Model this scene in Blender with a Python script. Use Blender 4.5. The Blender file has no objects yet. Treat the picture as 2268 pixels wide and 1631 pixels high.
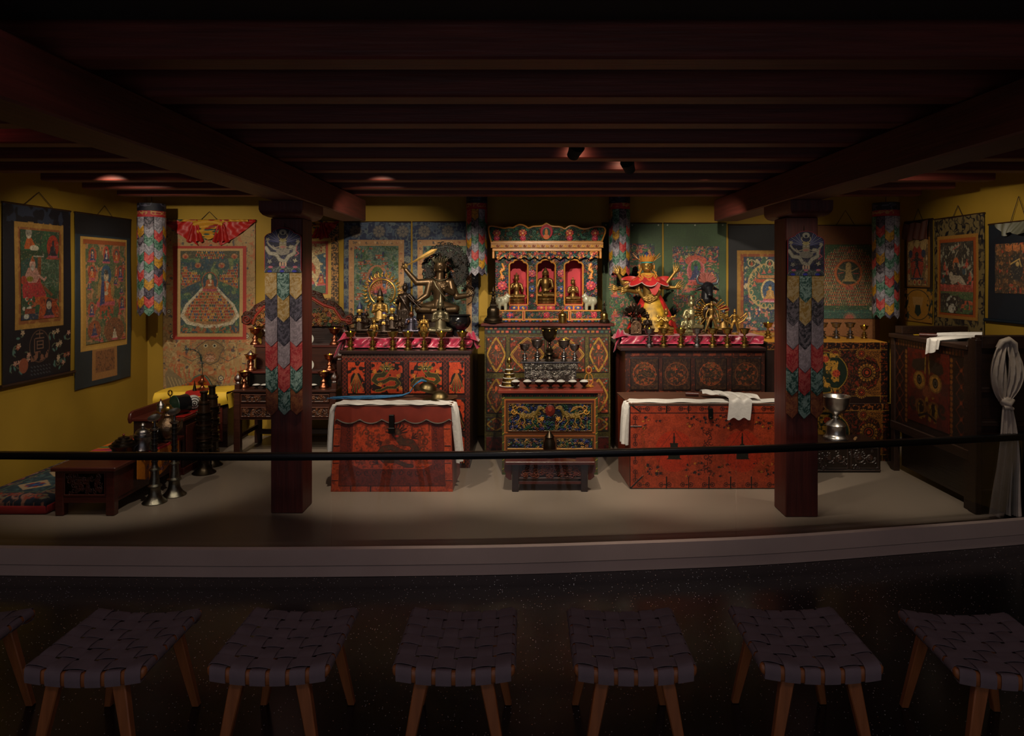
import bpy, bmesh, math, random
import numpy as np
from mathutils import Vector, Matrix, Quaternion
PI = math.pi
sc = bpy.context.scene
COL = sc.collection
# ---------------------------------------------------------------- camera, world, lights, exposure
F = 1540.0; EYE = 1.69; VX = 1165.0; VY = 610.0       # focal length and vanishing point in photo pixels
cam_data = bpy.data.cameras.new('camera'); cam = bpy.data.objects.new('camera', cam_data); COL.objects.link(cam)
cam.location = (0, 0, EYE); cam.rotation_euler = (PI/2, 0, 0)
cam_data.sensor_fit = 'HORIZONTAL'; cam_data.sensor_width = 36.0
cam_data.lens = 36.0*F/2268
cam_data.shift_x = -(VX-1134)/2268; cam_data.shift_y = (VY-815.5)/2268
cam_data.clip_start = 0.05
sc.camera = cam
sc.view_settings.view_transform = 'Standard'; sc.view_settings.look = 'None'
sc.view_settings.exposure = 0.0; sc.view_settings.gamma = 1.0; sc.view_settings.use_curve_mapping = False
w = bpy.data.worlds.new('world'); sc.world = w; w.use_nodes = True
w.node_tree.nodes['Background'].inputs[0].default_value = (0.55, 0.6, 0.75, 1)
w.node_tree.nodes['Background'].inputs[1].default_value = 0.012
def spot(x, y, z, tx, ty, tz, power, angle=50, blend=0.6, col=(1, .86, .66), r=0.02):
    l = bpy.data.lights.new('spot', 'SPOT'); o = bpy.data.objects.new('spot_light', l); COL.objects.link(o)
    o.location = (x, y, z); d = Vector((tx-x, ty-y, tz-z)); o.rotation_euler = d.to_track_quat('-Z', 'Y').to_euler()
    l.energy = power; l.spot_size = math.radians(angle); l.spot_blend = blend; l.color = col; l.shadow_soft_size = r
    return o
def area(x, y, z, tx, ty, tz, power, sx, sy, col=(1, .8, .6)):
    l = bpy.data.lights.new('area', 'AREA'); o = bpy.data.objects.new('area_light', l); COL.objects.link(o)
    o.location = (x, y, z); d = Vector((tx-x, ty-y, tz-z)); o.rotation_euler = d.to_track_quat('-Z', 'Y').to_euler()
    l.energy = power; l.shape = 'RECTANGLE'; l.size = sx; l.size_y = sy; l.color = col
    return o
# bodiless spotlights just below the joists, two added lower for the column banners: x, y, z, target x, y, z, watts, cone
SPOTS = [
 (-3.1, 4.9, 2.395, -3.35, 7.33, 1.25, 110, 66), (-2.1, 4.9, 2.395, -3.99, 6.0, 1.1, 62, 68),
 (-2.7, 5.07, 2.395, -2.0, 6.9, .85, 105, 60), (-1.0, 4.9, 2.395, -1.6, 7.3, 1.3, 80, 60),
 (-.9, 5.1, 2.395, -.75, 6.9, 1.2, 125, 56), (-1.25, 4.58, 2.395, -1.05, 5.9, .35, 105, 62),
 (.1, 4.95, 2.395, .2, 6.8, 1.4, 150, 50), (.0, 4.58, 2.395, .2, 5.9, .4, 120, 64),
 (.3, 4.95, 2.395, 1.15, 6.8, 1.2, 175, 52), (1.3, 5.07, 2.395, 1.9, 7.3, 1.3, 95, 56),
 (1.0, 4.58, 2.395, 1.4, 5.8, .4, 115, 62), (2.5, 5.07, 2.395, 2.75, 7.0, .95, 80, 56),
 (2.3, 4.9, 2.395, 3.93, 5.9, 1.45, 58, 66), (2.7, 4.7, 2.395, 2.7, 5.8, .2, 75, 58),
 (-2.9, 4.09, 2.395, -3.05, 5.7, .4, 34, 62), (-1.95, 4.58, 2.395, -3.0, 5.55, .35, 48, 52), (-2.1, 3.6, 2.2, -1.7, 4.95, 1.45, 52, 40),
 (1.6, 3.3, 2.2, 1.93, 4.9, 1.55, 22, 38), (3.0, 4.4, 2.395, 3.42, 4.88, .8, 18, 58), (2.4, 5.07, 2.395, 2.6, 7.3, 1.5, 50, 48), (.15, 4.1, 2.395, .15, 5.2, 0, 42, 72), (1.2, 4.1, 2.395, 1.2, 5.2, 0, 16, 70),
]
for s_ in SPOTS: spot(*s_)
# unseen fill lights added on the gallery side for stools and joist faces
area(0.0, 1.0, 2.9, 0, 3.0, 0, 13.0, 6.0, .6, (1, .80, .84))
area(0.0, -2.6, 1.0, 0, 4.0, .9, 20.0, 5.0, 1.2, (.86, .86, .95))
for x_, p_ in ((-3.0, 10), (-1.15, 12), (0.1, 12), (1.4, 11), (2.9, 8)): spot(x_, 2.62, 2.39, x_*1.02, 4.35, -.05, p_, 52, 1, (1, .72, .66), .05)  # row of bodiless spots added to brighten the platform ledge
spot(-3.3, 3.52, 2.47, -3.2, 3.79, 2.5, 1.6, 150, 1, (1, .12, .10))
# ---------------------------------------------------------------- helpers
def PX(px, d): return (px-VX)/F*d
def PZ(py, d): return EYE-(py-VY)/F*d
def lin(c):
    if isinstance(c, str): c = tuple(int(c[i:i+2], 16)/255 for i in (0, 2, 4))
    return np.array([x/12.92 if x <= .04045 else ((x+.055)/1.055)**2.4 for x in c], dtype=np.float32)
def mat(name, color=None, rough=.6, metal=0., attr=False, bump=0., bscale=60., var=0., vscale=8., spec=.5, stretch=(1, 1, 1), wood=0., coat=0., emis=0.):
    m = bpy.data.materials.new(name); m.use_nodes = True; nt = m.node_tree; N = nt.nodes; L = nt.links
    b = N['Principled BSDF']; b.inputs['Roughness'].default_value = rough; b.inputs['Metallic'].default_value = metal
    b.inputs['Specular IOR Level'].default_value = spec
    if coat: b.inputs['Coat Weight'].default_value = coat; b.inputs['Coat Roughness'].default_value = .25
    tc = N.new('ShaderNodeTexCoord'); mp = N.new('ShaderNodeMapping'); mp.inputs['Scale'].default_value = stretch
    L.new(tc.outputs['Object'], mp.inputs[0])
    if attr:
        a = N.new('ShaderNodeVertexColor'); a.layer_name = 'Col'; src = a.outputs[0]
    else:
        c = lin(color); rgb = N.new('ShaderNodeRGB'); rgb.outputs[0].default_value = (*[float(v) for v in c], 1); src = rgb.outputs[0]
    if var > 0:
        n = N.new('ShaderNodeTexNoise'); n.inputs['Scale'].default_value = vscale; n.inputs['Detail'].default_value = 6
        L.new(mp.outputs[0], n.inputs['Vector'])
        mr = N.new('ShaderNodeMapRange'); mr.inputs['From Min'].default_value = .3; mr.inputs['From Max'].default_value = .7
        mr.inputs['To Min'].default_value = 1-var; mr.inputs['To Max'].default_value = 1+var*.6; L.new(n.outputs[0], mr.inputs[0])
        mx = N.new('ShaderNodeVectorMath'); mx.operation = 'SCALE'; L.new(src, mx.inputs[0]); L.new(mr.outputs[0], mx.inputs['Scale']); src = mx.outputs[0]
    L.new(src, b.inputs['Base Color'])
    if emis:
        L.new(src, b.inputs['Emission Color']); b.inputs['Emission Strength'].default_value = emis
    if bump > 0:
        n2 = N.new('ShaderNodeTexNoise'); n2.inputs['Scale'].default_value = bscale; n2.inputs['Detail'].default_value = 4
        L.new(mp.outputs[0], n2.inputs['Vector'])
        bp = N.new('ShaderNodeBump'); bp.inputs['Strength'].default_value = bump; bp.inputs['Distance'].default_value = .004
        L.new(n2.outputs[0], bp.inputs['Height']); L.new(bp.outputs[0], b.inputs['Normal'])
    return m
def woodmat(name, color, rough=.5, axis=0, var=.35, coat=0.):
    st = [14, 14, 14]; st[axis] = .8
    return mat(name, color, rough, var=var, vscale=3.5, stretch=tuple(st), bump=.35, bscale=5, coat=coat)
class MB:
    def __init__(s): s.v = []; s.f = []
    def add(s, vs, fs):
        o = len(s.v); s.v += [tuple(v) for v in vs]; s.f += [tuple(i+o for i in f) for f in fs]; return s
    def box(s, x0, x1, y0, y1, z0, z1):
        v = [(x, y, z) for z in (z0, z1) for y in (y0, y1) for x in (x0, x1)]
        return s.add(v, [(0, 2, 3, 1), (4, 5, 7, 6), (0, 1, 5, 4), (1, 3, 7, 5), (3, 2, 6, 7), (2, 0, 4, 6)])
    def hexa(s, b, t):   # bottom 4 points, top 4 points, both counter-clockwise from above
        return s.add(list(b)+list(t), [(3, 2, 1, 0), (4, 5, 6, 7), (0, 1, 5, 4), (1, 2, 6, 5), (2, 3, 7, 6), (3, 0, 4, 7)])
    def lathe(s, prof, c=(0, 0, 0), n=24, M=None, lobes=0, lamp=0.):
        o = []; 
        for r, z in prof:
            for i in range(n):
                a = 2*PI*i/n; rr = r*(1+lamp*math.cos(lobes*a)) if lobes else r
                o.append(Vector((rr*math.cos(a), rr*math.sin(a), z)))
        if M is not None: o = [M @ p for p in o]
        o = [(p[0]+c[0], p[1]+c[1], p[2]+c[2]) for p in o]
        m = len(prof); fs = []
        for j in range(m-1):
            for i in range(n):
                k = (i+1) % n; fs.append((j*n+i, j*n+k, (j+1)*n+k, (j+1)*n+i))
        fs.append(tuple(range(n-1, -1, -1))); fs.append(tuple((m-1)*n+i for i in range(n)))
        return s.add(o, fs)
    def cyl(s, c, r, h, n=20): return s.lathe([(r, 0), (r, h)], c, n)
    def tube(s, pts, r, n=8, closed=False, flat=1.):
        pts = [Vector(p) for p in pts]; m = len(pts)
        rs = r if isinstance(r, (list, tuple)) else [r]*m
        up = Vector((0, 0, 1)); prev = None; vs = []
        for i, p in enumerate(pts):
            if closed: t = (pts[(i+1) % m]-pts[i-1])
            else: t = (pts[min(i+1, m-1)]-pts[max(i-1, 0)])
            if t.length < 1e-9: t = Vector((0, 0, 1))
            t.normalize()
            if prev is None:
                a = up.cross(t); a = Vector((1, 0, 0)) if a.length < .05 else a
            else: a = prev - t*prev.dot(t)
            if a.length < 1e-6: a = Vector((1, 0, 0))
            a.normalize(); prev = a; b = t.cross(a)
            for k in range(n):
                q = 2*PI*k/n; vs.append(p + a*math.cos(q)*rs[i] + b*math.sin(q)*rs[i]*flat)
        fs = []
        for j in range(m if closed else m-1):
            j2 = (j+1) % m
            for k in range(n):
                k2 = (k+1) % n; fs.append((j*n+k, j*n+k2, j2*n+k2, j2*n+k))
        if not closed: fs.append(tuple(range(n-1, -1, -1))); fs.append(tuple((m-1)*n+k for k in range(n)))
        return s.add(vs, fs)
    def ell(s, c, r, n=14, m=8, M=None):
        if not isinstance(r, (tuple, list)): r = (r, r, r)
        vs = []; fs = []
        for j in range(1, m):
            t = PI*j/m
            for i in range(n):
                a = 2*PI*i/n; vs.append(Vector((r[0]*math.sin(t)*math.cos(a), r[1]*math.sin(t)*math.sin(a), -r[2]*math.cos(t))))
        vs += [Vector((0, 0, -r[2])), Vector((0, 0, r[2]))]
        if M is not None: vs = [M @ v for v in vs]
        vs = [(v[0]+c[0], v[1]+c[1], v[2]+c[2]) for v in vs]
        for j in range(m-2):
            for i in range(n):
                k = (i+1) % n; fs.append((j*n+i, j*n+k, (j+1)*n+k, (j+1)*n+i))
        B = (m-1)*n
        for i in range(n):
            k = (i+1) % n; fs.append((B, k, i)); fs.append((B+1, (m-2)*n+i, (m-2)*n+k))
        return s.add(vs, fs)
    def prism(s, poly, a, b, plane='xz'):
        n = len(poly)
        def P(p, t):
            return {'xz': (p[0], t, p[1]), 'xy': (p[0], p[1], t), 'yz': (t, p[0], p[1])}[plane]
        vs = [P(p, a) for p in poly]+[P(p, b) for p in poly]
        fs = [tuple(range(n)), tuple(range(2*n-1, n-1, -1))]
        for i in range(n):
            k = (i+1) % n; fs.append((k, i, n+i, n+k))
        return s.add(vs, fs)
    def sheet(s, fn, nu, nv, th=.004):
        # closed thin slab: fn(u, v) -> point; thickness along the normal
        P = [[Vector(fn(i/nu, j/nv)) for i in range(nu+1)] for j in range(nv+1)]
        A = []; Bk = []
        for j in range(nv+1):
            for i in range(nu+1):
                du = P[j][min(i+1, nu)]-P[j][max(i-1, 0)]; dv = P[min(j+1, nv)][i]-P[max(j-1, 0)][i]
                nn = du.cross(dv)
                if nn.length > 1e-12: nn.normalize()
                A.append(P[j][i]+nn*th/2); Bk.append(P[j][i]-nn*th/2)
        W = nu+1; K = len(A); fs = []
        for j in range(nv):
            for i in range(nu):
                q = (j*W+i, j*W+i+1, (j+1)*W+i+1, (j+1)*W+i); fs.append(q); fs.append(tuple(K+x for x in reversed(q)))
        bd = [i for i in range(W)]+[j*W+nu for j in range(1, nv+1)]+[nv*W+i for i in range(nu-1, -1, -1)]+[j*W for j in range(nv-1, 0, -1)]
        for a in range(len(bd)):
            x, y = bd[a], bd[(a+1) % len(bd)]; fs.append((y, x, K+x, K+y))
        return s.add(A+Bk, fs)
def mesh_obj(name, verts, faces, m, parent=None, smooth=None, bevel=0., seg=1):
    me = bpy.data.meshes.new(name); me.from_pydata([tuple(v) for v in verts], [], faces)
    bm = bmesh.new(); bm.from_mesh(me); bmesh.ops.recalc_face_normals(bm, faces=bm.faces)
    if bevel:
        es = [e for e in bm.edges if len(e.link_faces) == 2 and e.calc_face_angle(0) > .5]
        try: bmesh.ops.bevel(bm, geom=es, offset=bevel, offset_type='OFFSET', segments=seg, affect='EDGES', profile=.5, clamp_overlap=True)
        except Exception: pass
    bm.to_mesh(me); bm.free()
    if smooth:
        me.polygons.foreach_set('use_smooth', [True]*len(me.polygons)); me.set_sharp_from_angle(angle=math.radians(smooth))
    me.materials.append(m)
    o = bpy.data.objects.new(name, me); COL.objects.link(o)
    if parent is not None: o.parent = parent
    return o
def obj(name, mb, m, parent=None, smooth=35, bevel=0., seg=1, label=None):
    o = mesh_obj(name, mb.v, mb.f, m, parent, smooth, bevel, seg)
    if label: o['label'] = label
    return o
def tag(o, label, cat, group=None):
    o['label'] = label; o['category'] = cat
    if group: o['group'] = group
    return o
def thing(name, label, cat, loc=(0, 0, 0), rotz=0., group=None):
    o = bpy.data.objects.new(name, None); COL.objects.link(o); o.location = loc; o.rotation_euler = (0, 0, rotz)
    o.empty_display_size = .05
    return tag(o, label, cat, group)
def struct(o): o['kind'] = 'structure'; return o
def dup(root, loc, rotz=None, label=None, group=None, scale=None):
    r = root.copy(); COL.objects.link(r); r.location = loc
    if rotz is not None: r.rotation_euler = (0, 0, rotz)
    if scale is not None: r.scale = scale if isinstance(scale, tuple) else (scale,)*3
    if label: r['label'] = label
    if group: r['group'] = group
    for ch in list(root.children):
        c = ch.copy(); COL.objects.link(c); c.parent = r
        for g in list(ch.children):
            d = g.copy(); COL.objects.link(d); d.parent = c
    return r
# ---------------------------------------------------------------- noise and painting on grids
_lat = {}
def vnoise(X, Y, scale, seed=0):
    if seed not in _lat: _lat[seed] = np.random.RandomState(seed+11).rand(64, 64).astype(np.float32)
    R = _lat[seed]; x = X/scale; y = Y/scale; xi = np.floor(x).astype(int); yi = np.floor(y).astype(int)
    fx = x-xi; fy = y-yi; fx = fx*fx*(3-2*fx); fy = fy*fy*(3-2*fy)
    a = R[yi % 64, xi % 64]; b = R[yi % 64, (xi+1) % 64]; c = R[(yi+1) % 64, xi % 64]; d = R[(yi+1) % 64, (xi+1) % 64]
    return (a*(1-fx)+b*fx)*(1-fy)+(c*(1-fx)+d*fx)*fy
def fbm(X, Y, scale, seed=0, o=3):
    t = 0; amp = .5; tot = 0
    for i in range(o): t = t+amp*vnoise(X, Y, scale/2**i, seed+i*7); tot += amp; amp *= .5
    return t/tot
class Cv:
    """a painted surface: colour, relief height and cut-out mask on a grid; x right, y down, in any units"""
    def __init__(s, x0, y0, x1, y1, n=1., col='808080'):
        s.b = (x0, y0, x1, y1); s.W = max(2, int((x1-x0)*n)+1); s.Hn = max(2, int((y1-y0)*n)+1)
        s.X, s.Y = np.meshgrid(np.linspace(x0, x1, s.W), np.linspace(y0, y1, s.Hn)); s.px = (x1-x0)/(s.W-1)
        s.C = np.zeros((s.Hn, s.W, 3), np.float32)+lin(col); s.H = np.zeros((s.Hn, s.W), np.float32); s.M = np.ones((s.Hn, s.W), bool)
    def win(s, xa, ya, xb, yb):
        x0, y0, x1, y1 = s.b; kx = (s.W-1)/(x1-x0); ky = (s.Hn-1)/(y1-y0)
        i0 = max(0, int((xa-x0)*kx)-1); i1 = min(s.W, int((xb-x0)*kx)+3); j0 = max(0, int((ya-y0)*ky)-1); j1 = min(s.Hn, int((yb-y0)*ky)+3)
        if i1 <= i0 or j1 <= j0: return None
        return (slice(j0, j1), slice(i0, i1))
    def put(s, w, a, col, h=None):
        if col is not None:
            c = lin(col) if isinstance(col, str) else col
            s.C[w] = s.C[w]*(1-a[..., None])+c*a[..., None]
        if h is not None: s.H[w] = s.H[w]*(1-a)+h*a
    def ell(s, cx, cy, rx, ry=None, col=None, h=None, rot=0.):
        ry = rx if ry is None else ry; R = max(rx, ry); w = s.win(cx-R, cy-R, cx+R, cy+R)
        if w is None: return s
        X = s.X[w]-cx; Y = s.Y[w]-cy
        if rot: c, q = math.cos(rot), math.sin(rot); X, Y = X*c+Y*q, -X*q+Y*c
        d = (1-np.sqrt((X/rx)**2+(Y/ry)**2))*min(rx, ry)
        a = np.clip(d/s.px+.5, 0, 1)
        if h == 'dome': s.put(w, a, col); s.H[w] = np.where(a > .5, np.maximum(s.H[w], np.clip(d/min(rx, ry), 0, 1)**.5), s.H[w])
        else: s.put(w, a, col, h)
        return s
    def ring(s, cx, cy, rx, ry, wd, col, h=None):
        R = max(rx, ry)+wd; w = s.win(cx-R, cy-R, cx+R, cy+R)
        if w is None: return s
        d = np.abs(np.sqrt(((s.X[w]-cx)/rx)**2+((s.Y[w]-cy)/ry)**2)-1)*min(rx, ry)
        s.put(w, np.clip((wd/2-d)/s.px+.5, 0, 1), col, h); return s
    def rect(s, xa, ya, xb, yb, col=None, h=None):
        w = s.win(xa, ya, xb, yb)
        if w is None: return s
        a = ((s.X[w] >= xa-1e-6) & (s.X[w] <= xb+1e-6) & (s.Y[w] >= ya-1e-6) & (s.Y[w] <= yb+1e-6)).astype(np.float32)
        s.put(w, a, col, h); return s
    def frame(s, xa, ya, xb, yb, t, col, h=None):
        s.rect(xa, ya, xb, ya+t, col, h); s.rect(xa, yb-t, xb, yb, col, h); s.rect(xa, ya, xa+t, yb, col, h); s.rect(xb-t, ya, xb, yb, col, h); return s
    def inpoly(s, pts, w):
        X = s.X[w]; Y = s.Y[w]; ins = np.zeros(X.shape, bool); n = len(pts)
        for i in range(n):
            x1, y1 = pts[i]; x2, y2 = pts[(i+1) % n]
            if y1 == y2: continue
            ins ^= ((y1 > Y) != (y2 > Y)) & (X < (x2-x1)*(Y-y1)/(y2-y1)+x1)
        return ins
    def poly(s, pts, col=None, h=None):
        xs = [p[0] for p in pts]; ys = [p[1] for p in pts]; w = s.win(min(xs), min(ys), max(xs), max(ys))
        if w is None: return s
        s.put(w, s.inpoly(pts, w).astype(np.float32), col, h); return s
    def line(s, pts, wd, col, h=None, closed=False):
        if closed: pts = list(pts)+[pts[0]]
        for (x1, y1), (x2, y2) in zip(pts[:-1], pts[1:]):
            w = s.win(min(x1, x2)-wd, min(y1, y2)-wd, max(x1, x2)+wd, max(y1, y2)+wd)
            if w is None: continue
            dx, dy = x2-x1, y2-y1; L = dx*dx+dy*dy+1e-9
            t = np.clip(((s.X[w]-x1)*dx+(s.Y[w]-y1)*dy)/L, 0, 1)
            d = np.hypot(s.X[w]-x1-t*dx, s.Y[w]-y1-t*dy); a = np.clip((wd/2-d)/s.px+.5, 0, 1)
            if col is not None: s.put(w, a, col)
            if h is not None: s.H[w] = np.where(d < wd/2, np.maximum(s.H[w], h*np.sqrt(np.clip(1-(2*d/wd)**2, 0, 1))), s.H[w])
        return s
    def curl(s, cx, cy, r, a0, turns, wd, col, h=None, sgn=1):
        pts = []; n = int(10*turns)+2
        for i in range(n+1):
            t = i/n; a = a0+sgn*2*PI*turns*t; q = r*(1-.85*t); pts.append((cx+q*math.cos(a), cy+q*math.sin(a)))
        return s.line(pts, wd, col, h)
    def flower(s, cx, cy, r, col, mid='e0b040', n=6, col2=None, h=None):
        if r > 6: n = 9
        for k in range(n):
            a = 2*PI*k/n+.3; s.ell(cx+.66*r*math.cos(a), cy+.6*r*math.sin(a), r*.36, r*.27, col if (k % 2 or not col2) else col2, h, a)
        if r > 4:
            for k in range(5): a = 2*PI*k/5; s.ell(cx+.36*r*math.cos(a), cy+.3*r*math.sin(a), r*.24, r*.2, col2 or col, (h or 0)*1.15 if h else None, a); s.curl(cx+.5*r*math.cos(a+.6), cy+.45*r*math.sin(a+.6), r*.2, a, .7, r*.08, '301014')
        s.ell(cx, cy, r*.24, r*.22, mid, h); return s
    def mottle(s, xa, ya, xb, yb, col, scale, thr=.55, seed=0, o=2, amt=1., h=None, band=None):
        w = s.win(xa, ya, xb, yb)
        if w is None: return s
        n = fbm(s.X[w], s.Y[w], scale, seed, o); ok = ((s.X[w] >= xa) & (s.X[w] <= xb) & (s.Y[w] >= ya) & (s.Y[w] <= yb))
        if band: a = np.clip((band-np.abs(n-thr))/.02, 0, 1)*ok*amt
        else: a = np.clip((n-thr)/.04, 0, 1)*ok*amt
        s.put(w, a.astype(np.float32), col, h); return s
    def buddha(s, cx, cy, hh, robe, skin='c89058', halo='3a7048', man=None, man2=None, lotus='b85060', crown=None):
        # a seated figure of total height hh, base centre at (cx, cy)
        u = hh/10.
        if man: s.ell(cx, cy-4.6*u, 4.3*u, 5.3*u, man2 or 'c08048'); s.ell(cx, cy-4.6*u, 3.7*u, 4.7*u, man)
        s.ell(cx, cy-7.2*u, 2.1*u, 2.2*u, halo)
        for k in range(-3, 4): s.ell(cx+k*1.05*u, cy-.5*u, .7*u, .9*u, lotus)
        s.poly([(cx-3.6*u, cy-.9*u), (cx-2.2*u, cy-2.6*u), (cx-1.9*u, cy-5.2*u), (cx-.7*u, cy-6*u), (cx+.7*u, cy-6*u), (cx+1.9*u, cy-5.2*u), (cx+2.2*u, cy-2.6*u), (cx+3.6*u, cy-.9*u)], robe)
        s.poly([(cx-.3*u, cy-5.8*u), (cx+1.2*u, cy-5.5*u), (cx+.5*u, cy-3.2*u)], skin)
        s.ell(cx, cy-3*u, 1.*u, .5*u, skin); s.ell(cx, cy-7.1*u, .95*u, 1.2*u, skin); s.ell(cx, cy-8.2*u, .8*u, .6*u, crown or '202428')
        return s
    def person(s, cx, cy, hh, c1, c2='c0a080'):
        s.ell(cx, cy-.35*hh, .28*hh, .36*hh, c1); s.ell(cx, cy-.85*hh, .14*hh, .16*hh, c2); return s
def panel(name, cv, w, h, parent, m, depth=.01, relief=0., loc=(0, 0, 0), bow=None, label=None, rot=None):
    """grid mesh facing -Y: x -w/2..w/2, z 0..h, with sides and a back, coloured from the canvas"""
    Hn, W = cv.Hn, cv.W; n = W*Hn
    gx = np.linspace(-w/2, w/2, W); gz = np.linspace(h, 0, Hn); X, Z = np.meshgrid(gx, gz)
    Y = -relief*cv.H.astype(np.float64); Yb = np.full_like(Y, depth)
    if bow is not None: D = bow(X, Z); Y = Y+D; Yb = Yb+D
    V = np.stack([X, Y, Z], -1).reshape(-1, 3); VB = np.stack([X, Yb, Z], -1).reshape(-1, 3)
    idx = np.arange(n).reshape(Hn, W)
    keep = cv.M[:-1, :-1] & cv.M[1:, :-1] & cv.M[:-1, 1:] & cv.M[1:, 1:]
    q = np.stack([idx[1:, :-1], idx[1:, 1:], idx[:-1, 1:], idx[:-1, :-1]], -1)[keep]
    full = keep.all()
    # border edges
    k = np.zeros((Hn+1, W+1), bool); k[1:Hn, 1:W] = keep
    E = []
    up = k[1:, :]; 
    a, b = np.where(k[1:Hn+1, 1:W] & ~k[0:Hn, 1:W]); E.append(np.stack([idx[a, b], idx[a, b+1]], -1) if len(a) else np.zeros((0, 2), int))
    a, b = np.where(~k[1:Hn+1, 1:W] & k[0:Hn, 1:W]); E.append(np.stack([idx[a, b+1], idx[a, b]], -1) if len(a) else np.zeros((0, 2), int))
    a, b = np.where(k[1:Hn, 1:W+1] & ~k[1:Hn, 0:W]); E.append(np.stack([idx[a+1, b], idx[a, b]], -1) if len(a) else np.zeros((0, 2), int))
    a, b = np.where(~k[1:Hn, 1:W+1] & k[1:Hn, 0:W]); E.append(np.stack([idx[a, b], idx[a+1, b]], -1) if len(a) else np.zeros((0, 2), int))
    E = np.concatenate(E).astype(int)
    sk = np.stack([E[:, 0], E[:, 1], E[:, 1]+n, E[:, 0]+n], -1)
    bk = q[:, ::-1]+n
    faces = np.concatenate([q, sk, bk]); used = np.zeros(2*n, bool); used[faces.ravel()] = True
    mp = np.cumsum(used)-1; AV = np.concatenate([V, VB])[used]; faces = mp[faces]
    C = cv.C.reshape(-1, 3); CC = np.concatenate([C, C])[used]
    me = bpy.data.meshes.new(name); me.vertices.add(len(AV)); me.vertices.foreach_set('co', AV.ravel().astype(np.float32))
    nf = len(faces); me.loops.add(nf*4); me.loops.foreach_set('vertex_index', faces.ravel().astype(np.int32))
    me.polygons.add(nf); me.polygons.foreach_set('loop_start', (np.arange(nf)*4).astype(np.int32)); me.polygons.foreach_set('loop_total', np.full(nf, 4, np.int32))
    me.update(calc_edges=True); me.validate()
    sm = np.zeros(nf, bool); sm[:len(q)] = True
    if len(me.polygons) == nf: me.polygons.foreach_set('use_smooth', sm)
    ca = me.color_attributes.new('Col', 'FLOAT_COLOR', 'POINT'); rgba = np.ones((len(AV), 4), np.float32); rgba[:, :3] = CC; ca.data.foreach_set('color', rgba.ravel())
    me.materials.append(m); o = bpy.data.objects.new(name, me); COL.objects.link(o); o.location = loc
    if rot: o.rotation_euler = rot
    if parent is not None: o.parent = parent
    if label: o['label'] = label
    return o
# ---------------------------------------------------------------- smooth merged bodies (statues)
class Blob:
    def __init__(s): s.m = MB()
    def e(s, c, r, M=None): s.m.ell(c, r, 16, 10, M); return s
    def c(s, a, b, r1, r2=None):
        r2 = r1 if r2 is None else r2; a = Vector(a); b = Vector(b); n = 5; P = [a+(b-a)*i/n for i in range(n+1)]; R = [r1+(r2-r1)*i/n for i in range(n+1)]
        s.m.tube(P, R, 20); s.m.ell(a, r1, 20, 12); s.m.ell(b, r2, 20, 12); return s
    def path(s, pts, rs):
        for i in range(len(pts)-1): s.c(pts[i], pts[i+1], rs[i], rs[i+1])
        return s
    def box(s, *a): s.m.box(*a); return s
    def lathe(s, prof, c=(0, 0, 0), n=28, **k): s.m.lathe(prof, c, n, **k); return s
    def hand(s, p, d, up, L, curl=.4, side=1):
        # palm with four fingers of different length and a thumb; d = finger direction, up = back of the hand normal
        p = Vector(p); d = Vector(d).normalized(); up = Vector(up); up = (up-d*up.dot(d)).normalized(); sd = d.cross(up)*side
        q = d.rotation_difference(Vector((0, 0, 1))).inverted() if 0 else None
        for o in (-.2, 0, .2): s.c(p+sd*o*L*.5, p+d*L*.42+sd*o*L*1.1, .13*L, .12*L)
        for k, (o, l) in enumerate(((-.33, .42), (-.11, .54), (.11, .52), (.33, .38))):
            a = p+d*L*.45+sd*o*L*.85; b = a+(d-up*curl*.4+sd*o*.35)*l*L*.55; c = b+(d-up*curl*1.5+sd*o*.2).normalized()*l*L*.55
            s.path([a, b, c], [.075*L, .066*L, .05*L])
        a = p+d*L*.1-sd*.2*L; b = a+(d*.5-sd*.8-up*.2)*L*.3; c = b+(d*.8-sd*.2-up*.3)*L*.26; s.path([a, b, c], [.09*L, .075*L, .055*L])
        return s
    def build(s, name, m, parent, vox, sm=2, fac=.5, label=None):
        me = bpy.data.meshes.new('tmp'); me.from_pydata(s.m.v, [], s.m.f)
        bm = bmesh.new(); bm.from_mesh(me); bmesh.ops.recalc_face_normals(bm, faces=bm.faces); bm.to_mesh(me); bm.free()
        t = bpy.data.objects.new('tmp', me); COL.objects.link(t)
        r = t.modifiers.new('r', 'REMESH'); r.mode = 'VOXEL'; r.voxel_size = vox; r.use_smooth_shade = True
        if sm: q = t.modifiers.new('s', 'SMOOTH'); q.factor = fac; q.iterations = sm
        dg = bpy.context.evaluated_depsgraph_get(); ev = t.evaluated_get(dg); m2 = bpy.data.meshes.new_from_object(ev)
        bpy.data.objects.remove(t); m2.name = name; m2.materials.clear(); m2.materials.append(m)
        o = bpy.data.objects.new(name, m2); COL.objects.link(o)
        if parent is not None: o.parent = parent
        if label: o['label'] = label
        return o
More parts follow.
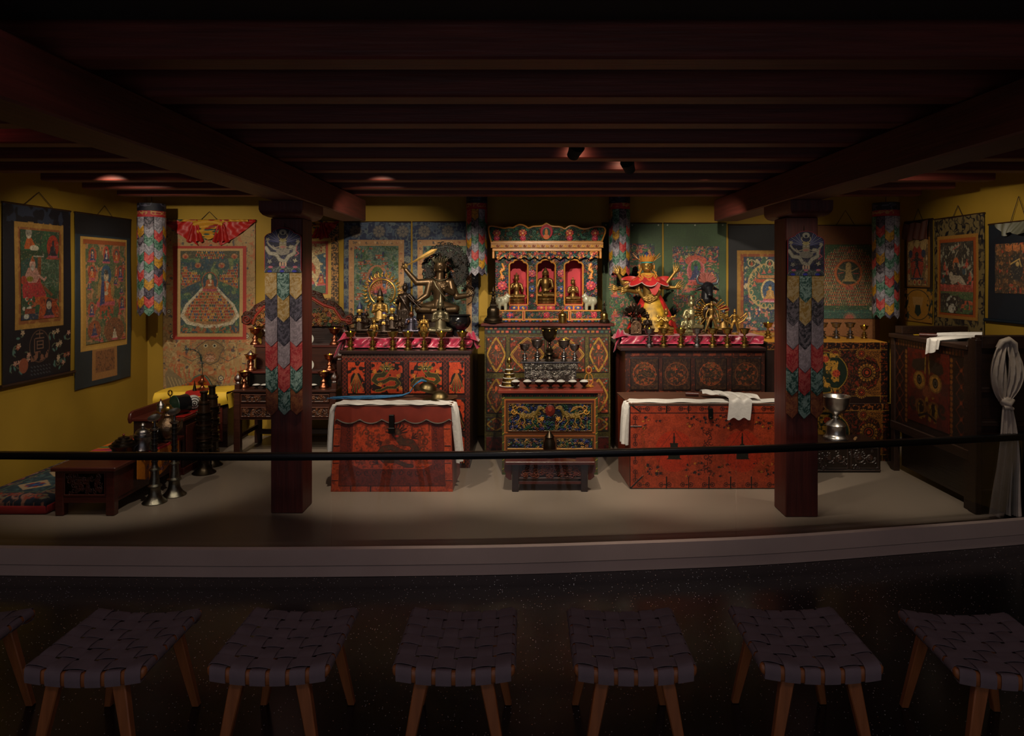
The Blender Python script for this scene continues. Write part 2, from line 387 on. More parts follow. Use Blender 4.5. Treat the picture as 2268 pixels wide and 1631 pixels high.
# ---------------------------------------------------------------- materials
M_ = {}
M_['wall'] = mat('yellow_plaster', '94741a', .75, var=.08, vscale=3, bump=.1, bscale=40)
M_['plat'] = mat('platform_vinyl', '86786c', .4, var=.05, vscale=2)
M_['ledge'] = mat('ledge_paint', 'bca8a0', .5, var=.06, vscale=4)
M_['ceil'] = woodmat('ceiling_boards', '4a1510', .6, 1)
M_['joist'] = woodmat('joist_wood', '5c241a', .55, 0)
M_['girder'] = woodmat('girder_wood', '4e1e16', .55, 1)
M_['column'] = woodmat('column_wood', '54201a', .5, 2)
M_['black'] = mat('black_paint', '040405', .8)
M_['rail'] = mat('black_rail', '0c0c0e', .35)
def floor_mat():
    m = mat('terrazzo_floor', '0a0a0e', .22); nt = m.node_tree; N = nt.nodes; L = nt.links; b = N['Principled BSDF']
    tc = N.new('ShaderNodeTexCoord'); v = N.new('ShaderNodeTexVoronoi'); v.inputs['Scale'].default_value = 80
    L.new(tc.outputs['Object'], v.inputs['Vector'])
    lt = N.new('ShaderNodeMath'); lt.operation = 'LESS_THAN'; lt.inputs[1].default_value = .17; L.new(v.outputs['Distance'], lt.inputs[0])
    sp = N.new('ShaderNodeSeparateColor'); L.new(v.outputs['Color'], sp.inputs[0])
    gt = N.new('ShaderNodeMath'); gt.operation = 'GREATER_THAN'; gt.inputs[1].default_value = .78; L.new(sp.outputs[0], gt.inputs[0])
    mu = N.new('ShaderNodeMath'); mu.operation = 'MULTIPLY'; L.new(lt.outputs[0], mu.inputs[0]); L.new(gt.outputs[0], mu.inputs[1])
    cr = N.new('ShaderNodeValToRGB'); cr.color_ramp.elements[0].color = (.9, .9, 1., 1); cr.color_ramp.elements[1].color = (1, .5, .3, 1); cr.color_ramp.elements[0].position = .6; cr.color_ramp.elements[1].position = .95
    L.new(sp.outputs[1], cr.inputs[0])
    mx = N.new('ShaderNodeMix'); mx.data_type = 'RGBA'; mx.inputs[6].default_value = (.006, .006, .009, 1); L.new(mu.outputs[0], mx.inputs[0]); L.new(cr.outputs[0], mx.inputs[7])
    L.new(mx.outputs[2], b.inputs['Base Color']); return m
M_['terrazzo'] = floor_mat()
def glass_mat():
    m = bpy.data.materials.new('clear_glass'); m.use_nodes = True; nt = m.node_tree; N = nt.nodes; L = nt.links; N.clear()
    o = N.new('ShaderNodeOutputMaterial'); t = N.new('ShaderNodeBsdfTransparent'); g = N.new('ShaderNodeBsdfGlossy'); g.inputs['Roughness'].default_value = .0
    t.inputs[0].default_value = (.97, .975, .97, 1)
    f = N.new('ShaderNodeFresnel'); f.inputs[0].default_value = 1.35; x = N.new('ShaderNodeMixShader')
    L.new(f.outputs[0], x.inputs[0]); L.new(t.outputs[0], x.inputs[1]); L.new(g.outputs[0], x.inputs[2]); L.new(x.outputs[0], o.inputs[0]); return m
M_['glass'] = glass_mat()
# ---------------------------------------------------------------- room shell
XL, XR, YB, ZF = -3.99, 3.93, 7.33, -.16
struct(obj('floor', MB().box(-7, 7, -3.5, 7.6, ZF-.1, ZF), M_['terrazzo'], smooth=0))
def edge(x):   # plan of the curved front of the platform
    xs = [-4.4, -3.27, -1.67, -.09, .72, 1.55, 3.45, 4.4]; ys = [4.37, 4.32, 4.29, 4.33, 4.40, 4.475, 4.82, 5.03]
    return float(np.interp(x, xs, ys))
N_ = 60; XS = [-3.985+(3.925+3.985)*i/N_ for i in range(N_+1)]
def edge_s(x): return sum(edge(x+k*.18) for k in (-2, -1, 0, 1, 2))/5
pl = [(x, edge_s(x)) for x in XS]
platform = struct(obj('platform', MB().prism(pl+[(3.925, 7.325), (-3.985, 7.325)], ZF, 0, 'xy'), M_['plat'], smooth=0))
def strip(y0, y1, z0, z1):
    mb = MB()
    for i in range(N_):
        a, b = XS[i], XS[i+1]; mb.add([(a, edge_s(a)+y0, z0), (b, edge_s(b)+y0, z0), (b, edge_s(b)+y1, z0), (a, edge_s(a)+y1, z0), (a, edge_s(a)+y0, z1), (b, edge_s(b)+y0, z1), (b, edge_s(b)+y1, z1), (a, edge_s(a)+y1, z1)],
               [(0, 1, 5, 4), (4, 5, 6, 7), (3, 2, 1, 0), (2, 3, 7, 6)])
    mb.f = mb.f; return mb
struct(obj('trim_1', strip(-.05, -.004, -.087, .012), M_['ledge'], smooth=0))
struct(obj('trim_2', strip(-.044, -.004, -.158, -.091), M_['ledge'], smooth=0))
struct(obj('wall_back', MB().box(XL-.12, XR+.12, YB, YB+.12, ZF, 2.8), M_['wall'], smooth=0))
struct(obj('wall_left', MB().box(XL-.12, XL, 1.0, YB, ZF, 2.8), M_['wall'], smooth=0))
struct(obj('wall_right', MB().box(XR, XR+.12, 1.0, YB, ZF, 2.8), M_['wall'], smooth=0))
struct(obj('ceiling', MB().box(XL, XR, 2.2, YB, 2.57, 2.62), M_['ceil'], smooth=0))
struct(obj('trim_3', MB().box(-7, 7, 1.9, 2.2, 2.50, 3.2), M_['black'], smooth=0))
struct(obj('trim_4', MB().box(-7, 7, -3.5, 1.9, 3.1, 3.2), M_['black'], smooth=0))
for k in range(9):
    y = 2.31+.492*k
    struct(obj('ceiling_joist', MB().box(-3.68, 3.56, y, y+.13, 2.41, 2.568), M_['joist'], bevel=.008))
for x in (-1.64, 1.905): struct(obj('ceiling_girder', MB().box(x-.115, x+.115, 1.0, 6.62, 2.205, 2.408), M_['girder'], bevel=.008))
def column(x0, x1, y0, y1, cx0, cx1, cy0, cy1, lab):
    t = thing('column', lab, 'column', ((x0+x1)/2, (y0+y1)/2, 0)); ox, oy = (x0+x1)/2, (y0+y1)/2
    obj('shaft', MB().box(x0-ox, x1-ox, y0-oy, y1-oy, 0, 2.095), M_['column'], t, bevel=.006)
    b = MB(); z0, z1 = 2.095, 2.203
    prof = [(0, z1), (0, z0+.05), (.006, z0+.03), (.02, z0+.012), (.045, z0)]
    rings = []
    for ins, z in prof: rings.append([(cx0+ins-ox, cy0+ins-oy, z), (cx1-ins-ox, cy0+ins-oy, z), (cx1-ins-ox, cy1-ins-oy, z), (cx0+ins-ox, cy1-ins-oy, z)])
    v = [p for r in rings for p in r]; f = [(3, 2, 1, 0), tuple(4*(len(prof)-1)+k for k in range(4))]
    for j in range(len(prof)-1):
        for k in range(4): f.append((4*j+k, 4*j+(k+1) % 4, 4*j+4+(k+1) % 4, 4*j+4+k))
    b.add(v, f); obj('capital', b, M_['column'], t, smooth=50)
    return t
column(-1.81, -1.585, 4.93, 5.155, -1.838, -1.537, 4.78, 5.27, 'dark red wooden column in front of the carved throne, left of the two columns')
column(1.813, 2.04, 4.855, 5.08, 1.80, 2.09, 4.73, 5.26, 'dark red wooden column beside the large silver goblet, right of the two columns')
# ---------------------------------------------------------------- glass barrier with black handrail
gb = thing('glass_barrier', 'curved clear glass barrier topped by a black handrail along the platform edge', 'barrier', (0, 4.33, 0))
def barrier(x0, x1, y0, y1, z0, z1, n=24):
    mb = MB(); P = [x0+(x1-x0)*i/n for i in range(n+1)]; v = []
    for x in P:
        e = edge_s(x)-4.33; v += [(x, e+y0, z0), (x, e+y1, z0), (x, e+y1, z1), (x, e+y0, z1)]
    f = [(3, 2, 1, 0), tuple(4*n+k for k in range(4))]
    for i in range(n):
        for k in range(4): f.append((4*i+k, 4*i+(k+1) % 4, 4*i+4+(k+1) % 4, 4*i+4+k))
    return mb.add(v, f)
for a, b in ((-3.97, -1.212), (-1.208, 1.352), (1.356, 3.91)): obj('glass_pane', barrier(a, b, .012, .022, 0.0, .55), M_['glass'], gb, smooth=0)
obj('handrail', barrier(-3.98, 3.92, -.008, .042, .545, .587, 60), M_['rail'], gb, smooth=60, bevel=.004)
# ---------------------------------------------------------------- ceiling spotlights seen below the joists
def lampbody(px, py, d, rz, lab):
    x, z = PX(px, d), PZ(py, d); t = thing('spotlight', lab, 'spotlight', (x, d, z), rz, 'black spotlights under the joists')
    T = Matrix.Rotation(math.radians(58), 4, 'X')
    obj('lamp_housing', MB().lathe([(.02, -.045), (.036, -.03), (.038, .0), (.045, .04), (.047, .055), (.04, .055), (.036, .03)], (0, 0, 0), 20, T.to_3x3()), M_['black'], t)
    obj('mounting_stem', MB().tube([(0, 0, .01), (0, 0, 2.566-z)], .012), M_['black'], t)
lampbody(1272, 338, 4.12, .3, 'small black ceiling spotlight left of centre, nearer of the two')
lampbody(1393, 371, 4.60, -.4, 'small black ceiling spotlight further right and further back')
spot(PX(1276, 4.2), 4.19, 2.46, PX(1276, 4.3), 4.28, 2.42, .9, 130, 1, (1, .6, .4)); spot(PX(1385, 4.6), 4.68, 2.46, PX(1382, 4.7), 4.77, 2.42, .6, 130, 1, (1, .6, .4))
# ---------------------------------------------------------------- woven stools
M_['strap'] = mat('strap_webbing', '766468', .8, var=.12, vscale=14, bump=.5, bscale=900)
M_['stoolwood'] = woodmat('stool_wood', '9a5a30', .45, 2, .2)
def make_stool(label):
    t = thing('woven_stool', label, 'stool', (0, 0, 0), 0, 'woven strap stools in a row before the platform')
    W, D, H = .447, .45, .43
    sag = lambda x: -.022*(1-(2*x/W)**2)
    # front and back rails, dished in the middle
    for y in (0.0, D-.03):
        mb = MB(); n = 16; v = []; f = []
        for i in range(n+1):
            x = -W/2+W*i/n; z = H-.006+sag(x); dz = .05 if 0 < i < n else .028; v += [(x, y, z-dz), (x, y+.03, z-dz), (x, y+.03, z), (x, y, z)]
        f = [(3, 2, 1, 0), tuple(4*n+k for k in range(4))]
        for i in range(n):
            for k in range(4): f.append((4*i+k, 4*i+(k+1) % 4, 4*i+4+(k+1) % 4, 4*i+4+k))
        obj('rail', mb.add(v, f), M_['stoolwood'], t, smooth=50, bevel=.006)
    for s in (-1, 1): obj('rail', MB().tube([(s*(W/2-.014), .02, H-.02), (s*(W/2-.014), D-.02, H-.02)], .014, 10), M_['stoolwood'], t)
    nf = 6; ns = 6; wf = .057
    for i in range(nf):     # front-to-back straps wrap round both rails
        xc = -W/2+.042+(W-.084)*i/(nf-1)
        path = [(.034, -.05), (-.004, -.052), (-.006, -.03), (-.004, -.003), (.004, .001)]
        pts = [(y, H+z) for y, z in path]
        m = 48
        for k in range(m+1):
            y = .012+(D-.024)*k/m; ph = (y-.03)/((D-.06))*(ns-1); pts.append((y, H+.0015+0.0042*math.cos(PI*ph)*(1 if i % 2 else -1)))
        pts += [(D-.004, H+.001), (D+.004, H-.003), (D+.006, H-.03), (D+.004, H-.052), (D-.034, H-.05)]
        K = len(pts)-1
        obj('strap', MB().sheet(lambda u, v: (xc+(u-.5)*wf, pts[int(round(v*K))][0], pts[int(round(v*K))][1]+sag(xc+(u-.5)*wf)), 3, K, .0022), M_['strap'], t, smooth=60)
    for j in range(ns):     # side-to-side straps
        yc = .045+(D-.09)*j/(ns-1); pts = [(-W/2+.03, H-.038), (-W/2+.006, H-.036), (-W/2-.003, H-.02), (-W/2+.004, H-.004)]
        m = 48
        for k in range(m+1):
            x = -W/2+.014+(W-.028)*k/m; ph = (x+W/2-.042)/(W-.084)*(nf-1); pts.append((x, H+.0015+sag(x)+0.0042*math.cos(PI*ph)*(-1 if j % 2 else 1)))
        pts += [(W/2-.004, H-.004), (W/2+.003, H-.02), (W/2-.006, H-.036), (W/2-.03, H-.038)]
        K = len(pts)-1
        obj('strap', MB().sheet(lambda u, v: (pts[int(round(v*K))][0], yc-(u-.5)*wf, pts[int(round(v*K))][1]), 2, K, .0022), M_['strap'], t, smooth=60)
    for sx in (-1, 1):
        for sy in (0, 1):
            yt = .03 if sy == 0 else D-.03; yb = .0 if sy == 0 else D+.02
            a = [(sx*.115+q*.026, yt+r*.018, H-.045) for q, r in ((-1, -1), (1, -1), (1, 1), (-1, 1))]
            b = [(sx*.188+q*.015, yb+r*.015, 0) for q, r in ((-1, -1), (1, -1), (1, 1), (-1, 1))]
            obj('leg', MB().hexa(b, a), M_['stoolwood'], t, bevel=.004)
        obj('stretcher', MB().box(sx*.118-.012, sx*.118+.012, .03, D-.03, H-.085, H-.055), M_['stoolwood'], t, bevel=.003)
    return t
ST = [(-2.31, 2.52, .02, 'woven strap stool cut off by the left edge of the photo'), (-1.605, 2.52, .0, 'woven strap stool below the carved low table, second from the left'),
      (-.94, 2.53, 0, 'woven strap stool third from the left, in line with the left column'), (-.264, 2.53, 0, 'woven strap stool fourth from the left, left of the central one below the altar'),
      (.40, 2.53, 0, 'woven strap stool fifth from the left, just right of the middle'), (1.083, 2.54, -.02, 'woven strap stool second from the right, in line with the right column'),
      (1.775, 2.50, -.07, 'woven strap stool nearest the right edge of the photo')]
s0 = make_stool(ST[0][3]); s0.location = (ST[0][0], ST[0][1], ZF); s0.rotation_euler = (0, 0, ST[0][2])
for x, y, r, lb in ST[1:]: dup(s0, (x, y, ZF), r, lb)
# ---------------------------------------------------------------- hanging scroll paintings
M_['paint'] = mat('pigment_on_cloth', attr=True, rough=.75, bump=.25, bscale=250, var=.12, vscale=30)
M_['silk'] = mat('brocade_silk', attr=True, rough=.55, bump=.5, bscale=500, var=.15, vscale=60)
M_['cord'] = mat('cord', '3a2a1c', .8); M_['redcloth'] = mat('red_silk', 'a01c18', .5, var=.2, vscale=12); M_['yellowcloth'] = mat('yellow_cloth', 'd8b030', .65, var=.12, vscale=12)
M_['darkwood'] = woodmat('dark_wood', '2c1a12', .45, 0)
R_ = random.Random(5)
def brocade(c, xa, ya, xb, yb, bg, fg, s=6, seed=1, amt=1., fg2=None):
    c.rect(xa, ya, xb, yb, bg); c.mottle(xa, ya, xb, yb, fg, s, .5, seed, 2, amt, band=.07)
    c.mottle(xa, ya, xb, yb, fg2 or fg, s*.8, .58, seed+5, 2, amt*.8)
def roundel(c, x, y, r, bg, fg):
    c.ell(x, y, r, r, bg)
    for k in range(9): a = 2*PI*k/9; c.ell(x+r*.68*math.cos(a), y+r*.68*math.sin(a), r*.26, r*.2, fg, None, a)
    c.ring(x, y, r*.4, r*.4, r*.14, fg); c.ell(x, y, r*.18, r*.18, fg)
def grain(c, sc_, k, spk=1.):
    f = (c.b[2]-c.b[0])/(c.W-1); n = fbm(c.X, c.Y, sc_*f, 5, 2); n2 = vnoise(c.X, c.Y, 2.2*f, 9); c.C = c.C*(1+k*1.6*(n-.5)+k*.8*(n2-.5))[..., None]
    n3 = vnoise(c.X+91, c.Y, 2.6*f, 21); a = np.clip((n3-.80)/.05, 0, 1)[..., None]*k*spk; c.C = c.C*(1-a)+lin('a8906c')*a; n4 = vnoise(c.X, c.Y+57, 2.8*f, 33); a = np.clip((n4-.78)/.05, 0, 1)[..., None]*k; c.C = c.C*(1-a)+lin('1c1c20')*a; c.C = np.clip(c.C, 0, 1)
def thangka(lab, M, P, w, loc, rotz, prect=None, cord=True, roller=False, group=None, cordh=.1, wave=.004, cw=.14):
    """M: mount canvas, P: painting canvas lying inside it (same units)"""
    x0, y0, x1, y1 = M.b; k = w/(x1-x0); h = (y1-y0)*k
    t = thing('hanging_scroll_painting', lab, 'painting', loc, rotz, group)
    bw = lambda X, Z: -wave*(1+np.sin(X*9+loc[0]*3)*np.cos(Z*5))
    panel('brocade_mount', M, w, h, t, M_['silk'], .004, .003, bow=bw)
    if P is not None:
        grain(P, 3., .55); P.C = P.C*.7+lin('4c4030')*.3; grain(M, 3.5, .35); a, b, c, d = P.b; cx = ((a+c)/2-(x0+x1)/2)*k; zb = (y1-d)*k
        panel('painted_cloth', P, (c-a)*k, (d-b)*k, t, M_['paint'], .0005, 0, loc=(cx, -.0045, zb), bow=lambda X, Z: bw(X+cx, Z+zb))
    obj('top_rod', MB().tube([(-w/2-.004, 0, h), (w/2+.004, 0, h)], .008, 8), M_['darkwood'], t)
    if cord: obj('hanging_cord', MB().tube([(-cw, -.004, h), (0, -.002, h+cordh), (cw, -.004, h)], .003, 6), M_['cord'], t)
    if roller: obj('bottom_roller', MB().tube([(-w/2-.035, -.012, 0), (-w/2-.01, -.012, 0), (w/2+.01, -.012, 0), (w/2+.035, -.012, 0)], [.016, .014, .014, .016], 12), roller, t)
    return t
DW = 7.322
def backloc(x0, x1, y1): return ((PX(x0, DW)+PX(x1, DW))/2, DW-.004, PZ(y1, DW))
def bw_(x0, x1): return PX(x1, DW)-PX(x0, DW)
# --- tall assembly-tree painting on dragon robe brocade
c = Cv(362, 488, 566, 872, 1.25, '9a7c50')
c.mottle(362, 488, 566, 872, '6e5a3a', 14, .5, 3, 3, .6, band=.05); c.mottle(362, 488, 566, 872, 'a8542e', 9, .64, 8, 2, .6); c.mottle(362, 488, 566, 872, '2c3240', 7, .72, 12, 2, .8)
c.mottle(362, 750, 566, 872, 'c0a878', 16, .52, 30, 2, .5, band=.04); c.mottle(362, 750, 566, 872, 'a44a2a', 12, .55, 33, 2, .7, band=.03)
for X, Y, r in ((375, 690, 5), (558, 690, 5), (490, 838, 6), (384, 745, 6), (548, 745, 5)): c.ell(X, Y, r, r, '2a3444'); c.ell(X, Y, r*.7, r*.7, 'c0b088'); c.ell(X, Y, r*.3, r*.3, '2a3444')
c.frame(384, 545, 546, 752, 9, '9c2c20'); c.rect(393, 551, 538, 744, 'a8824e'); c.rect(393, 551, 538, 746, 'b08c58')
# dragon mask below
c.poly([(436, 770), (446, 762), (458, 756), (474, 756), (488, 762), (498, 770), (492, 784), (486, 800), (466, 812), (448, 800), (442, 784)], '8a6c44'); c.line([(436, 770), (446, 762), (458, 754), (474, 754), (488, 762), (498, 770), (490, 782), (484, 800), (466, 808), (448, 800), (443, 782)], 1.6, '3c3a38', closed=True)
c.ell(466, 790, 14, 11, '9c6844'); c.ell(466, 795, 11, 7, 'b08c70'); c.line([(456, 797), (461, 793), (466, 796), (471, 793), (476, 797)], 1.6, '8c4028'); c.line([(458, 784), (462, 787), (466, 784), (470, 787), (474, 784)], 1.5, '3c3a38'); c.mottle(436, 752, 498, 812, '6c543a', 4, .5, 6, 2, .8, band=.07)
for X in (456, 476): c.ell(X, 766, 4.6, 4.2, 'b8ac88'); c.ell(X, 766, 2.6, 2.6, '1c1c20')
for sx in (-1, 1):
    c.mottle(466+sx*34-14, 756, 466+sx*34+14, 800, '6c5c48', 5, .5, 5, 2, .8, band=.06); c.line([(466+sx*20, 790), (466+sx*40, 800), (466+sx*60, 790)], 1.6, '50483c')
    for k in range(5): c.line([(466+sx*(30+k*11), 850-k*3), (466+sx*(36+k*11), 832-k*4), (466+sx*(34+k*11), 820-k*3)], 1.6, 'b04a28')
    c.poly([(466+sx*48, 870), (466+sx*60, 840), (466+sx*92, 815), (466+sx*100, 830), (466+sx*96, 868)], '7c6a4c')
    for k in range(5): c.line([(466+sx*(52+k*7), 868), (466+sx*(62+k*8), 842-k*2)], 1.2, 'b89c6c')
p = Cv(401, 556, 531, 738, 1.5, '2e5c50')
p.mottle(401, 556, 531, 738, '7a8a58', 10, .5, 5, 3, .8); p.mottle(401, 556, 531, 738, '1e4058', 14, .55, 9, 2, .8); p.rect(401, 556, 531, 572, '4a4c3c')
for sx in (-1, 1): p.poly([(466+sx*62, 592), (466+sx*62, 640), (466+sx*20, 622), (466+sx*22, 612)], '9a6a48')
blob = [(466, 620), (440, 650), (414, 676), (403, 700), (416, 716), (450, 724), (482, 724), (516, 716), (529, 700), (518, 676), (492, 650)]
p.poly(blob, 'c8b490'); p.line(blob, 5, 'd0c4a8', closed=True); p.poly([(466+(x-466)*.9, 672+(y-672)*.9) for x, y in blob], 'a4764c')
def inside_rows(p, f, x0, x1, y0, y1, dx, dy, cols, s):
    j = 0; y = y0
    while y < y1:
        x = x0+(dx/2 if j % 2 else 0)
        while x < x1:
            if f(x, y): p.person(x, y, s, R_.choice(cols))
            x += dx
        y += dy; j += 1
CR = ['b83c20', 'c06828', 'a02c1c', '2e5c40', 'd09a40', '304870']
def inp(poly): 
    def f(x, y):
        ins = False; n = len(poly)
        for i in range(n):
            x1, y1 = poly[i]; x2, y2 = poly[(i+1) % n]
            if (y1 > y) != (y2 > y) and x < (x2-x1)*(y-y1)/(y2-y1)+x1: ins = not ins
        return ins
    return f
inside_rows(p, inp([(466+(x-466)*.86, 674+(y-674)*.86) for x, y in blob]), 405, 530, 634, 724, 4.6, 6.5, CR, 7)
for sx in (-1, 1): inside_rows(p, inp([(466+sx*62, 588), (466+sx*62, 640), (466+sx*22, 622), (466+sx*22, 612)]), 402, 532, 590, 640, 4.6, 6, CR, 6.5)
inside_rows(p, lambda x, y: abs(x-466) < 32 and y < 580, 434, 500, 562, 584, 5, 6, CR, 6); p.mottle(401, 722, 531, 738, '9a5a34', 4, .55, 40)
for X, Y in ((412, 568), (520, 568), (440, 588), (492, 588)): p.ell(X, Y, 7, 6, 'b07048'); p.person(X, Y+5, 10, 'a03020')
p.buddha(466, 644, 42, 'b05a30', 'd8c8a0', '2e5c40', '27485c', '9a5a38'); p.ell(466, 612, 4, 5, 'd8c8a0')
T = thangka('tall scroll painting with red frame, tan dragon brocade and a red and yellow valance', c, p, bw_(362, 566), backloc(362, 566, 872), 0, cordh=.09, cw=.09)
def swag(parent, w, h, ztop):
    for sx in (-1, 1):
        def f(u, v, sx=sx):
            x = sx*(w*.5*(1-u)+w*.12*u); dro = .06+.85*u
            return (x+.012*math.sin(v*14), -.014-.012*math.sin(u*20+v*6)-.01*v, ztop-v*dro*h-.02*math.sin(PI*u)*v)
        obj('red_drape', MB().sheet(f, 24, 12, .003), M_['redcloth'], parent, smooth=60)
        def g(u, v, sx=sx):
            return (sx*(w*.12+.02)+(u-.5)*(.06+.12*v)*1.0, -.03-.018*math.sin(u*22)*(.3+v), ztop-h*(.12+.62*v)-.02*abs(math.sin(u*9)))
        obj('red_ruffle', MB().sheet(g, 30, 10, .003), M_['redcloth'], parent, smooth=60)
    cc = Cv(0, 0, 40, 30, 2.4, 'b88420')
    for k in range(40): cc.ell(R_.uniform(0, 40), R_.uniform(0, 30), 1.6, 1.3, R_.choice(['1e4038', '8c2018', '1e4038']))
    xx, yy = cc.X/40, cc.Y/30; cc.M = (yy < .10+.85*np.sin(np.clip((xx-.3)/.4, 0, 1)*PI)**.7) & (yy < .1+20*np.abs((xx > .3)*(xx < .7)))
    panel('yellow_drape', cc, w*.86, h*.75, parent, M_['silk'], .003, 0, loc=(0, -.03, ztop-h*.75), bow=lambda X, Z: -.012*np.sin(Z*70+X*X*90))
hT = (872-488)*bw_(362, 566)/204
swag(T, bw_(362, 566), .30, hT+.004)
# --- painting behind the left column
c = Cv(640, 490, 750, 700, 1.2, '3c2a14'); c.mottle(640, 490, 750, 700, 'a8763c', 5, .5, 21, 2, 1, band=.09)
c.rect(640, 528, 734, 660, 'b08a3c'); c.rect(640, 535, 727, 652, 'a03c28')
p = Cv(646, 540, 722, 650, 1.5, '2a5468'); p.poly([(646, 540), (722, 540), (722, 560), (700, 566), (680, 556), (646, 560)], 'b49868'); p.ell(688, 596, 22, 34, 'c8a878'); p.ell(684, 596, 16, 28, 'b04c30'); p.mottle(646, 560, 722, 650, 'c8b488', 9, .6, 4); p.buddha(682, 628, 40, 'b44824', 'c89860', '2e5040'); p.buddha(712, 632, 26, 'c05030', 'c89860', '8a3a50'); p.poly([(646, 640), (722, 632), (722, 650), (646, 650)], '3c5c4c')
p.mottle(646, 540, 722, 560, 'a04028', 4, .6, 6)
T = thangka('tan scroll painting with dark gold brocade edge, half hidden behind the left column', c, p, bw_(640, 750), backloc(640, 750, 700), 0, cord=False); swag(T, bw_(640, 750), .22, 210*bw_(640, 750)/110)
# --- the pair in blue lotus brocade
def village(p, x0, y0, x1, y1, cx, seed, skip=None):
    r = random.Random(seed); p.mottle(x0, y0, x1, y1, '708a70', 9, .5, seed, 3, .7); p.mottle(x0, y0, x1, y1, '2c5a38', 8, .6, seed+3, 2, .9); p.mottle(x0, y0, x1, y1, '9a9c84', 7, .62, seed+8, 2, .6, band=.05)
    pts = [(r.uniform(x0+4, x1-4), r.uniform(y0+6, y1)) for _ in range(96)]; pts.sort(key=lambda q: q[1])
    for x, y in pts:
        k = r.random(); s = r.uniform(3.5, 7)
        if k < .3: p.ell(x, y-s*.7, s*.55, s*1., '1c2c58'); p.ell(x+s*.5, y-s*.5, s*.4, s*.7, '24503c'); 
        elif k < .62:
            p.rect(x-s, y-s*.9, x+s, y, 'a49c88'); p.rect(x-s*1.1, y-s*1.15, x+s*1.1, y-s*.8, 'b0502c'); p.rect(x-s*.4, y-s*.7, x+s*.3, y, 'a03c28'); p.line([(x-s*1.1, y), (x+s*1.1, y)], 1.2, 'a84430')
        elif k < .9: p.person(x, y, s*1.2, r.choice(['b84a28', 'c06030', 'a83424', '2c6840'])); p.person(x+s*.7, y, s, r.choice(['b84a28', 'c06030', '3c6a48']))
        else: p.ell(x, y-s*.4, s*.9, s*.6, '2e5c34')
for (x0, x1, seed, gx, lab) in ((762, 910, 31, 838, 'scroll painting in blue lotus brocade behind the golden ringed halo, orange monk at centre'), (914, 1060, 57, 988, 'scroll painting in blue lotus brocade partly hidden behind the large sword-bearing statue')):
    c = Cv(x0, 492, x1, 752, 1.25, '1a2648'); brocade(c, x0, 492, x1, 752, '1a2444', '5c6668', 9, seed, .85, '46566a')
    for k in range(3): roundel(c, x0+26+k*52, 513, 14, '3c3c44', '6c6258')
    for k in range(5): roundel(c, x0+6, 560+k*44, 9, '3c4450', '6c7068'); roundel(c, x1-7, 575+k*44, 9, '3c4450', '6c7068')
    c.rect(x0+11, 532, x1-15, 740, 'a87c50')
    for k in range(26): c.curl(R_.choice([x0+17, x1-21]), R_.uniform(545, 735), 3, R_.uniform(0, 6), .8, 1.1, R_.choice(['26303c', 'c09a68', '8c4a30']))
    for k in range(16): c.curl(R_.uniform(x0+14, x1-18), 538, 3, R_.uniform(0, 6), .8, 1.1, R_.choice(['26303c', 'c8a478', '8c4a30']))
    p = Cv(x0+23, 545, x1-27, 735, 1.6, '4c7068'); village(p, x0+23, 545, x1-27, 735, gx, seed)
    p.ell(gx-2, 622, 26, 36, '4c6c60'); p.ell(gx-2, 622, 25, 35, 'c07c58'); p.ell(gx-2, 624, 20, 30, '203058'); p.mottle(gx-20, 600, gx+16, 650, '6880a0', 4, .62, 3)
    p.ell(gx-2, 604, 12, 13, '4c7040'); p.buddha(gx-2, 648, 54, 'b45830', 'c88850', '4c7040'); p.mottle(gx-14, 615, gx+10, 645, 'c85038', 4, .55, 9)
    thangka(lab, c, p, bw_(x0, x1), backloc(x0, x1, 752), 0, cord=False)
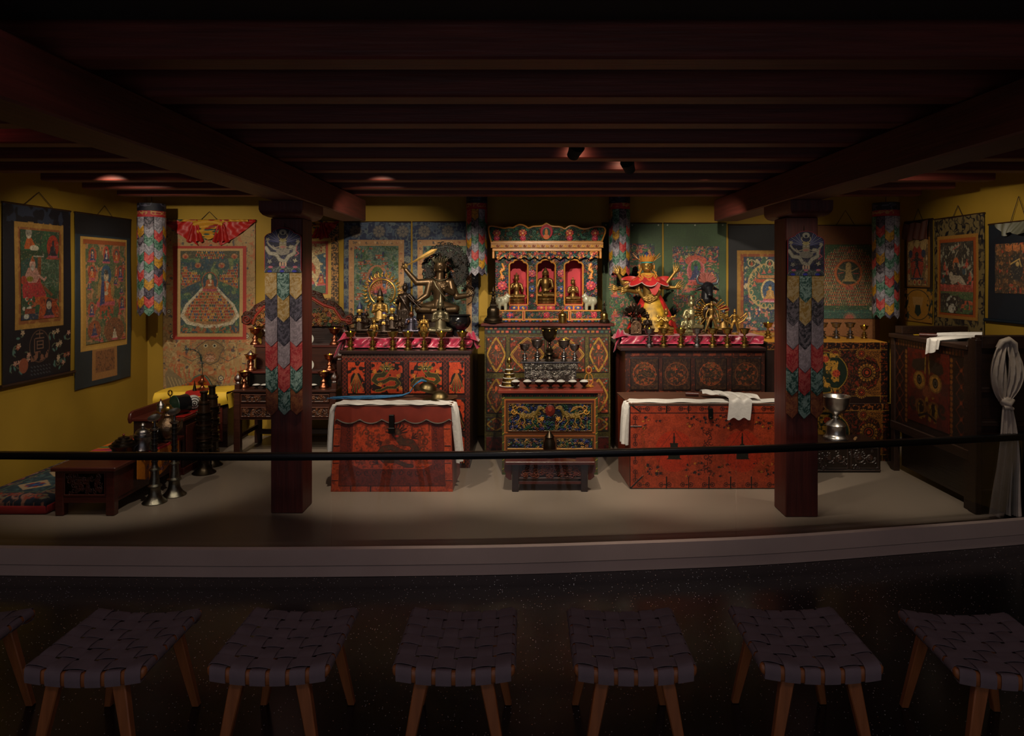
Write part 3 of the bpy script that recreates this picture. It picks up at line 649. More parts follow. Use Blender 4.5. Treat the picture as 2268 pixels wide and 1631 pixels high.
# --- the pair mounted on plain green cloth
for (x0, x1, px0, px1, ptop, seed, main, lab) in ((1334, 1466, 1350, 1449, 540, 71, None, 'green-mounted scroll painting behind the large crowned statue'), (1470, 1608, 1489, 1592, 546, 83, 1, 'green-mounted scroll painting with a blue deity in a pink oval, behind the horned figure')):
    c = Cv(x0, 495, x1, 742, 1.2, '34492a'); c.mottle(x0, 495, x1, 742, '2c3e24', 30, .5, seed, 2, .5)
    for k in range(3): c.ell(x0+8+k*((x1-x0-16)/2), 499, 1.4, 1.4, 'b0b0a0')
    p = Cv(px0, ptop, px1, 733, 1.6, '1c5038'); p.rect(px0, ptop, px1, ptop+34, '182844'); p.mottle(px0, ptop, px1, 733, '27623c', 12, .5, seed, 2, .8)
    p.mottle(px0, ptop, px1, 733, 'a84438', 5, .66, seed+2, 2, 1); p.mottle(px0, ptop, px1, 733, 'b87060', 4, .7, seed+4, 2, 1); p.mottle(px0, ptop, px1, 733, '1e3a6c', 5, .72, seed+9, 2, 1); p.mottle(px0, ptop, px1, 733, '70885c', 6, .6, seed+14, 2, .7, band=.04)
    for k in range(60):
        X, Y = R_.uniform(px0+5, px1-5), R_.uniform(ptop+10, 730); q9 = R_.random()
        if q9 < .5: p.person(X, Y, R_.uniform(6, 10), R_.choice(['b0483c', 'b06048', '1e3a6c', 'b88468', '983038']))
        elif q9 < .75: p.buddha(X, Y, R_.uniform(11, 15), R_.choice(['a84038', '243c6c', 'b07048']), 'b88858', R_.choice(['27603c', 'a05040']))
        else: p.curl(X, Y, 4, k, 1, 1.4, R_.choice(['b87868', 'a84438', 'a8a080']))
    cx = (px0+px1)/2
    if main:
        p.ell(cx, ptop+32, 24, 12, 'b45040'); p.ell(cx, ptop+56, 20, 27, 'c06c70'); p.ell(cx, ptop+54, 17, 22, '9c4048'); p.ell(cx, ptop+46, 11, 15, '1e6040'); p.buddha(cx, ptop+78, 44, '182c5c', '24386c', '1e6040'); p.poly([(cx-22, ptop+86), (cx+22, ptop+86), (cx+16, ptop+78), (cx-16, ptop+78)], 'c0544c')
        for sx in (-1, 1): p.buddha(cx+sx*32, ptop+34, 16, 'b84838', 'c89060', '27603c'); p.buddha(cx+sx*36, ptop+72, 20, 'b85048', 'c89060', '243c6c')
        p.rect(cx-18, ptop+92, cx+18, ptop+98, 'b4504c')
    else:
        for k in range(8): p.buddha(px0+12+(k % 2)*(px1-px0-24), ptop+30+k//2*44, 22, 'b84838', 'c89060', '27603c')
    thangka(lab, c, p, bw_(x0, x1), backloc(x0, x1, 742), 0, cord=False)
# --- black mounted mandala-throne painting behind the right column
c = Cv(1613, 498, 1792, 752, 1.15, '0b0c14'); c.rect(1632, 555, 1776, 745, '8c6420'); c.rect(1640, 563, 1768, 738, '7c3c1c'); c.frame(1632, 555, 1776, 745, 8, '8c6420'); c.mottle(1632, 555, 1776, 745, 'a07830', 5, .6, 3, 2, .5)
p = Cv(1646, 569, 1762, 732, 1.5, '1e4450'); p.mottle(1646, 569, 1762, 732, '2c6048', 10, .5, 91, 3, .9); p.mottle(1646, 569, 1762, 732, '1a2c58', 12, .58, 93, 2, .9); p.mottle(1646, 640, 1762, 732, 'b87060', 7, .6, 95, 2, .9); p.mottle(1646, 569, 1762, 640, 'c8b890', 6, .66, 97, 2, .8)
cx = 1704; p.ell(cx, 634, 50, 52, 'b49a68'); p.ell(cx, 634, 44, 46, '28584c')
for k in range(20):
    a = 2*PI*k/20; p.ell(cx+43*math.cos(a), 634+45*math.sin(a), 5, 6, 'b49a68'); p.ell(cx+43*math.cos(a), 634+45*math.sin(a), 3, 4, '34604c')
for k in range(9): a = PI*k/8; p.buddha(cx-34*math.cos(a), 634-30*math.sin(a), 12, 'b8503c', 'c89c6c', '1e4c40')
p.rect(cx-26, 610, cx+26, 616, 'b87848'); p.rect(cx-30, 618, cx+30, 626, 'a84830'); p.ell(cx, 644, 20, 26, 'c8b078'); p.ell(cx, 644, 16, 22, '1e4c74'); p.buddha(cx+1, 666, 40, 'b88848', 'd0a868', '1e4c74'); p.line([(cx-20, 668), (cx+20, 668)], 3.5, 'c88898')
for X in (1664, 1704, 1744): p.ell(X, 583, 9, 8, 'c0b088'); p.ell(X, 583, 6.5, 6, '1c3c34'); p.person(X, 589, 11, 'a03c28', 'b08450')
for k in range(34): p.person(R_.uniform(1650, 1758), R_.uniform(684, 730), R_.uniform(6, 10), R_.choice(['c07868', 'b84a38', '1e3c64', 'c8c0a8', '2c6448']))
thangka('black-mounted scroll painting of a ringed palace, its right half hidden by the right column', c, p, bw_(1613, 1792), backloc(1613, 1792, 752), 0, cord=False)
# --- thousand-figure painting with an orange ring
c = Cv(1796, 500, 1948, 775, 1.2, '6a3e18'); c.rect(1796, 708, 1948, 775, '8a5630'); c.mottle(1796, 708, 1948, 775, 'a06c40', 4, .5, 7, 2, .7, band=.05)
p = Cv(1798, 542, 1946, 706, 1.6, '2c5434'); p.mottle(1798, 542, 1946, 706, '1e4430', 12, .5, 7, 2, .8)
dom = lambda x, y: ((x-1878)/72)**2+((y-640)/92)**2 < 1 and y < 684
inside_rows(p, dom, 1800, 1946, 552, 684, 5, 6.6, ['a04c34', 'b0603c', '8c3c2c', 'b47c50', '6c5c3c'], 7)
p.poly([(1798, 686), (1946, 686), (1946, 706), (1798, 706)], '24544c'); p.line([(1798, 690), (1946, 692)], 2, '3c6c58')
p.ell(1878, 605, 31, 31, 'b4542c'); p.ring(1878, 605, 28.5, 28.5, 2, 'c87038'); p.ell(1878, 605, 25.5, 25.5, '24382c')
p.poly([(1868, 624), (1872, 604), (1872, 590), (1884, 590), (1884, 604), (1890, 624)], 'ac8c58'); p.ell(1878, 588, 6, 7, 'b4945c'); p.line([(1862, 598), (1855, 594)], 2.4, 'ac8c58'); p.line([(1862, 598), (1872, 600), (1886, 600), (1898, 594)], 2.6, 'ac8c58'); p.line([(1868, 620), (1862, 628)], 3, 'ac8c58'); p.line([(1888, 620), (1895, 626)], 3, 'ac8c58'); p.line([(1856, 606), (1866, 604)], 2, 'b04838'); p.line([(1890, 606), (1900, 606)], 2, 'b04838')
p.ell(1880, 638, 9, 5, 'b45040'); p.ell(1880, 704, 14, 12, '7a6c58'); p.ell(1880, 706, 10, 10, 'b05c4c'); p.ell(1928, 684, 4, 4, 'c0bca0'); p.buddha(1880, 560, 12, 'b4482c', 'b08450', '8c3020')
thangka('brown-mounted painting of countless small figures around a figure in an orange ring', c, p, bw_(1796, 1948), backloc(1796, 1948, 775), 0, cordh=.16, cw=.1)
# ---------------------------------------------------------------- left wall (units: cm from the near upper corner)
def wall_thangka(lab, M, P, side, dnear, dfar, ztop, **k):
    x0, y0, x1, y1 = M.b; w = dfar-dnear; h = (y1-y0)*w/(x1-x0); X = XL+.012 if side < 0 else XR-.012
    return thangka(lab, M, P, w, (X, (dnear+dfar)/2, ztop-h), PI/2 if side < 0 else -PI/2, **k)
c = Cv(0, 0, 79, 141, 2.3, '0c0e1a'); c.mottle(0, 0, 79, 14, '2a3448', 6, .55, 2, 2, .8); c.rect(12, 13.5, 69, 99, 'a07838'); c.rect(16, 17.5, 66, 95, '8a5430'); c.mottle(12, 13, 69, 99, 'b88c48', 4, .6, 4, 2, .5)
for k in range(18):      # blossom branches on the lower mount
    x = R_.choice([R_.uniform(8, 26), R_.uniform(54, 74)]); y = R_.uniform(100, 136); c.curl(x, y, 5, R_.uniform(0, 6), .5, .8, '5c6450'); c.flower(x+2, y-2, 2.3, R_.choice(['c08c78', 'a85c44', 'c4a888']), 'd0b090', 5)
    c.ell(x-3, y+2, 2, .9, '4c7068', None, R_.uniform(0, 3))
c.ring(40, 114, 11.5, 13, .7, '5c4438'); c.mottle(30, 118, 50, 126, '7a5240', 3, .5, 8)
for a, b in (((36, 104), (44, 104)), ((35, 107.5), (45, 107.5)), ((40, 102), (40, 107)), ((37, 110), (44, 110)), ((37, 110), (37, 116)), ((44, 110), (44, 116)), ((37, 113), (44, 113)), ((37, 116), (44, 116)), ((34, 108), (34, 119))): c.line([a, b], .8, '7a5a48')
for k in range(7):
    for j in range(3): c.line([(30+k*3.4, 130+j*3), (31.6+k*3.4, 131+j*3)], .6, '4c5058')
c.ell(22, 128, 5, 6, '8a4a34')
p = Cv(18, 19.5, 63, 92, 2.9, '1f4a34'); p.mottle(18, 19, 63, 92, '2c6440', 8, .5, 3, 3, .8); p.rect(18, 42, 40, 60, '1e5048'); p.poly([(38, 42), (63, 42), (63, 70), (40, 58)], '3c6048'); p.mottle(40, 42, 63, 68, '7a9078', 4, .6, 6, 2, .8, band=.05)
p.poly([(37, 40), (41, 40), (41, 62), (56, 72), (54, 74), (37, 62)], '8a4c28'); p.rect(32, 38.5, 44, 41, 'b0a898')
p.poly([(22, 33), (25, 26), (30, 26), (35, 33), (37, 35), (22, 35)], 'c85c20'); p.ell(27, 23, 3, 3.6, 'd8c8b0'); p.ell(27, 21.5, 3.6, 3, '9c9484'); p.ell(33, 34, 5, 2.4, 'd8ccb0'); p.poly([(18, 36), (38, 36), (44, 40), (30, 40), (18, 46)], '1c4428')
p.ell(55, 32, 7.5, 9.5, 'b4301c'); p.buddha(55, 41, 16, '1a1c30', '2c2c40', 'b4301c'); p.line([(48, 42), (62, 42)], 1.6, 'b04838')
p.poly([(20, 74), (19, 66), (24, 56), (38, 56), (42, 64), (48, 72), (46, 76)], 'b82c34'); p.poly([(34, 74), (48, 73), (46, 80), (34, 80)], 'c45420')
p.poly([(22, 57), (26, 50), (36, 50), (40, 57), (36, 62), (26, 62)], 'c89080'); p.ell(31, 47.5, 3.4, 4, 'd8a898'); p.poly([(28.5, 45), (31, 40), (34, 45)], 'c85820'); p.ell(31, 50, 2, 2.4, 'c0b4a8'); p.line([(38, 56), (45, 60), (47, 58)], 2, 'd09c8c'); p.ell(28, 59, 4, 2.2, '8c8020'); p.ell(21, 60, 3.5, 3.5, 'b03c28')
for k in range(16): p.ell(R_.uniform(19, 34), R_.uniform(74, 83), R_.uniform(1, 2), R_.uniform(1, 1.8), R_.choice(['d8d4c0', 'd8d4c0', '2c5c34', 'b85838']))
p.poly([(38, 92), (40, 80), (47, 74), (58, 76), (63, 84), (63, 92)], 'bc4c1c'); p.mottle(40, 76, 63, 92, '98300e', 4, .55, 12); p.buddha(51, 91, 17, '24283c', '38405c', '1c2034'); p.ell(51, 81, 3, 3.4, 'c8b8a0'); p.poly([(18, 88), (38, 86), (38, 92), (18, 92)], '1c3450'); p.ell(24, 89, 3, 2, 'd0d0c0'); p.rect(22, 83, 34, 87, '8a3c24')
wall_thangka('scroll painting of a seated ascetic in a black blossom-embroidered mount, nearest on the left wall', c, p, -1, 5.284, 6.071, 2.248, roller=M_['darkwood'], cordh=.12, cw=.17)
c = Cv(0, 0, 86, 157, 2.2, '26323a'); c.mottle(0, 0, 86, 157, '1e282e', 20, .5, 7, 2, .5); c.rect(0, 0, 86, 19, '191a1e'); c.rect(7, 20.5, 79, 124, 'a47c3c'); c.frame(7, 20.5, 79, 124, 3, 'b08844'); c.rect(11, 23, 77, 27.5, '8c4a28'); c.rect(24, 124, 62, 152, '94683c'); c.rect(29, 126, 58, 146, '7c5234'); c.mottle(29, 126, 58, 146, '3e2a24', 3, .5, 9, 2, .8, band=.06)
p = Cv(14, 27, 76, 118.5, 2.7, '6a6440'); p.mottle(14, 27, 76, 119, '3a5a3c', 6, .5, 5, 3, .8); p.mottle(14, 27, 76, 119, 'b07850', 5, .58, 8, 2, .9)
for k in range(44):
    x, y = R_.uniform(17, 73), R_.uniform(34, 118)
    if abs(x-44) > 15 or y > 98 or y < 40: p.buddha(x, y, R_.uniform(6, 9), R_.choice(['b04020', 'c05c28', 'a83020', '2a3860']), 'c8a478', R_.choice(['2c5c40', '28446c', 'a03820']))
for X, Y in ((24, 42), (60, 42), (23, 58), (67, 58), (22, 92), (70, 88)): p.ell(X, Y-5, 6, 7, 'a04028'); p.buddha(X, Y+1, 12, R_.choice(['c06028', '28386c']), 'c8a478', '2c4c58')
p.ell(44, 36, 4.5, 8, 'a83428'); p.buddha(44, 44, 15, '20305c', 'c8c0b0', 'a83428')
p.ell(44, 70, 13, 17, '9c7c44'); p.ell(44, 54, 7.5, 8, '24506c'); p.buddha(44, 84, 38, 'c05c24', 'c8b08c', '24506c'); p.poly([(37, 62), (41, 60), (42, 82), (34, 84)], '24386c'); p.rect(34, 84, 56, 96, 'a44428'); p.mottle(34, 84, 56, 98, '2c5c40', 3, .55, 9); p.ell(26, 106, 10, 9, '8c4428'); p.ell(57, 108, 16, 12, '7c4a2c'); p.buddha(26, 112, 14, '2c3460', '5a4c60', 'a85c28'); p.buddha(58, 117, 13, 'c0b49c', 'c8b498', '6c4028')
wall_thangka('tall slate-mounted painting of a monk among many small figures, second on the left wall', c, p, -1, 6.132, 6.995, 2.248, cordh=.1, cw=.12)
# ---------------------------------------------------------------- right wall (units: cm from the far upper corner)
c = Cv(0, 0, 49, 101, 2.4, '3c2412'); c.mottle(0, 0, 49, 101, '5c3c1c', 5, .5, 4, 2, .8); c.frame(0, 0, 49, 68, 4, '2c2014'); c.rect(4, 17, 45, 66, '8c5c28'); c.rect(0, 68, 49, 101, 'a8762c'); c.ring(24, 84, 22, 15, .8, '30342c'); c.mottle(0, 68, 8, 101, '28302c', 3, .55, 9); c.mottle(40, 68, 49, 101, '28302c', 3, .55, 19); c.poly([(14, 76), (34, 76), (32, 84), (24, 92), (16, 84)], 'b4884c'); c.poly([(20, 84), (28, 84), (30, 92), (24, 96), (18, 92)], '28342c')
p = Cv(7, 19, 42, 65, 3.2, '7a5c38'); p.mottle(7, 19, 42, 65, 'b48c54', 5, .55, 3); p.ell(24, 42, 11, 18, 'a83020'); p.ell(24, 34, 3, 3, '1c1418'); p.poly([(21, 36), (27, 36), (26, 48), (22, 48)], '1c1a28')
for k in range(7): a = -PI*k/6; p.line([(24, 39), (24+10*math.cos(a), 41+4*math.sin(a))], 1, '1c1a28')
p.line([(22, 47), (18, 56)], 2, '1c1a28'); p.line([(26, 47), (30, 56)], 2, '1c1a28'); p.line([(14, 58), (34, 58)], 2, '24304c'); p.ell(24, 23, 4, 4, 'c8a868')
for X in (13, 35): p.ell(X, 25, 5, 5, 'c09c60'); p.ell(X, 33, 3.5, 4, '20304c')
for X in (20, 28): p.ell(X, 61.5, 3, 3, 'c8a468'); p.ell(X, 61.5, 1.6, 1.8, 'a83c24')
for k in range(10): p.person(R_.choice([10, 39])+R_.uniform(-2, 2), R_.uniform(38, 64), 5, R_.choice(['b04428', 'c8a070']))
T = wall_thangka('small red and gold scroll painting on the right wall, bunched brown cloth over its top', c, p, 1, 6.70, 7.19, 2.235, cordh=.12, cw=.08)
obj('bunched_cover', MB().sheet(lambda u, v: ((u-.5)*.44, -.02-.015*math.sin(u*26+v*2)-.012*v, 1.01-.17*v-.03*abs(math.sin(u*7))), 40, 8, .004), mat('brown_silk', '4a2418', .6), T, smooth=60)
c = Cv(0, 0, 72.4, 111, 2.3, '6c5c3c'); brocade(c, 0, 0, 73, 111, '6e5e3a', '15141a', 5, 41, 1., '17161c'); c.rect(4.8, 16.8, 64.8, 93, '9a6c2c'); c.rect(8, 20, 61.5, 90.5, '94481e')
p = Cv(10.9, 23, 58.4, 88, 2.9, '34302c'); p.mottle(11, 23, 59, 60, 'a09c84', 4, .62, 6, 2, .9); p.mottle(11, 23, 59, 60, '1a1818', 6, .5, 9, 2, .9); p.rect(10.9, 62, 59, 70, 'a03c30'); p.mottle(10.9, 58, 59, 74, 'c05044', 3, .55, 12); p.mottle(10.9, 68, 59, 88, '48683c', 7, .42, 14, 2, .9)
p.mottle(10.9, 70, 26, 84, '1e1a1c', 4, .5, 15); p.ell(35, 44, 4.5, 7, 'c05a20'); p.poly([(30, 54), (33, 42), (38, 42), (41, 54)], '201c24'); p.poly([(27, 60), (30, 53), (42, 54), (50, 62), (44, 62), (38, 59), (30, 62)], 'b8a890'); p.ell(28, 54, 3, 4, 'b8a890'); p.line([(30, 30), (40, 26)], 1, 'b04a40')
for X, Y in ((18, 46), (22, 50), (50, 44), (46, 50), (54, 56), (16, 58)): p.person(X, Y+3, 8, R_.choice(['b44030', 'b84c34', '2c4c5c']), 'b04038')
for k in range(30):
    q, r_ = R_.uniform(12, 57), R_.uniform(25, 54); p.line([(q, r_), (q+R_.uniform(-2, 2), r_+3)], .8, 'b4ac90')
p.ell(28, 80, 8, 8, 'b8b4a4'); p.mottle(18, 72, 38, 88, '241c1c', 3, .52, 21); p.ell(26, 84, 3, 3, 'c8c0b0'); p.mottle(42, 76, 59, 84, 'b8502c', 3, .5, 22)
wall_thangka('orange-framed scroll painting of a horse rider on black and olive brocade, right wall', c, p, 1, 5.944, 6.668, 2.223, cordh=.1, cw=.07)
c = Cv(0, 0, 72, 81, 2.2, '0c1420'); c.mottle(0, 0, 72, 81, '101c28', 30, .5, 2, 2, .6)
p = Cv(9, 17, 62, 58, 2.9, '3c281c'); p.mottle(9, 17, 62, 58, '6e4424', 4, .5, 3, 3, .8); p.mottle(9, 17, 62, 58, '14181c', 4, .55, 7, 2, .9); p.mottle(9, 17, 62, 58, '9c6434', 3, .66, 9, 2, .9); p.mottle(9, 17, 62, 58, 'b03c24', 3, .74, 11, 2, .9)
for X in (26, 35, 44): p.poly([(X-4, 23), (X-4, 17.5), (X-1, 19), (X, 17), (X+1, 19), (X+4, 17.5), (X+4, 23), (X, 24)], 'c06c34')
p.ell(35, 38, 7, 10, '161a24'); p.line([(28, 34), (38, 30), (40, 36)], 1, 'c8a050'); p.ell(36, 34, 2, 2, 'c8a460')
T = wall_thangka('dark blue scroll painting with gathered pale grey cloth at its top, right wall', c, p, 1, 5.17, 5.886, 2.118, roller=mat('navy_roller', '0c1824', .5), cordh=.2, cw=.09)
obj('gathered_cloth', MB().sheet(lambda u, v: ((u-.5)*.5*(1-.35*v), -.02-.014*math.sin(u*30+v*5)-.03*v*math.sin(PI*u), .80-.075*v-.03*math.sin(u*6.2+.6)**2*v), 44, 12, .004), mat('grey_silk', '5c5a48', .5), T, smooth=60)
# ---------------------------------------------------------------- furniture
M_['lacq'] = mat('painted_lacquer', attr=True, rough=.38, bump=.3, bscale=180, var=.18, vscale=18, coat=.15)
M_['carve'] = mat('carved_painted_wood', attr=True, rough=.46, var=.1, vscale=30, spec=.35)
M_['darklacq'] = woodmat('dark_lacquer', '24120e', .38, 0, .3, .2)
M_['redbrown'] = woodmat('red_brown_lacquer', '4a1a12', .4, 0, .3, .2)
M_['redlac'] = mat('red_lacquer', '7c2c1c', .4, var=.25, vscale=9, coat=.2)
M_['gold'] = mat('gilt_wood', 'a86f2a', .38, var=.15, vscale=20, coat=.3)
M_['satin'] = mat('magenta_satin', '94183a', .36, var=.1, vscale=8); M_['satin'].node_tree.nodes['Principled BSDF'].inputs['Sheen Weight'].default_value = .4
M_['white'] = mat('white_silk', 'd0ccc8', .5, var=.08, vscale=30, bump=.5, bscale=60)
M_['lidwood'] = woodmat('worn_lid_wood', '5c3a2a', .5, 0)
M_['iron'] = mat('black_iron', '14120f', .45, .6)
def ink(cv, k=.25, c='5c4a34'): cv.C = cv.C*(1-k)+lin(c)*k; return cv
def dragon(c, cx, cy, s, col, edge='c09038', flip=1, h=None, claws='c8782c', eye='e0d090', mane='3c5c38'):
    pts = [(.0, -.28), (-.12, -.12), (-.34, -.1), (-.44, .04), (-.3, .16), (-.08, .1), (.1, .0), (.3, .02), (.42, .16), (.28, .3), (.02, .3), (-.2, .4), (-.42, .42)]
    P = [(cx+flip*x*s, cy+y*s) for x, y in pts]; Q = []
    for i in range(len(P)-1):
        for k in range(3): t = k/3; Q.append((P[i][0]*(1-t)+P[i+1][0]*t, P[i][1]*(1-t)+P[i+1][1]*t))
    for i in range(len(Q)-1):
        w_ = s*(.15-.1*i/len(Q)); c.line([Q[i], Q[i+1]], w_+s*.03, edge)
    for i in range(len(Q)-1):
        w_ = s*(.15-.1*i/len(Q)); c.line([Q[i], Q[i+1]], w_, col, h)
    for x, y, a in ((-.36, -.2, 2.5), (-.2, .26, 2), (.34, -.12, -.5), (.42, .36, .6)):
        for k in range(4): b = a+(k-1.5)*.5; c.line([(cx+flip*x*s, cy+y*s), (cx+flip*x*s+.12*s*math.cos(b)*flip, cy+y*s-.12*s*math.sin(b))], s*.03, claws)
    for k in range(9): a = PI*(.0+k/8); c.line([(cx, cy-.3*s), (cx+.24*s*math.cos(a), cy-.34*s-.2*s*math.sin(a))], s*.035, mane if k % 2 else edge)
    c.ell(cx, cy-.31*s, .11*s, .12*s, edge); c.ell(cx, cy-.3*s, .09*s, .1*s, col, h)
    for sx in (-1, 1): c.ell(cx+sx*.04*s, cy-.33*s, .018*s, .018*s, eye)
    c.ell(cx, cy-.25*s, .05*s, .025*s, 'a83020')
def foliage(c, x0, y0, x1, y1, cols, n, r, seed=1, h=.6, wd=None):
    q = random.Random(seed)
    for _ in range(n):
        x, y = q.uniform(x0, x1), q.uniform(y0, y1); rr = q.uniform(.6, 1.2)*r; c.curl(x, y, rr, q.uniform(0, 6.3), q.uniform(.6, 1.3), (wd or r*.32), q.choice(cols), h, q.choice((-1, 1)))
def lattice(c, x0, y0, x1, y1, s, col, wd=1.):
    n = max(1, round((x1-x0)/s)); dx = (x1-x0)/n; m = max(1, round((y1-y0)/s)); dy = (y1-y0)/m
    for i in range(n):
        for j in range(m):
            a, b = x0+i*dx, y0+j*dy; c.line([(a, b), (a+dx, b+dy)], wd, col); c.line([(a+dx, b), (a, b+dy)], wd, col)
class Fr:
    def __init__(s, d, xc): s.d = d; s.xc = xc
    def x(s, px, dy=0.): return PX(px, s.d+dy)-s.xc
    def z(s, py, dy=0.): return PZ(py, s.d+dy)
def fpanel(name, cv, fr, parent, m, depth=.01, relief=0., dy=0., **k):
    """canvas in photo pixels placed on the plane d+dy of a frame"""
    x0, y0, x1, y1 = cv.b; return panel(name, cv, fr.x(x1, dy)-fr.x(x0, dy), fr.z(y0, dy)-fr.z(y1, dy), parent, m, depth, relief, loc=((fr.x(x0, dy)+fr.x(x1, dy))/2, dy, fr.z(y1, dy)), **k)
# ---- left altar cabinet with dragon and phoenix doors
d = 6.09; xa, xb = PX(757, d), PX(1041, d); xc = (xa+xb)/2; W = xb-xa
fr = Fr(d, xc)
CA = thing('altar_cabinet', 'dark lacquered altar cabinet with orange dragon and phoenix doors, under the left group of statues', 'cabinet', (xc, d, 0))
obj('body', MB().box(-W/2, W/2, .012, .98, 0, 1.0), M_['darklacq'], CA, bevel=.004)
obj('top', MB().box(-W/2-.02, W/2+.02, -.02, 1.0, 1.0, 1.03), M_['darklacq'], CA, bevel=.006)
c = Cv(757, 783, 1041, 1037, 1.25, '2c1410'); c.mottle(757, 783, 1041, 1037, '3e1c14', 5, .5, 3, 2, .7)
for k in range(40): c.ell(760+k*7.1, 787, 2.6, 2, '6a4a34')
lattice(c, 757, 791, 1041, 801, 10, '7a2c1c', 1.3); c.line([(757, 791), (1041, 791)], 1, '6e5040')
for X in (763.5, 814.5, 899, 986, 1036): lattice(c, X-4.5, 801, X+4.5, 1037, 9, '6e2a1c', 1.2)
c.rect(757, 876, 1041, 881, '3a1a12'); c.rect(757, 958, 1041, 962, '3a1a12')
grain(c, 3., .35, 0); fpanel('carved_face', c, fr, CA, M_['lacq'], .012, .002)
for y0, y1 in ((801, 873), (884, 956), (966, 1028)):
    for x0, x1, kind in ((769, 809, 'p'), (820, 893, 'd'), (905, 980, 'D'), (993, 1030, 'p')):
        p = Cv(x0, y0, x1, y1, 1.7, 'b03c1c'); p.mottle(x0, y0, x1, y1, '24140e', 8, .56, x0+y0, 2, 1); 
        if kind == 'p':
            p.ell((x0+x1)/2, y0+44, 13, 20, '20140e')
            for k in range(9): p.line([((x0+x1)/2, y0+24), ((x0+x1)/2-16+k*4, y0+70-abs(k-4)*2)], 1.3, 'b0401e' if k % 2 else '8c6a2c')
            p.ell((x0+x1)/2, y0+22, 6, 5, 'b0481e')
        else: dragon(p, (x0+x1)/2, y0+38, 66, '3c3418', '8c7830', 1 if kind == 'd' else -1)
        p.frame(x0, y0, x1, y1, 1.6, '140a08')
        grain(p, 3., .4, 0); fpanel('door_panel', p, fr, CA, M_['lacq'], .006, 0, dy=-.004)
# ---- right altar cabinet with four dark panels
d = 6.2; xa, xb = PX(1385, d), PX(1694, d); xc = (xa+xb)/2; W = xb-xa; fr = Fr(d, xc)
CC = thing('altar_cabinet', 'dark red lacquered cabinet with four faded roundel panels, under the right group of statues', 'cabinet', (xc, d, 0))
obj('body', MB().box(-W/2, W/2, .012, .9, 0, 1.015), M_['redbrown'], CC, bevel=.004)
obj('top', MB().box(-W/2-.05, W/2+.004, -.03, .92, 1.015, 1.046), M_['darklacq'], CC, bevel=.006)
c = Cv(1385, 774, 1694, 1040, 1.2, '381a12'); c.mottle(1385, 774, 1694, 1040, '24110d', 4, .48, 8, 3, .8); c.mottle(1385, 774, 1694, 1040, '6c2e1a', 4, .7, 12, 2, .8)
for k in range(9): c.rect(1400+k*34, 783, 1416+k*34, 788, '642a18')
c.rect(1385, 790.5, 1694, 792, '160b09'); c.rect(1385, 774, 1694, 779, '5c3c2c')
grain(c, 3., .35, 0); fpanel('carved_face', c, fr, CC, M_['lacq'], .012, .002)
for y0, y1 in ((793, 865), (885, 950)):
    for i, (x0, x1) in enumerate(((1396, 1459), (1467, 1530), (1539, 1610), (1620, 1686))):
        p = Cv(x0, y0, x1, y1, 1.6, '24140e'); p.mottle(x0, y0, x1, y1, '3c2616', 3, .5, x0, 2, .8); cx, cy = (x0+x1)/2, (y0+y1)/2; g = .75+.25*(i % 2 == 0)
        p.ring(cx, cy, 25, 25, 1.4, '6a3c20'); dragon(p, cx, cy, 44, '241c12', '5c3c1c' if i % 2 == 0 else '40281a', 1 if i % 2 else -1, claws='64301a', eye='6c5428', mane='50301a'); p.mottle(cx-20, cy-22, cx+20, cy+24, '7a3c1c', 4, .62, i, 2, .7)
        for k in range(14): p.curl(cx+24*math.cos(k*.45), cy+24*math.sin(k*.45), 3, k, .8, 1.2, '7c3418' if i % 2 == 0 else '502414')
        p.frame(x0, y0, x1, y1, 2, '150b09'); grain(p, 3., .4, 0); fpanel('door_panel', p, fr, CC, M_['lacq'], .006, 0, dy=-.004)
# ---- centre altar cabinet
d = 6.6; xa, xb = PX(1073, d), PX(1352, d); xc = (xa+xb)/2; W = xb-xa; fr = Fr(d, xc)
CB = thing('altar_cabinet', 'tall olive and red painted cabinet in the centre, carrying the carved shrine', 'cabinet', (xc, d, 0))
TB = 1.235
obj('body', MB().box(-W/2, W/2, .012, .68, .0, TB-.03), M_['darklacq'], CB, bevel=.003)
obj('top', MB().box(-W/2-.035, W/2+.035, -.03, .7, TB-.03, TB), M_['redbrown'], CB, bevel=.006)
c = Cv(1073, 722, 1352, 1004, 1.25, '3c3414'); c.mottle(1073, 722, 1352, 1004, '5c5020', 3.5, .5, 4, 2, .8, band=.06)
c.rect(1073, 722, 1352, 741, '241c14')
for r in range(2):
    for k in range(28): c.rect(1075+k*10+(5 if r else 0), 724+r*9, 1081+k*10+(5 if r else 0), 730+r*8, ['8c3c2c', '2c4c48', '8c5c20', '3c4a34', 'a04438'][(k*2+r) % 5])
grain(c, 3., .35, 0); fpanel('painted_face', c, fr, CB, M_['lacq'], .012, .003)
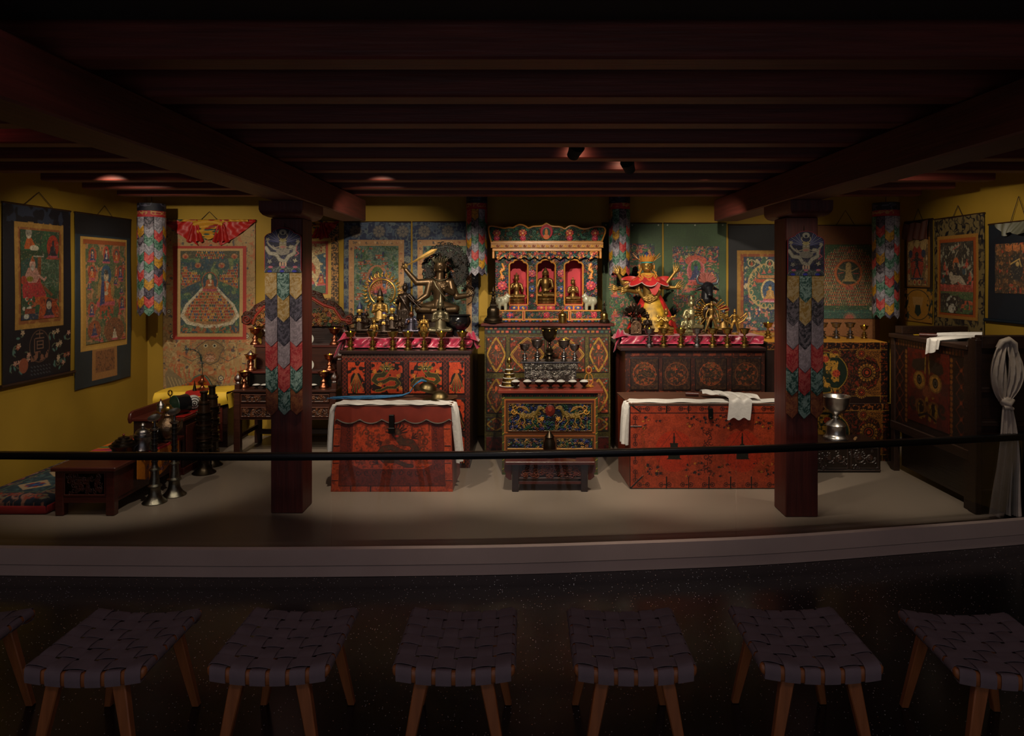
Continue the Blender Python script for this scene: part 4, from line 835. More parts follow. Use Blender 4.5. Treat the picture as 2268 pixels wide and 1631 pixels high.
def diamond(p, x0, y0, x1, y1, kind):
    cx, cy = (x0+x1)/2, (y0+y1)/2; hw, hh = (x1-x0)/2-1, (y1-y0)/2-1; p.mottle(x0, y0, x1, y1, '1e2818', 4, .55, int(x0), 2, .9); p.mottle(x0, y0, x1, y1, '7a2c18', 4, .62, int(x0)+3, 2, .9)
    lob = [(math.cos(a)*hw*(1-.12*math.sin(4*a)**2), math.sin(a)*hh*(1-.1*math.sin(4*a)**2)) for a in np.linspace(0, 2*PI, 40)[:-1]]
    dm = [(cx+x*.97*(abs(math.cos(math.atan2(y, x)))*.0+1), cy+y*.97) for x, y in [(hw*math.copysign(abs(math.cos(a))**1.7, math.cos(a)), hh*math.copysign(abs(math.sin(a))**1.7, math.sin(a))) for a in np.linspace(0, 2*PI, 40)[:-1]]]
    p.poly(dm, '4c2414'); p.line(dm, 2.4, '8c6c24', closed=True); p.line([(cx+(x-cx)*.9, cy+(y-cy)*.9) for x, y in dm], .8, 'a87c2c', closed=True); p.mottle(cx-hw*.6, cy-hh*.6, cx+hw*.6, cy+hh*.6, '283020', 3.5, .5, 9, 2, .8); p.mottle(cx-hw*.6, cy-hh*.6, cx+hw*.6, cy+hh*.6, '8c4420', 3, .6, 12, 2, .9)
    for sx in (-1, 1):
        for sy in (-1, 1): p.ell(cx+sx*(hw-4), cy+sy*(hh-5), 2.2, 2.2, R_.choice(['b05030', '3c5c50'])); p.ell(cx+sx*(hw-9), cy+sy*(hh-9), 1.6, 1.6, '50685c')
    p.ell(cx, cy-hh*.42, 3, 5, 'b0502c'); p.ell(cx, cy+2, 5, 5, '50342a'); p.line([(cx, cy+5), (cx, cy+hh*.6)], 2, '8c3c24')
for (x0, y0, x1, y1) in ((1077, 746, 1121, 826), (1129, 746, 1207, 826), (1210, 746, 1296, 826), (1304, 746, 1348, 826), (1077, 838, 1121, 916), (1129, 838, 1207, 916), (1210, 838, 1296, 916), (1304, 838, 1348, 916), (1077, 924, 1121, 956), (1304, 924, 1348, 956)):
    p = Cv(x0, y0, x1, y1, 1.8, '43200f'); diamond(p, x0, y0, x1, y1, 0); p.frame(x0, y0, x1, y1, 1.4, '120c08'); grain(p, 3., .4, 0); fpanel('door_panel', p, fr, CB, M_['lacq'], .006, .002, dy=-.004)
for x0, x1 in ((1077, 1121), (1304, 1348)):
    p = Cv(x0, 968, x1, 1000, 1.4, '5a1c14'); p.mottle(x0, 968, x1, 1000, '34160f', 5, .5, 3); fpanel('red_panel', p, fr, CB, M_['lacq'], .006, 0, dy=-.004)
# ---- centre offering table
d = 5.89; xa, xb = PX(1112, d), PX(1324, d); xc = (xa+xb)/2; W = xb-xa; fr = Fr(d, xc); TT = .722
T = thing('offering_table', 'brightly painted table with winged beasts carved in its front, red top crowded with rice bowls', 'table', (xc, d, 0))
obj('body', MB().box(-W/2+.004, W/2-.004, .02, .42, .0, TT-.03), M_['darklacq'], T, bevel=.003)
obj('tabletop', MB().hexa([(-W/2-.035, -.03, TT-.03), (W/2+.045, -.03, TT-.03), (W/2+.035, .45, TT-.03), (-W/2-.03, .45, TT-.03)], [(-W/2-.035, -.03, TT), (W/2+.045, -.03, TT), (W/2+.035, .45, TT), (-W/2-.03, .45, TT)]), M_['redlac'], T, bevel=.005)
c = Cv(1112, 868, 1324, 1052, 1.6, '4a2c16'); c.rect(1112, 868, 1324, 879, '2a140e')
for k in range(40): c.rect(1114+k*5.3, 876, 1117+k*5.3, 878.5, ['8c5020', '2c4c30', '7a2c1c'][k % 3])
c.frame(1112, 879, 1324, 1052, 5, '36401c'); c.frame(1117, 884, 1319, 960, 3, '9a5424'); c.frame(1117, 964, 1319, 1000, 3, '8c4c24')
for k in range(26): c.line([(1113, 884+k*6.5), (1117, 881+k*6.5)], 1.2, 'a88c34' if k % 3 == 0 else '5c2c18'); c.line([(1319, 884+k*6.5), (1323, 881+k*6.5)], 1.2, 'a88c34' if k % 3 == 0 else '5c2c18')
c.rect(1120, 887, 1316, 893, '4a1a12'); c.rect(1124, 1003, 1312, 1050, '2c1a10')
fpanel('frame_face', c, fr, T, M_['carve'], .02, .003)
p = Cv(1124, 893, 1312, 956, 2.2, '101420'); cols = ['1c4028', '1c2458', '204c34', '202c64', '8c6428', '70341c', '5c4820']
foliage(p, 1126, 895, 1310, 954, cols, 230, 5, 3, .7)
for sx in (-1, 1):
    X = lambda q: 1218+sx*q
    for q in range(5): p.line([(X(46), 912), (X(52+q*4), 903-q*.8), (X(60+q*4), 900+q*1.5)], 2.2, ['8c6428', '6a4a20'][q % 2], .9)
    p.ell(X(47), 922, 15, 6.5, '5c4620', 'dome'); p.ell(X(34), 918, 8, 7.5, '64501f', 'dome'); p.ell(X(60), 921, 8, 8, '64501f', 'dome')
    p.line([(X(30), 916), (X(26), 908), (X(22), 903)], 7, '64501f', 1.); p.line([(X(21), 903), (X(14), 905)], 4.5, '7c6230', 1.)
    for lg in ([(30, 922), (27, 932), (20, 938), (17, 944)], [(36, 924), (40, 934), (35, 941), (31, 946)], [(58, 925), (55, 935), (60, 942), (56, 948)], [(64, 924), (70, 933), (67, 942), (73, 947)]): p.line([(X(u_), v_) for u_, v_ in lg], 3.6, '5c4620', 1.); p.line([(X(u_), v_-.6) for u_, v_ in lg], 1, '9c7c3c', 1.05)
    p.line([(X(66), 918), (X(76), 914), (X(82), 904), (X(76), 899), (X(72), 905)], 3, '8c6428', 1.)
    for q in range(14): p.curl(X(36+q*2.2), 918+(q % 3)*3, 2.4, q, .8, .9, '9c7c3c', 1.1)
    foliage(p, min(X(14), X(84)), 930, max(X(14), X(84)), 953, cols, 30, 4, 7+sx, 1.)
    p.ell(1218+sx*22, 903, 5.5, 4.5, '7c6230', 1); p.ell(1218+sx*20, 902, 1, 1, '101010'); p.flower(1218+sx*18, 928, 6, 'c08430', 'd0a040', 6, None, 1); p.curl(1218+sx*80, 912, 7, 0, 1.2, 2.5, 'b88434', 1)
p.ell(1218, 910, 11, 13, '601c14', 'dome'); p.ell(1218, 906, 5, 6, '8a3420', 1.1); p.rect(1205, 926, 1231, 932, '120c0a'); p.frame(1124, 893, 1312, 956, 2, '5a3a1c', .5); p.frame(1126, 895, 1136, 954, 1, '8a5a24'); p.frame(1300, 895, 1310, 954, 1, '8a5a24')
fpanel('carved_panel', p, fr, T, M_['carve'], .006, .012, dy=-.006)
for x0, x1 in ((1124, 1203), (1233, 1312)):
    p = Cv(x0, 972, x1, 996, 2.2, '141418'); foliage(p, x0, 973, x1, 992, cols+['a8783c'], 70, 3.6, x0, .7); p.rect(x0, 993, x1, 996, 'b07c3c', .6); fpanel('drawer_front', p, fr, T, M_['carve'], .006, .008, dy=-.006)
# ---- low carved bench before it
d = 5.42; xa, xb = PX(1133, d), PX(1303, d); xc = (xa+xb)/2; W = xb-xa; fr = Fr(d, xc)
LB = thing('low_bench', 'low dark carved bench on the floor directly before the central table', 'bench', (xc, d, 0))
obj('top', MB().box(-W/2-.05, W/2+.05, -.02, .3, .215, .24), M_['redbrown'], LB, bevel=.004)
for s in (-1, 1):
    for y in (.0, .24): obj('leg', MB().box(s*(W/2-.03)-.026, s*(W/2-.03)+.026, y, y+.05, 0, .215), M_['darklacq'], LB, bevel=.004)
    q = [(s*W/2, .215), (s*(W/2+.055), .215), (s*(W/2+.06), .17), (s*(W/2+.045), .14), (s*(W/2+.05), .115), (s*(W/2+.02), .09), (s*W/2, .09)]
    obj('side_bracket', MB().prism(q, .01, .03), M_['redbrown'], LB, bevel=.003)
p = Cv(0, 0, 100, 30, 2.2, '28100c'); foliage(p, 4, 3, 96, 26, ['4a1a12', '5c2418', '3a2014', '6a3420'], 90, 5, 8, .8); p.frame(0, 0, 100, 30, 2, '3c1a12', .6)
panel('carved_apron', p, W-.1, .115, LB, M_['carve'], .02, .01, loc=(0, .012, .1)); obj('stretcher', MB().box(-W/2+.04, W/2-.04, .015, .035, .055, .08), M_['redbrown'], LB, bevel=.003)
# ---- left red chest with sloping sides
d = 5.43
X0, X1, X2, X3 = PX(733, d), PX(1003, d), PX(743, d+.0), PX(998, d); xc = (X0+X1)/2; HT = .665; DP = .47
CD = thing('wooden_chest', 'red lacquered chest with sloping sides and a scalloped lid, below the dragon cabinet', 'chest', (xc, d, 0))
b = [(X0-xc, 0, 0), (X1-xc, 0, 0), (X1-xc+.01, DP+.04, 0), (X0-xc-.01, DP+.04, 0)]; t_ = [(X2-xc, .03, HT), (X3-xc, .03, HT), (X3-xc, DP, HT), (X2-xc, DP, HT)]
obj('body', MB().hexa(b, t_), M_['redlac'], CD, bevel=.004)
c = Cv(-135, 0, 135, 190, 1.15, 'a8401f'); c.mottle(-135, 0, 135, 190, '80301a', 12, .5, 3, 3, .7)
c.rect(-118, 10, 118, 178, '6a2414'); c.frame(-119, 10, 119, 178, 1.4, '240e0a'); c.mottle(-118, 130, 118, 178, '4c1c10', 7, .5, 8, 2, .6); c.poly([(-90, 36), (90, 36), (90, 130), (70, 140), (-70, 140), (-90, 130)], 'a83c1c')
c.mottle(-90, 60, 90, 130, '6e3018', 9, .6, 15, 2, .8)
dragon(c, 10, 92, 100, '4c3020', '34180e', -1, claws='34180e', eye='5c3c20', mane='34180e'); c.mottle(-88, 38, 88, 138, '5c2816', 5, .58, 33, 3, .8)
for k in range(9): c.curl(-100, 40+k*12, 6, k, 1., 1.5, '401a10'); c.curl(100, 40+k*12, 6, k, 1., 1.5, '401a10'); c.curl(-76+k*19, 148, 7, k, 1., 1.6, '34160e')
for X, Y in ((-60, 60), (-50, 70), (66, 62), (74, 80), (70, 96)): c.curl(X, Y, 9, X, 1.1, 3, '5c2c18')
for k in range(5): c.rect(-92+k*44, 0, -90+k*44, 12, '120c0a', .5); c.rect(-92+k*44, 178, -90+k*44, 190, '120c0a', .5)
for k in range(4): c.rect(-134, 50+k*38, -120, 52+k*38, '120c0a', .5); c.rect(120, 50+k*38, 134, 52+k*38, '120c0a', .5)
sl = math.atan2(.03, HT); L_ = math.hypot(.03, HT); grain(c, 3., .35, 0); fp = panel('painted_front', c, X1-X0, L_, CD, M_['lacq'], .004, .003, loc=(0, -.006, 0), rot=(-sl, 0, 0))
co = np.empty(len(fp.data.vertices)*3, np.float32); fp.data.vertices.foreach_get('co', co); co = co.reshape(-1, 3); k_ = 1-co[:, 2]/L_*(1-(X3-X2)/(X1-X0)); co[:, 0] *= k_; fp.data.vertices.foreach_set('co', co.ravel()); fp.data.update()
lid = [(X2-xc, .565)]; n = 60; wl = X3-X2
edgez = lambda u: .565-.035*abs(math.sin(PI*(u*5.2-.1)))**.7
poly = [(X2-xc-.003, HT)]+[(X2-xc-.004+(wl+.008)*i/n, edgez(i/n)) for i in range(n+1)]+[(X3-xc+.003, HT)]
ld = MB(); ld.prism(poly, .012, .03); obj('lid_skirt', ld, M_['redlac'], CD, bevel=0)
obj('lid_edge', MB().tube([(X2-xc-.004+(wl+.008)*i/n, .008, edgez(i/n)) for i in range(n+1)], .007, 6), mat('lid_edging', '3c2414', .5), CD)
obj('lid', MB().box(X2-xc-.006, X3-xc+.006, .008, DP+.01, HT, HT+.008), M_['lidwood'], CD, bevel=.003)
hs = obj('hasp', MB().box(-.022, .018, -.012, .012, .46, .6).box(-.026, .024, -.016, .0, .455, .5), M_['iron'], CD, bevel=.003)
# ---- right red chest
d = 5.5; X0, X1 = PX(1395, d), PX(1775, d); xc = (X0+X1)/2; W = X1-X0; fr = Fr(d, xc); HT2 = .665
CE = thing('wooden_chest', 'long red painted chest with two black stupa silhouettes, in front of the right altar', 'chest', (xc, d, 0))
obj('body', MB().hexa([(-W/2, 0, 0), (W/2, 0, 0), (W/2, .5, 0), (-W/2-.025, .5, 0)], [(-W/2-.0, 0, HT2), (W/2, 0, HT2), (W/2, .52, HT2), (-W/2-.03, .52, HT2)]), M_['redlac'], CE, bevel=.006)
c = Cv(1395, 898, 1775, 1083, 1.5, '98381e'); c.mottle(1395, 898, 1775, 1083, '8a3219', 20, .5, 4, 3, .7); c.mottle(1395, 898, 1775, 1083, '702814', 9, .64, 9, 3, .4)
c.rect(1395, 914.5, 1775, 916.5, '1c0f0c'); c.frame(1395, 898, 1775, 1083, 1.5, '1c0f0c')
def vajra(c, x, y, hor=True):
    for s in (-1, 1):
        X, Y = (x+s*9, y) if hor else (x, y+s*9); c.ring(X, Y, 4.2, 4.4, 1.6, '1c0f0c'); c.ell(X, Y, 1.6, 2.4, '1c0f0c'); c.line([(x, y), (X, Y)], 1.4, '1c0f0c')
    c.ell(x, y, 1.8, 1.8, '2c1410')
for k in range(8): vajra(c, 1425+k*46, 906); vajra(c, 1425+k*48, 1074)
for k in range(4): vajra(c, 1407, 935+k*40, False)
for X in (1476, 1525, 1570, 1618, 1664): c.rect(X-1, 898, X+1, 915, '120c0a', 1.); c.rect(X-1, 1055, X+1, 1083, '120c0a', 1.)
c.line([(1399, 898), (1418, 912)], 3, '120c0a', 1.); c.line([(1397, 1081), (1424, 1054)], 3, '120c0a', 1.); c.line([(1397, 945), (1421, 945)], 2.4, '120c0a', 1.)
for sx, cx in ((0, 1493), (1, 1644)):
    c.ell(cx, 1000, 42, 46, '9c2c14'); pts = [(cx-34, 1030), (cx-28, 990), (cx-14, 972), (cx, 952), (cx+14, 972), (cx+28, 990), (cx+34, 1030)]; c.line(pts, 2, '7c2814')
    c.line([(cx, 960), (cx, 980)], 2.4, '1a140c'); c.line([(cx, 968), (cx, 986)], 4, '1a140c'); c.poly([(cx-9, 982), (cx+9, 982), (cx+7, 1000), (cx-7, 1000)] if sx == 0 else [(cx-4, 984), (cx+4, 984), (cx+8, 992), (cx+8, 1002), (cx-8, 1002), (cx-8, 992)], '1a180e'); c.poly([(cx-8, 998), (cx+8, 998), (cx+12, 1014), (cx+18, 1018), (cx-18, 1018), (cx-12, 1014)], '1a180e'); c.rect(cx-13, 1000, cx+13, 1016, '1a180e')
    for s in (-1, 1):
        for k in range(26): X, Y = cx+s*R_.uniform(26, 70), R_.choice([R_.uniform(920, 950), R_.uniform(1025, 1056)]); c.ell(X, Y, R_.uniform(1.2, 3.4), R_.uniform(1.2, 3.2), R_.choice(['1c1c20', '1c1c20', '1c1c20', '5a2814', 'a86820'])); c.curl(X+3, Y, 4, R_.uniform(0, 6), .6, 1.1, '3a1810')
for k in range(24): c.curl(1568+R_.uniform(-9, 9), 950+k*4.4, 7, k, .6, 1.8, '3c160e'); c.curl(1425, 950+k*8, 5, k, .7, 1.2, '6a3014')
grain(c, 3., .35, 0); fpanel('painted_front', c, fr, CE, M_['lacq'], .006, .004, dy=-.006)
obj('lid', MB().hexa([(-W/2-.004, -.008, HT2), (W/2+.004, -.008, HT2), (W/2+.004, .53, HT2), (-W/2-.034, .53, HT2)], [(-W/2-.004, -.008, HT2+.012), (W/2+.004, -.008, HT2+.012), (W/2+.004, .53, HT2+.012), (-W/2-.034, .53, HT2+.012)]), M_['lidwood'], CE, bevel=.003)
obj('lock', MB().box(fr.x(1568), fr.x(1578), -.02, 0, PZ(925, d), PZ(904, d)).lathe([(.001, -.012), (.016, -.008), (.018, .008), (.001, .012)], (fr.x(1573), -.02, PZ(925, d)), 14), M_['iron'], CE, bevel=.002)
# ---- two stacked leather-painted chests on the right, ochre mat on top
def medal(c, x, y, r):
    c.ell(x, y, r, r, '2c1c10')
    for k in range(16): a = 2*PI*k/16; c.ell(x+r*.86*math.cos(a), y+r*.86*math.sin(a), r*.13, r*.13, '8c5c24')
    c.ring(x, y, r*.66, r*.66, 1.2, '8a5a22'); c.ring(x, y, r*.42, r*.42, 1.4, '8c3018'); c.ell(x, y, r*.2, r*.2, 'a03c20')
def goldchest(lab, d, x0, x1, y0, y1, dep, zb, zt):
    X0, X1 = PX(x0, d), PX(x1, d); xc = (X0+X1)/2; W = X1-X0; fr = Fr(d, xc); t = thing('storage_chest', lab, 'chest', (xc, d, zb))
    obj('body', MB().box(-W/2, W/2, .004, dep, 0, zt-zb), M_['darklacq'], t, bevel=.006)
    c = Cv(x0, y0, x1, y1, 1.5, '20120c'); c.mottle(x0, y0, x1, y1, '6a3a18', 3.5, .5, int(y0), 2, .9, band=.06); c.mottle(x0, y0, x1, y1, '6e2414', 4, .62, int(y0)+5, 2, .9)
    c.frame(x0, y0, x1, y1, 16, '24120c'); c.mottle(x0, y0, x1, y0+16, '8a4a20', 3, .58, 3, 2, .9); c.mottle(x1-16, y0, x1, y1, '7a3418', 3, .6, 5, 2, .9)
    for q in (y0+15, y1-14): c.line([(x0, q), (x1, q)], 1.4, '8c6428')
    c.line([(x1-18, y0), (x1-18, y1)], 1.4, '8c6428')
    for X in (x0+40, x1-118, x1-60): medal(c, X, y0+24, 13); medal(c, X, y1-22, 14)
    for s, Y in ((1, y0+16), (-1, y1-15)):
        c.poly([(x1-18, Y), (x1-54, Y), (x1-44, Y+s*14), (x1-28, Y+s*20), (x1-20, Y+s*40), (x1-18, Y+s*42)], '7a4a1c'); 
        for k in range(8): c.curl(x1-24-k % 4*6, Y+s*(6+k//4*8), 4, k, 1., 1., '2c1810')
    medal(c, x1-48, (y0+y1)/2, 20)
    cx = x1-146; c.ell(cx, (y0+y1)/2, 56, 46, '8c6a24'); c.ell(cx, (y0+y1)/2, 54, 44, '182418'); c.mottle(cx-38, y0+24, cx+36, y1-24, 'ac7c2c', 14, .46, 7, 2, .95); c.mottle(cx-30, y0+24, cx+36, y1-24, '1c2c1c', 4, .62, 9, 2, .9); c.flower(cx+30, (y0+y1)/2+2, 9, 'a83c24', 'b05030', 8); c.flower(cx+6, y0+36, 8, 'a83c24', 'b05030', 8)
    for k in range(5): c.rect(x1-20, y0+20+k*22, x1, y0+21.5+k*22, '0c0808')
    grain(c, 3., .5, 0); c.C *= .72; panel('painted_front', c, W, zt-zb, t, M_['lacq'], .004, .002, loc=(0, 0, 0))
    for s in (-1, 1): obj('corner_iron', MB().box(s*(W/2)-.012, s*(W/2)+.004*s+.004, -.006, .0, 0, zt-zb), M_['iron'], t, bevel=.001)
    return t, xc, W
goldchest('dark painted leather chest with gold medallions, lower one of the stacked pair at right', 6.32, 1699, 1972, 897, 1022, .8, 0, .522)
_, xf, wf_ = goldchest('dark painted leather chest with gold medallions, upper one of the stacked pair at right', 6.38, 1699, 1968, 762, 893, .74, .523, 1.07)
mt = obj('altar_mat', MB().sheet(lambda u, v: (xf-wf_/2+.01+(wf_-.02)*u, 6.39+.6*v, 1.0745+.0016*math.sin(u*30)*math.cos(v*9)), 40, 14, .004), mat('ochre_brocade', 'c08428', .55, var=.25, vscale=26, bump=.4, bscale=90), smooth=60)
tag(mt, 'ochre brocade mat spread on the upper painted leather chest', 'mat')
# ---- low black carved box with the goblet
d = 5.955; X0, X1 = PX(1745, d), PX(1950, d); xc = (X0+X1)/2; W = X1-X0
CG = thing('carved_box', 'low black carved box on the floor carrying the large silver goblet', 'box', (xc, d, 0))
obj('body', MB().box(-W/2, W/2, .008, .3, 0, .245), M_['darklacq'], CG, bevel=.005)
p = Cv(0, 0, 200, 62, 1.3, '1a0f0c')
for k in range(3): 
    x = 4+k*66; p.frame(x, 8, x+60, 54, 2, '2c1a14', .7)
    for s in (18, 42): 
        for q in range(3): p.curl(x+s, 31, 12-q*3, q*2, 1.2, 2.4, '34201a', .9)
        p.flower(x+s, 31, 6, '3c2820', '4a342a', 6, None, 1.)
foliage(p, 4, 10, 196, 52, ['30201a', '2a1814'], 60, 5, 5, .8); p.rect(0, 56, 200, 59, '2c1c18', 1.)
panel('carved_front', p, W, .245, CG, mat('carved_black', attr=True, rough=.3, coat=.3), .008, .01, loc=(0, 0, 0))
obj('top', MB().box(-W/2-.008, W/2+.008, -.012, .30, .245, .258), M_['darklacq'], CG, bevel=.003)
# ---- cabinet with a fierce painted face along the right wall
CH = thing('painted_cabinet', 'dark cabinet along the right wall with a fierce red face painted on its doors', 'cabinet', (3.195, 5.53, 0), -PI/2)
# local x runs from the far end (-) to the near end (+); local -y faces into the room
Wd = 1.07
obj('body', MB().box(-Wd/2, Wd/2, .02, .70, .43, 1.15), M_['darklacq'], CH, bevel=.004)
obj('top', MB().box(-Wd/2-.01, Wd/2+.0, -.03, .695, 1.15, 1.185), M_['darkwood'], CH, bevel=.005)
obj('rear_ledge', MB().box(-Wd/2-.01, -Wd/2+.1, .03, .6, 1.185, 1.25), M_['darkwood'], CH, bevel=.004)
obj('lower_rail', MB().box(-Wd/2, Wd/2, -.02, .03, .36, .43), M_['darkwood'], CH, bevel=.004)
for x in (-Wd/2+.03, Wd/2-.03):
    for y in (.005, .68): obj('leg', MB().box(x-.03, x+.03, y-.02, y+.03, 0, 1.15 if y < .1 else .45), M_['darkwood'], CH, bevel=.004)
obj('inner_panel', MB().box(-Wd/2+.06, Wd/2-.06, .05, .07, .05, .36), M_['darklacq'], CH)
c = Cv(0, 0, 107, 72, 2.4, '1a0f0b'); c.mottle(0, 0, 107, 72, '2a160e', 4, .5, 3, 2, .8)
for k in range(27): c.rect(1+k*4, 1, 3.6+k*4, 5.5, '6e3c14')
for X in (20, 82):
    c.rect(X, 8, X+4.5, 70, '34180e')
    for k in range(15): c.ell(X+2.2, 10+k*4.1, 1.8, 1.7, '7a4816')
for X in (4, 88): 
    for k in range(5): lattice(c, X+2, 10+k*12, X+14, 22+k*12, 12, '5a2814', 1.1); c.ell(X+8, 16+k*12, 1.6, 1.6, '7a3818')
grain(c, 3., .5, 0); c.C *= .8; fpn = panel('painted_frame', c, Wd, .72, CH, M_['lacq'], .02, .003, loc=(0, .0, .43))
p = Cv(0, 0, 57, 60, 2.8, '681a0e'); p.mottle(0, 0, 57, 60, '4a140c', 9, .5, 5, 3, .8); p.rect(27.8, 0, 28.8, 60, '1e0d0a')
for sx in (-1, 1):
    X = 28.3+sx*11; p.poly([(28.3+sx*2, 6), (28.3+sx*20, 9), (28.3+sx*22, 15), (28.3+sx*16, 18), (28.3+sx*3, 16)], '2a1e16'); p.ell(X, 25, 8.6, 7.4, '7a5420'); p.ell(X, 25, 7, 6, '9c6c28'); p.ell(X, 24.5, 3.6, 4, '14100e'); p.ring(X, 24.5, 2, 2.2, .7, '5c5040')
    p.ell(28.3+sx*9, 46, 9, 6.5, '6e441c'); p.ell(28.3+sx*9, 46, 4.5, 5, '1e120e'); p.curl(28.3+sx*20, 44, 6, 1, 1, 3, '2c2018'); p.line([(28.3+sx*2, 6), (28.3+sx*3, 18)], 2, '7a5a20')
p.ell(28.3, 33, 6, 5, '743816'); p.mottle(16, 36, 42, 56, '94701f', 4, .58, 11, 2, .8); p.line([(16, 54), (28, 50), (40, 54)], 2, '1e1612')
grain(p, 3., .5, 0); p.C *= .62; panel('painted_doors', p, .57, .60, CH, M_['lacq'], .006, .002, loc=(0, -.004, .49))
# dark cupboard that closes the row toward the visitor
CI = thing('cupboard', 'plain dark wooden cupboard at the right edge, a knotted cream scarf hanging before it', 'cupboard', (3.17, 4.90, 0))
obj('body', MB().box(.02, .44, .02, .085, 0, 1.245), M_['darkwood'], CI, bevel=.004)
obj('post', MB().box(-.0, .045, -.0, .09, 0, 1.235), M_['darkwood'], CI, bevel=.005)
obj('top_rail', MB().box(.045, .45, .002, .088, 1.17, 1.262), M_['darkwood'], CI, bevel=.005)
for z in (.14, .62, .86): obj('cross_rail', MB().box(.045, .45, .006, .03, z, z+.035), M_['darkwood'], CI, bevel=.004)
# ---- carved throne used as stepped altar
M_['throne'] = woodmat('throne_wood', '3a1c12', .38, 0, .3, .25)
d = 6.5; xc = PX(628, d); fr = Fr(d, xc); TH = thing('carved_throne', 'dark carved wooden throne with stepped shelves and a red arched crest, behind the left column', 'throne', (xc, d, 0))
xl, xr = fr.x(517), fr.x(744)
for x in (xl, xr-.06):
    for y, zt in ((0, .56), (.5, .62)): obj('leg', MB().box(x, x+.06, y, y+.06, 0, .32 if y else .62), M_['throne'], TH, bevel=.005)
obj('seat_body', MB().box(xl+.01, xr-.01, .015, .56, .335, .60), M_['throne'], TH, bevel=.003)
obj('seat_top', MB().box(xl-.005, xr+.005, -.01, .3, .595, .617), M_['throne'], TH, bevel=.004)
for z0, z1, sd in ((.36, .455, 3), (.50, .575, 5)):
    p = Cv(0, 0, 190, 200*(z1-z0), 1.3, '22110c'); foliage(p, 4, 2, 186, 200*(z1-z0)-2, ['4a2818', '5c341e', '3a2014', '6a4024'], int(120*(z1-z0)*9), 4, sd, .9); p.frame(0, 0, 190, 200*(z1-z0), 2, '4a2414', .7)
    panel('carved_drawer', p, xr-xl-.13, z1-z0, TH, M_['carve'], .02, .01, loc=((xl+xr)/2, .01, z0))
obj('low_stretcher', MB().box(xl+.05, xr-.05, .5, .53, .09, .14).box(xl+.01, xl+.04, .05, .5, .15, .19).box(xr-.04, xr-.01, .05, .5, .15, .19), M_['throne'], TH, bevel=.003)
steps = ((.30, .60, .845), (.40, .845, 1.055))   # risers (y, z0, z1)
zs2 = PZ(822, 6.72); zs3 = PZ(764, 6.9)
obj('step', MB().box(xl+.07, xr-.07, .20, .55, .617, zs2-.02), mat('black_slate', '16130f', .35), TH, bevel=.003); obj('step_edge', MB().box(xl+.06, xr-.06, .185, .4, zs2-.022, zs2), M_['redbrown'], TH, bevel=.004)
obj('step', MB().box(xl+.07, xr-.07, .36, .55, zs2, zs3-.02), M_['throne'], TH, bevel=.003, ); obj('step_edge', MB().box(xl+.05, xr-.05, .35, .56, zs3-.022, zs3), M_['redbrown'], TH, bevel=.004)
obj('backboard', MB().box(xl+.07, xr-.05, .56, .6, .6, PZ(725, 7.0)), M_['darklacq'], TH, bevel=.003)
for x, y, zt in ((xl+.0, .02, PZ(852, 6.5)), (xr-.05, .02, PZ(850, 6.5)), (xl+.03, .24, PZ(800, 6.7)), (xr-.06, .24, PZ(800, 6.7)), (xl+.07, .5, PZ(745, 7.0)), (xr-.09, .5, PZ(745, 7.0))):
    obj('post', MB().box(x, x+.05, y, y+.05, .6, zt), M_['throne'], TH, bevel=.005)
    obj('finial', MB().lathe([(.012, 0), (.028, .008), (.022, .02), (.034, .045), (.03, .065), (.012, .085), (.003, .098)], (x+.025, y+.025, zt), 14, lobes=6, lamp=.1), M_['throne'], TH)
# arched crest
c = Cv(534, 640, 784, 724, 1.5, '30180f'); c.M[:] = False
top = [(534, 716), (534, 700), (541, 690), (552, 690), (562, 676), (585, 664), (612, 660), (628, 645), (655, 640), (690, 642), (712, 650), (718, 664), (738, 668), (755, 682), (764, 698), (778, 694), (784, 704), (782, 718), (770, 722), (758, 720), (757, 724), (560, 724), (560, 719), (548, 722)]
w_ = (slice(None), slice(None)); c.M = c.inpoly(top, w_)
arc = [(560, 718), (566, 700), (584, 680), (612, 672), (640, 660), (690, 660), (716, 676), (740, 684), (756, 708), (774, 712)]
foliage(c, 534, 645, 784, 722, ['3c1a10', '4a2214', '3a2010'], 200, 6, 3, .8); foliage(c, 570, 682, 750, 722, ['7a4c1c', '6a3a18', '7c2c18', '2c3c24', '8a5c24'], 240, 5, 9, .9)
c.line(arc, 6, '7c2418', 1.3); c.line([(x, y+5) for x, y in arc], 1.2, '6a4a20', 1.)
for X, Y in ((546, 708), (773, 708)): c.curl(X, Y, 11, 0, 1.6, 3, '6a2418', 1.3)
for X, Y in ((600, 700), (660, 695), (716, 700)): c.curl(X, Y, 9, 1, 1.5, 2.5, '6a5428', 1.2)
fr7 = Fr(7.02, xc); panel('carved_crest', c, fr7.x(784)-fr7.x(534), PZ(640, 7.02)-PZ(724, 7.02), TH, M_['carve'], .03, .014, loc=((fr7.x(784)+fr7.x(534))/2, .53, PZ(724, 7.02)))
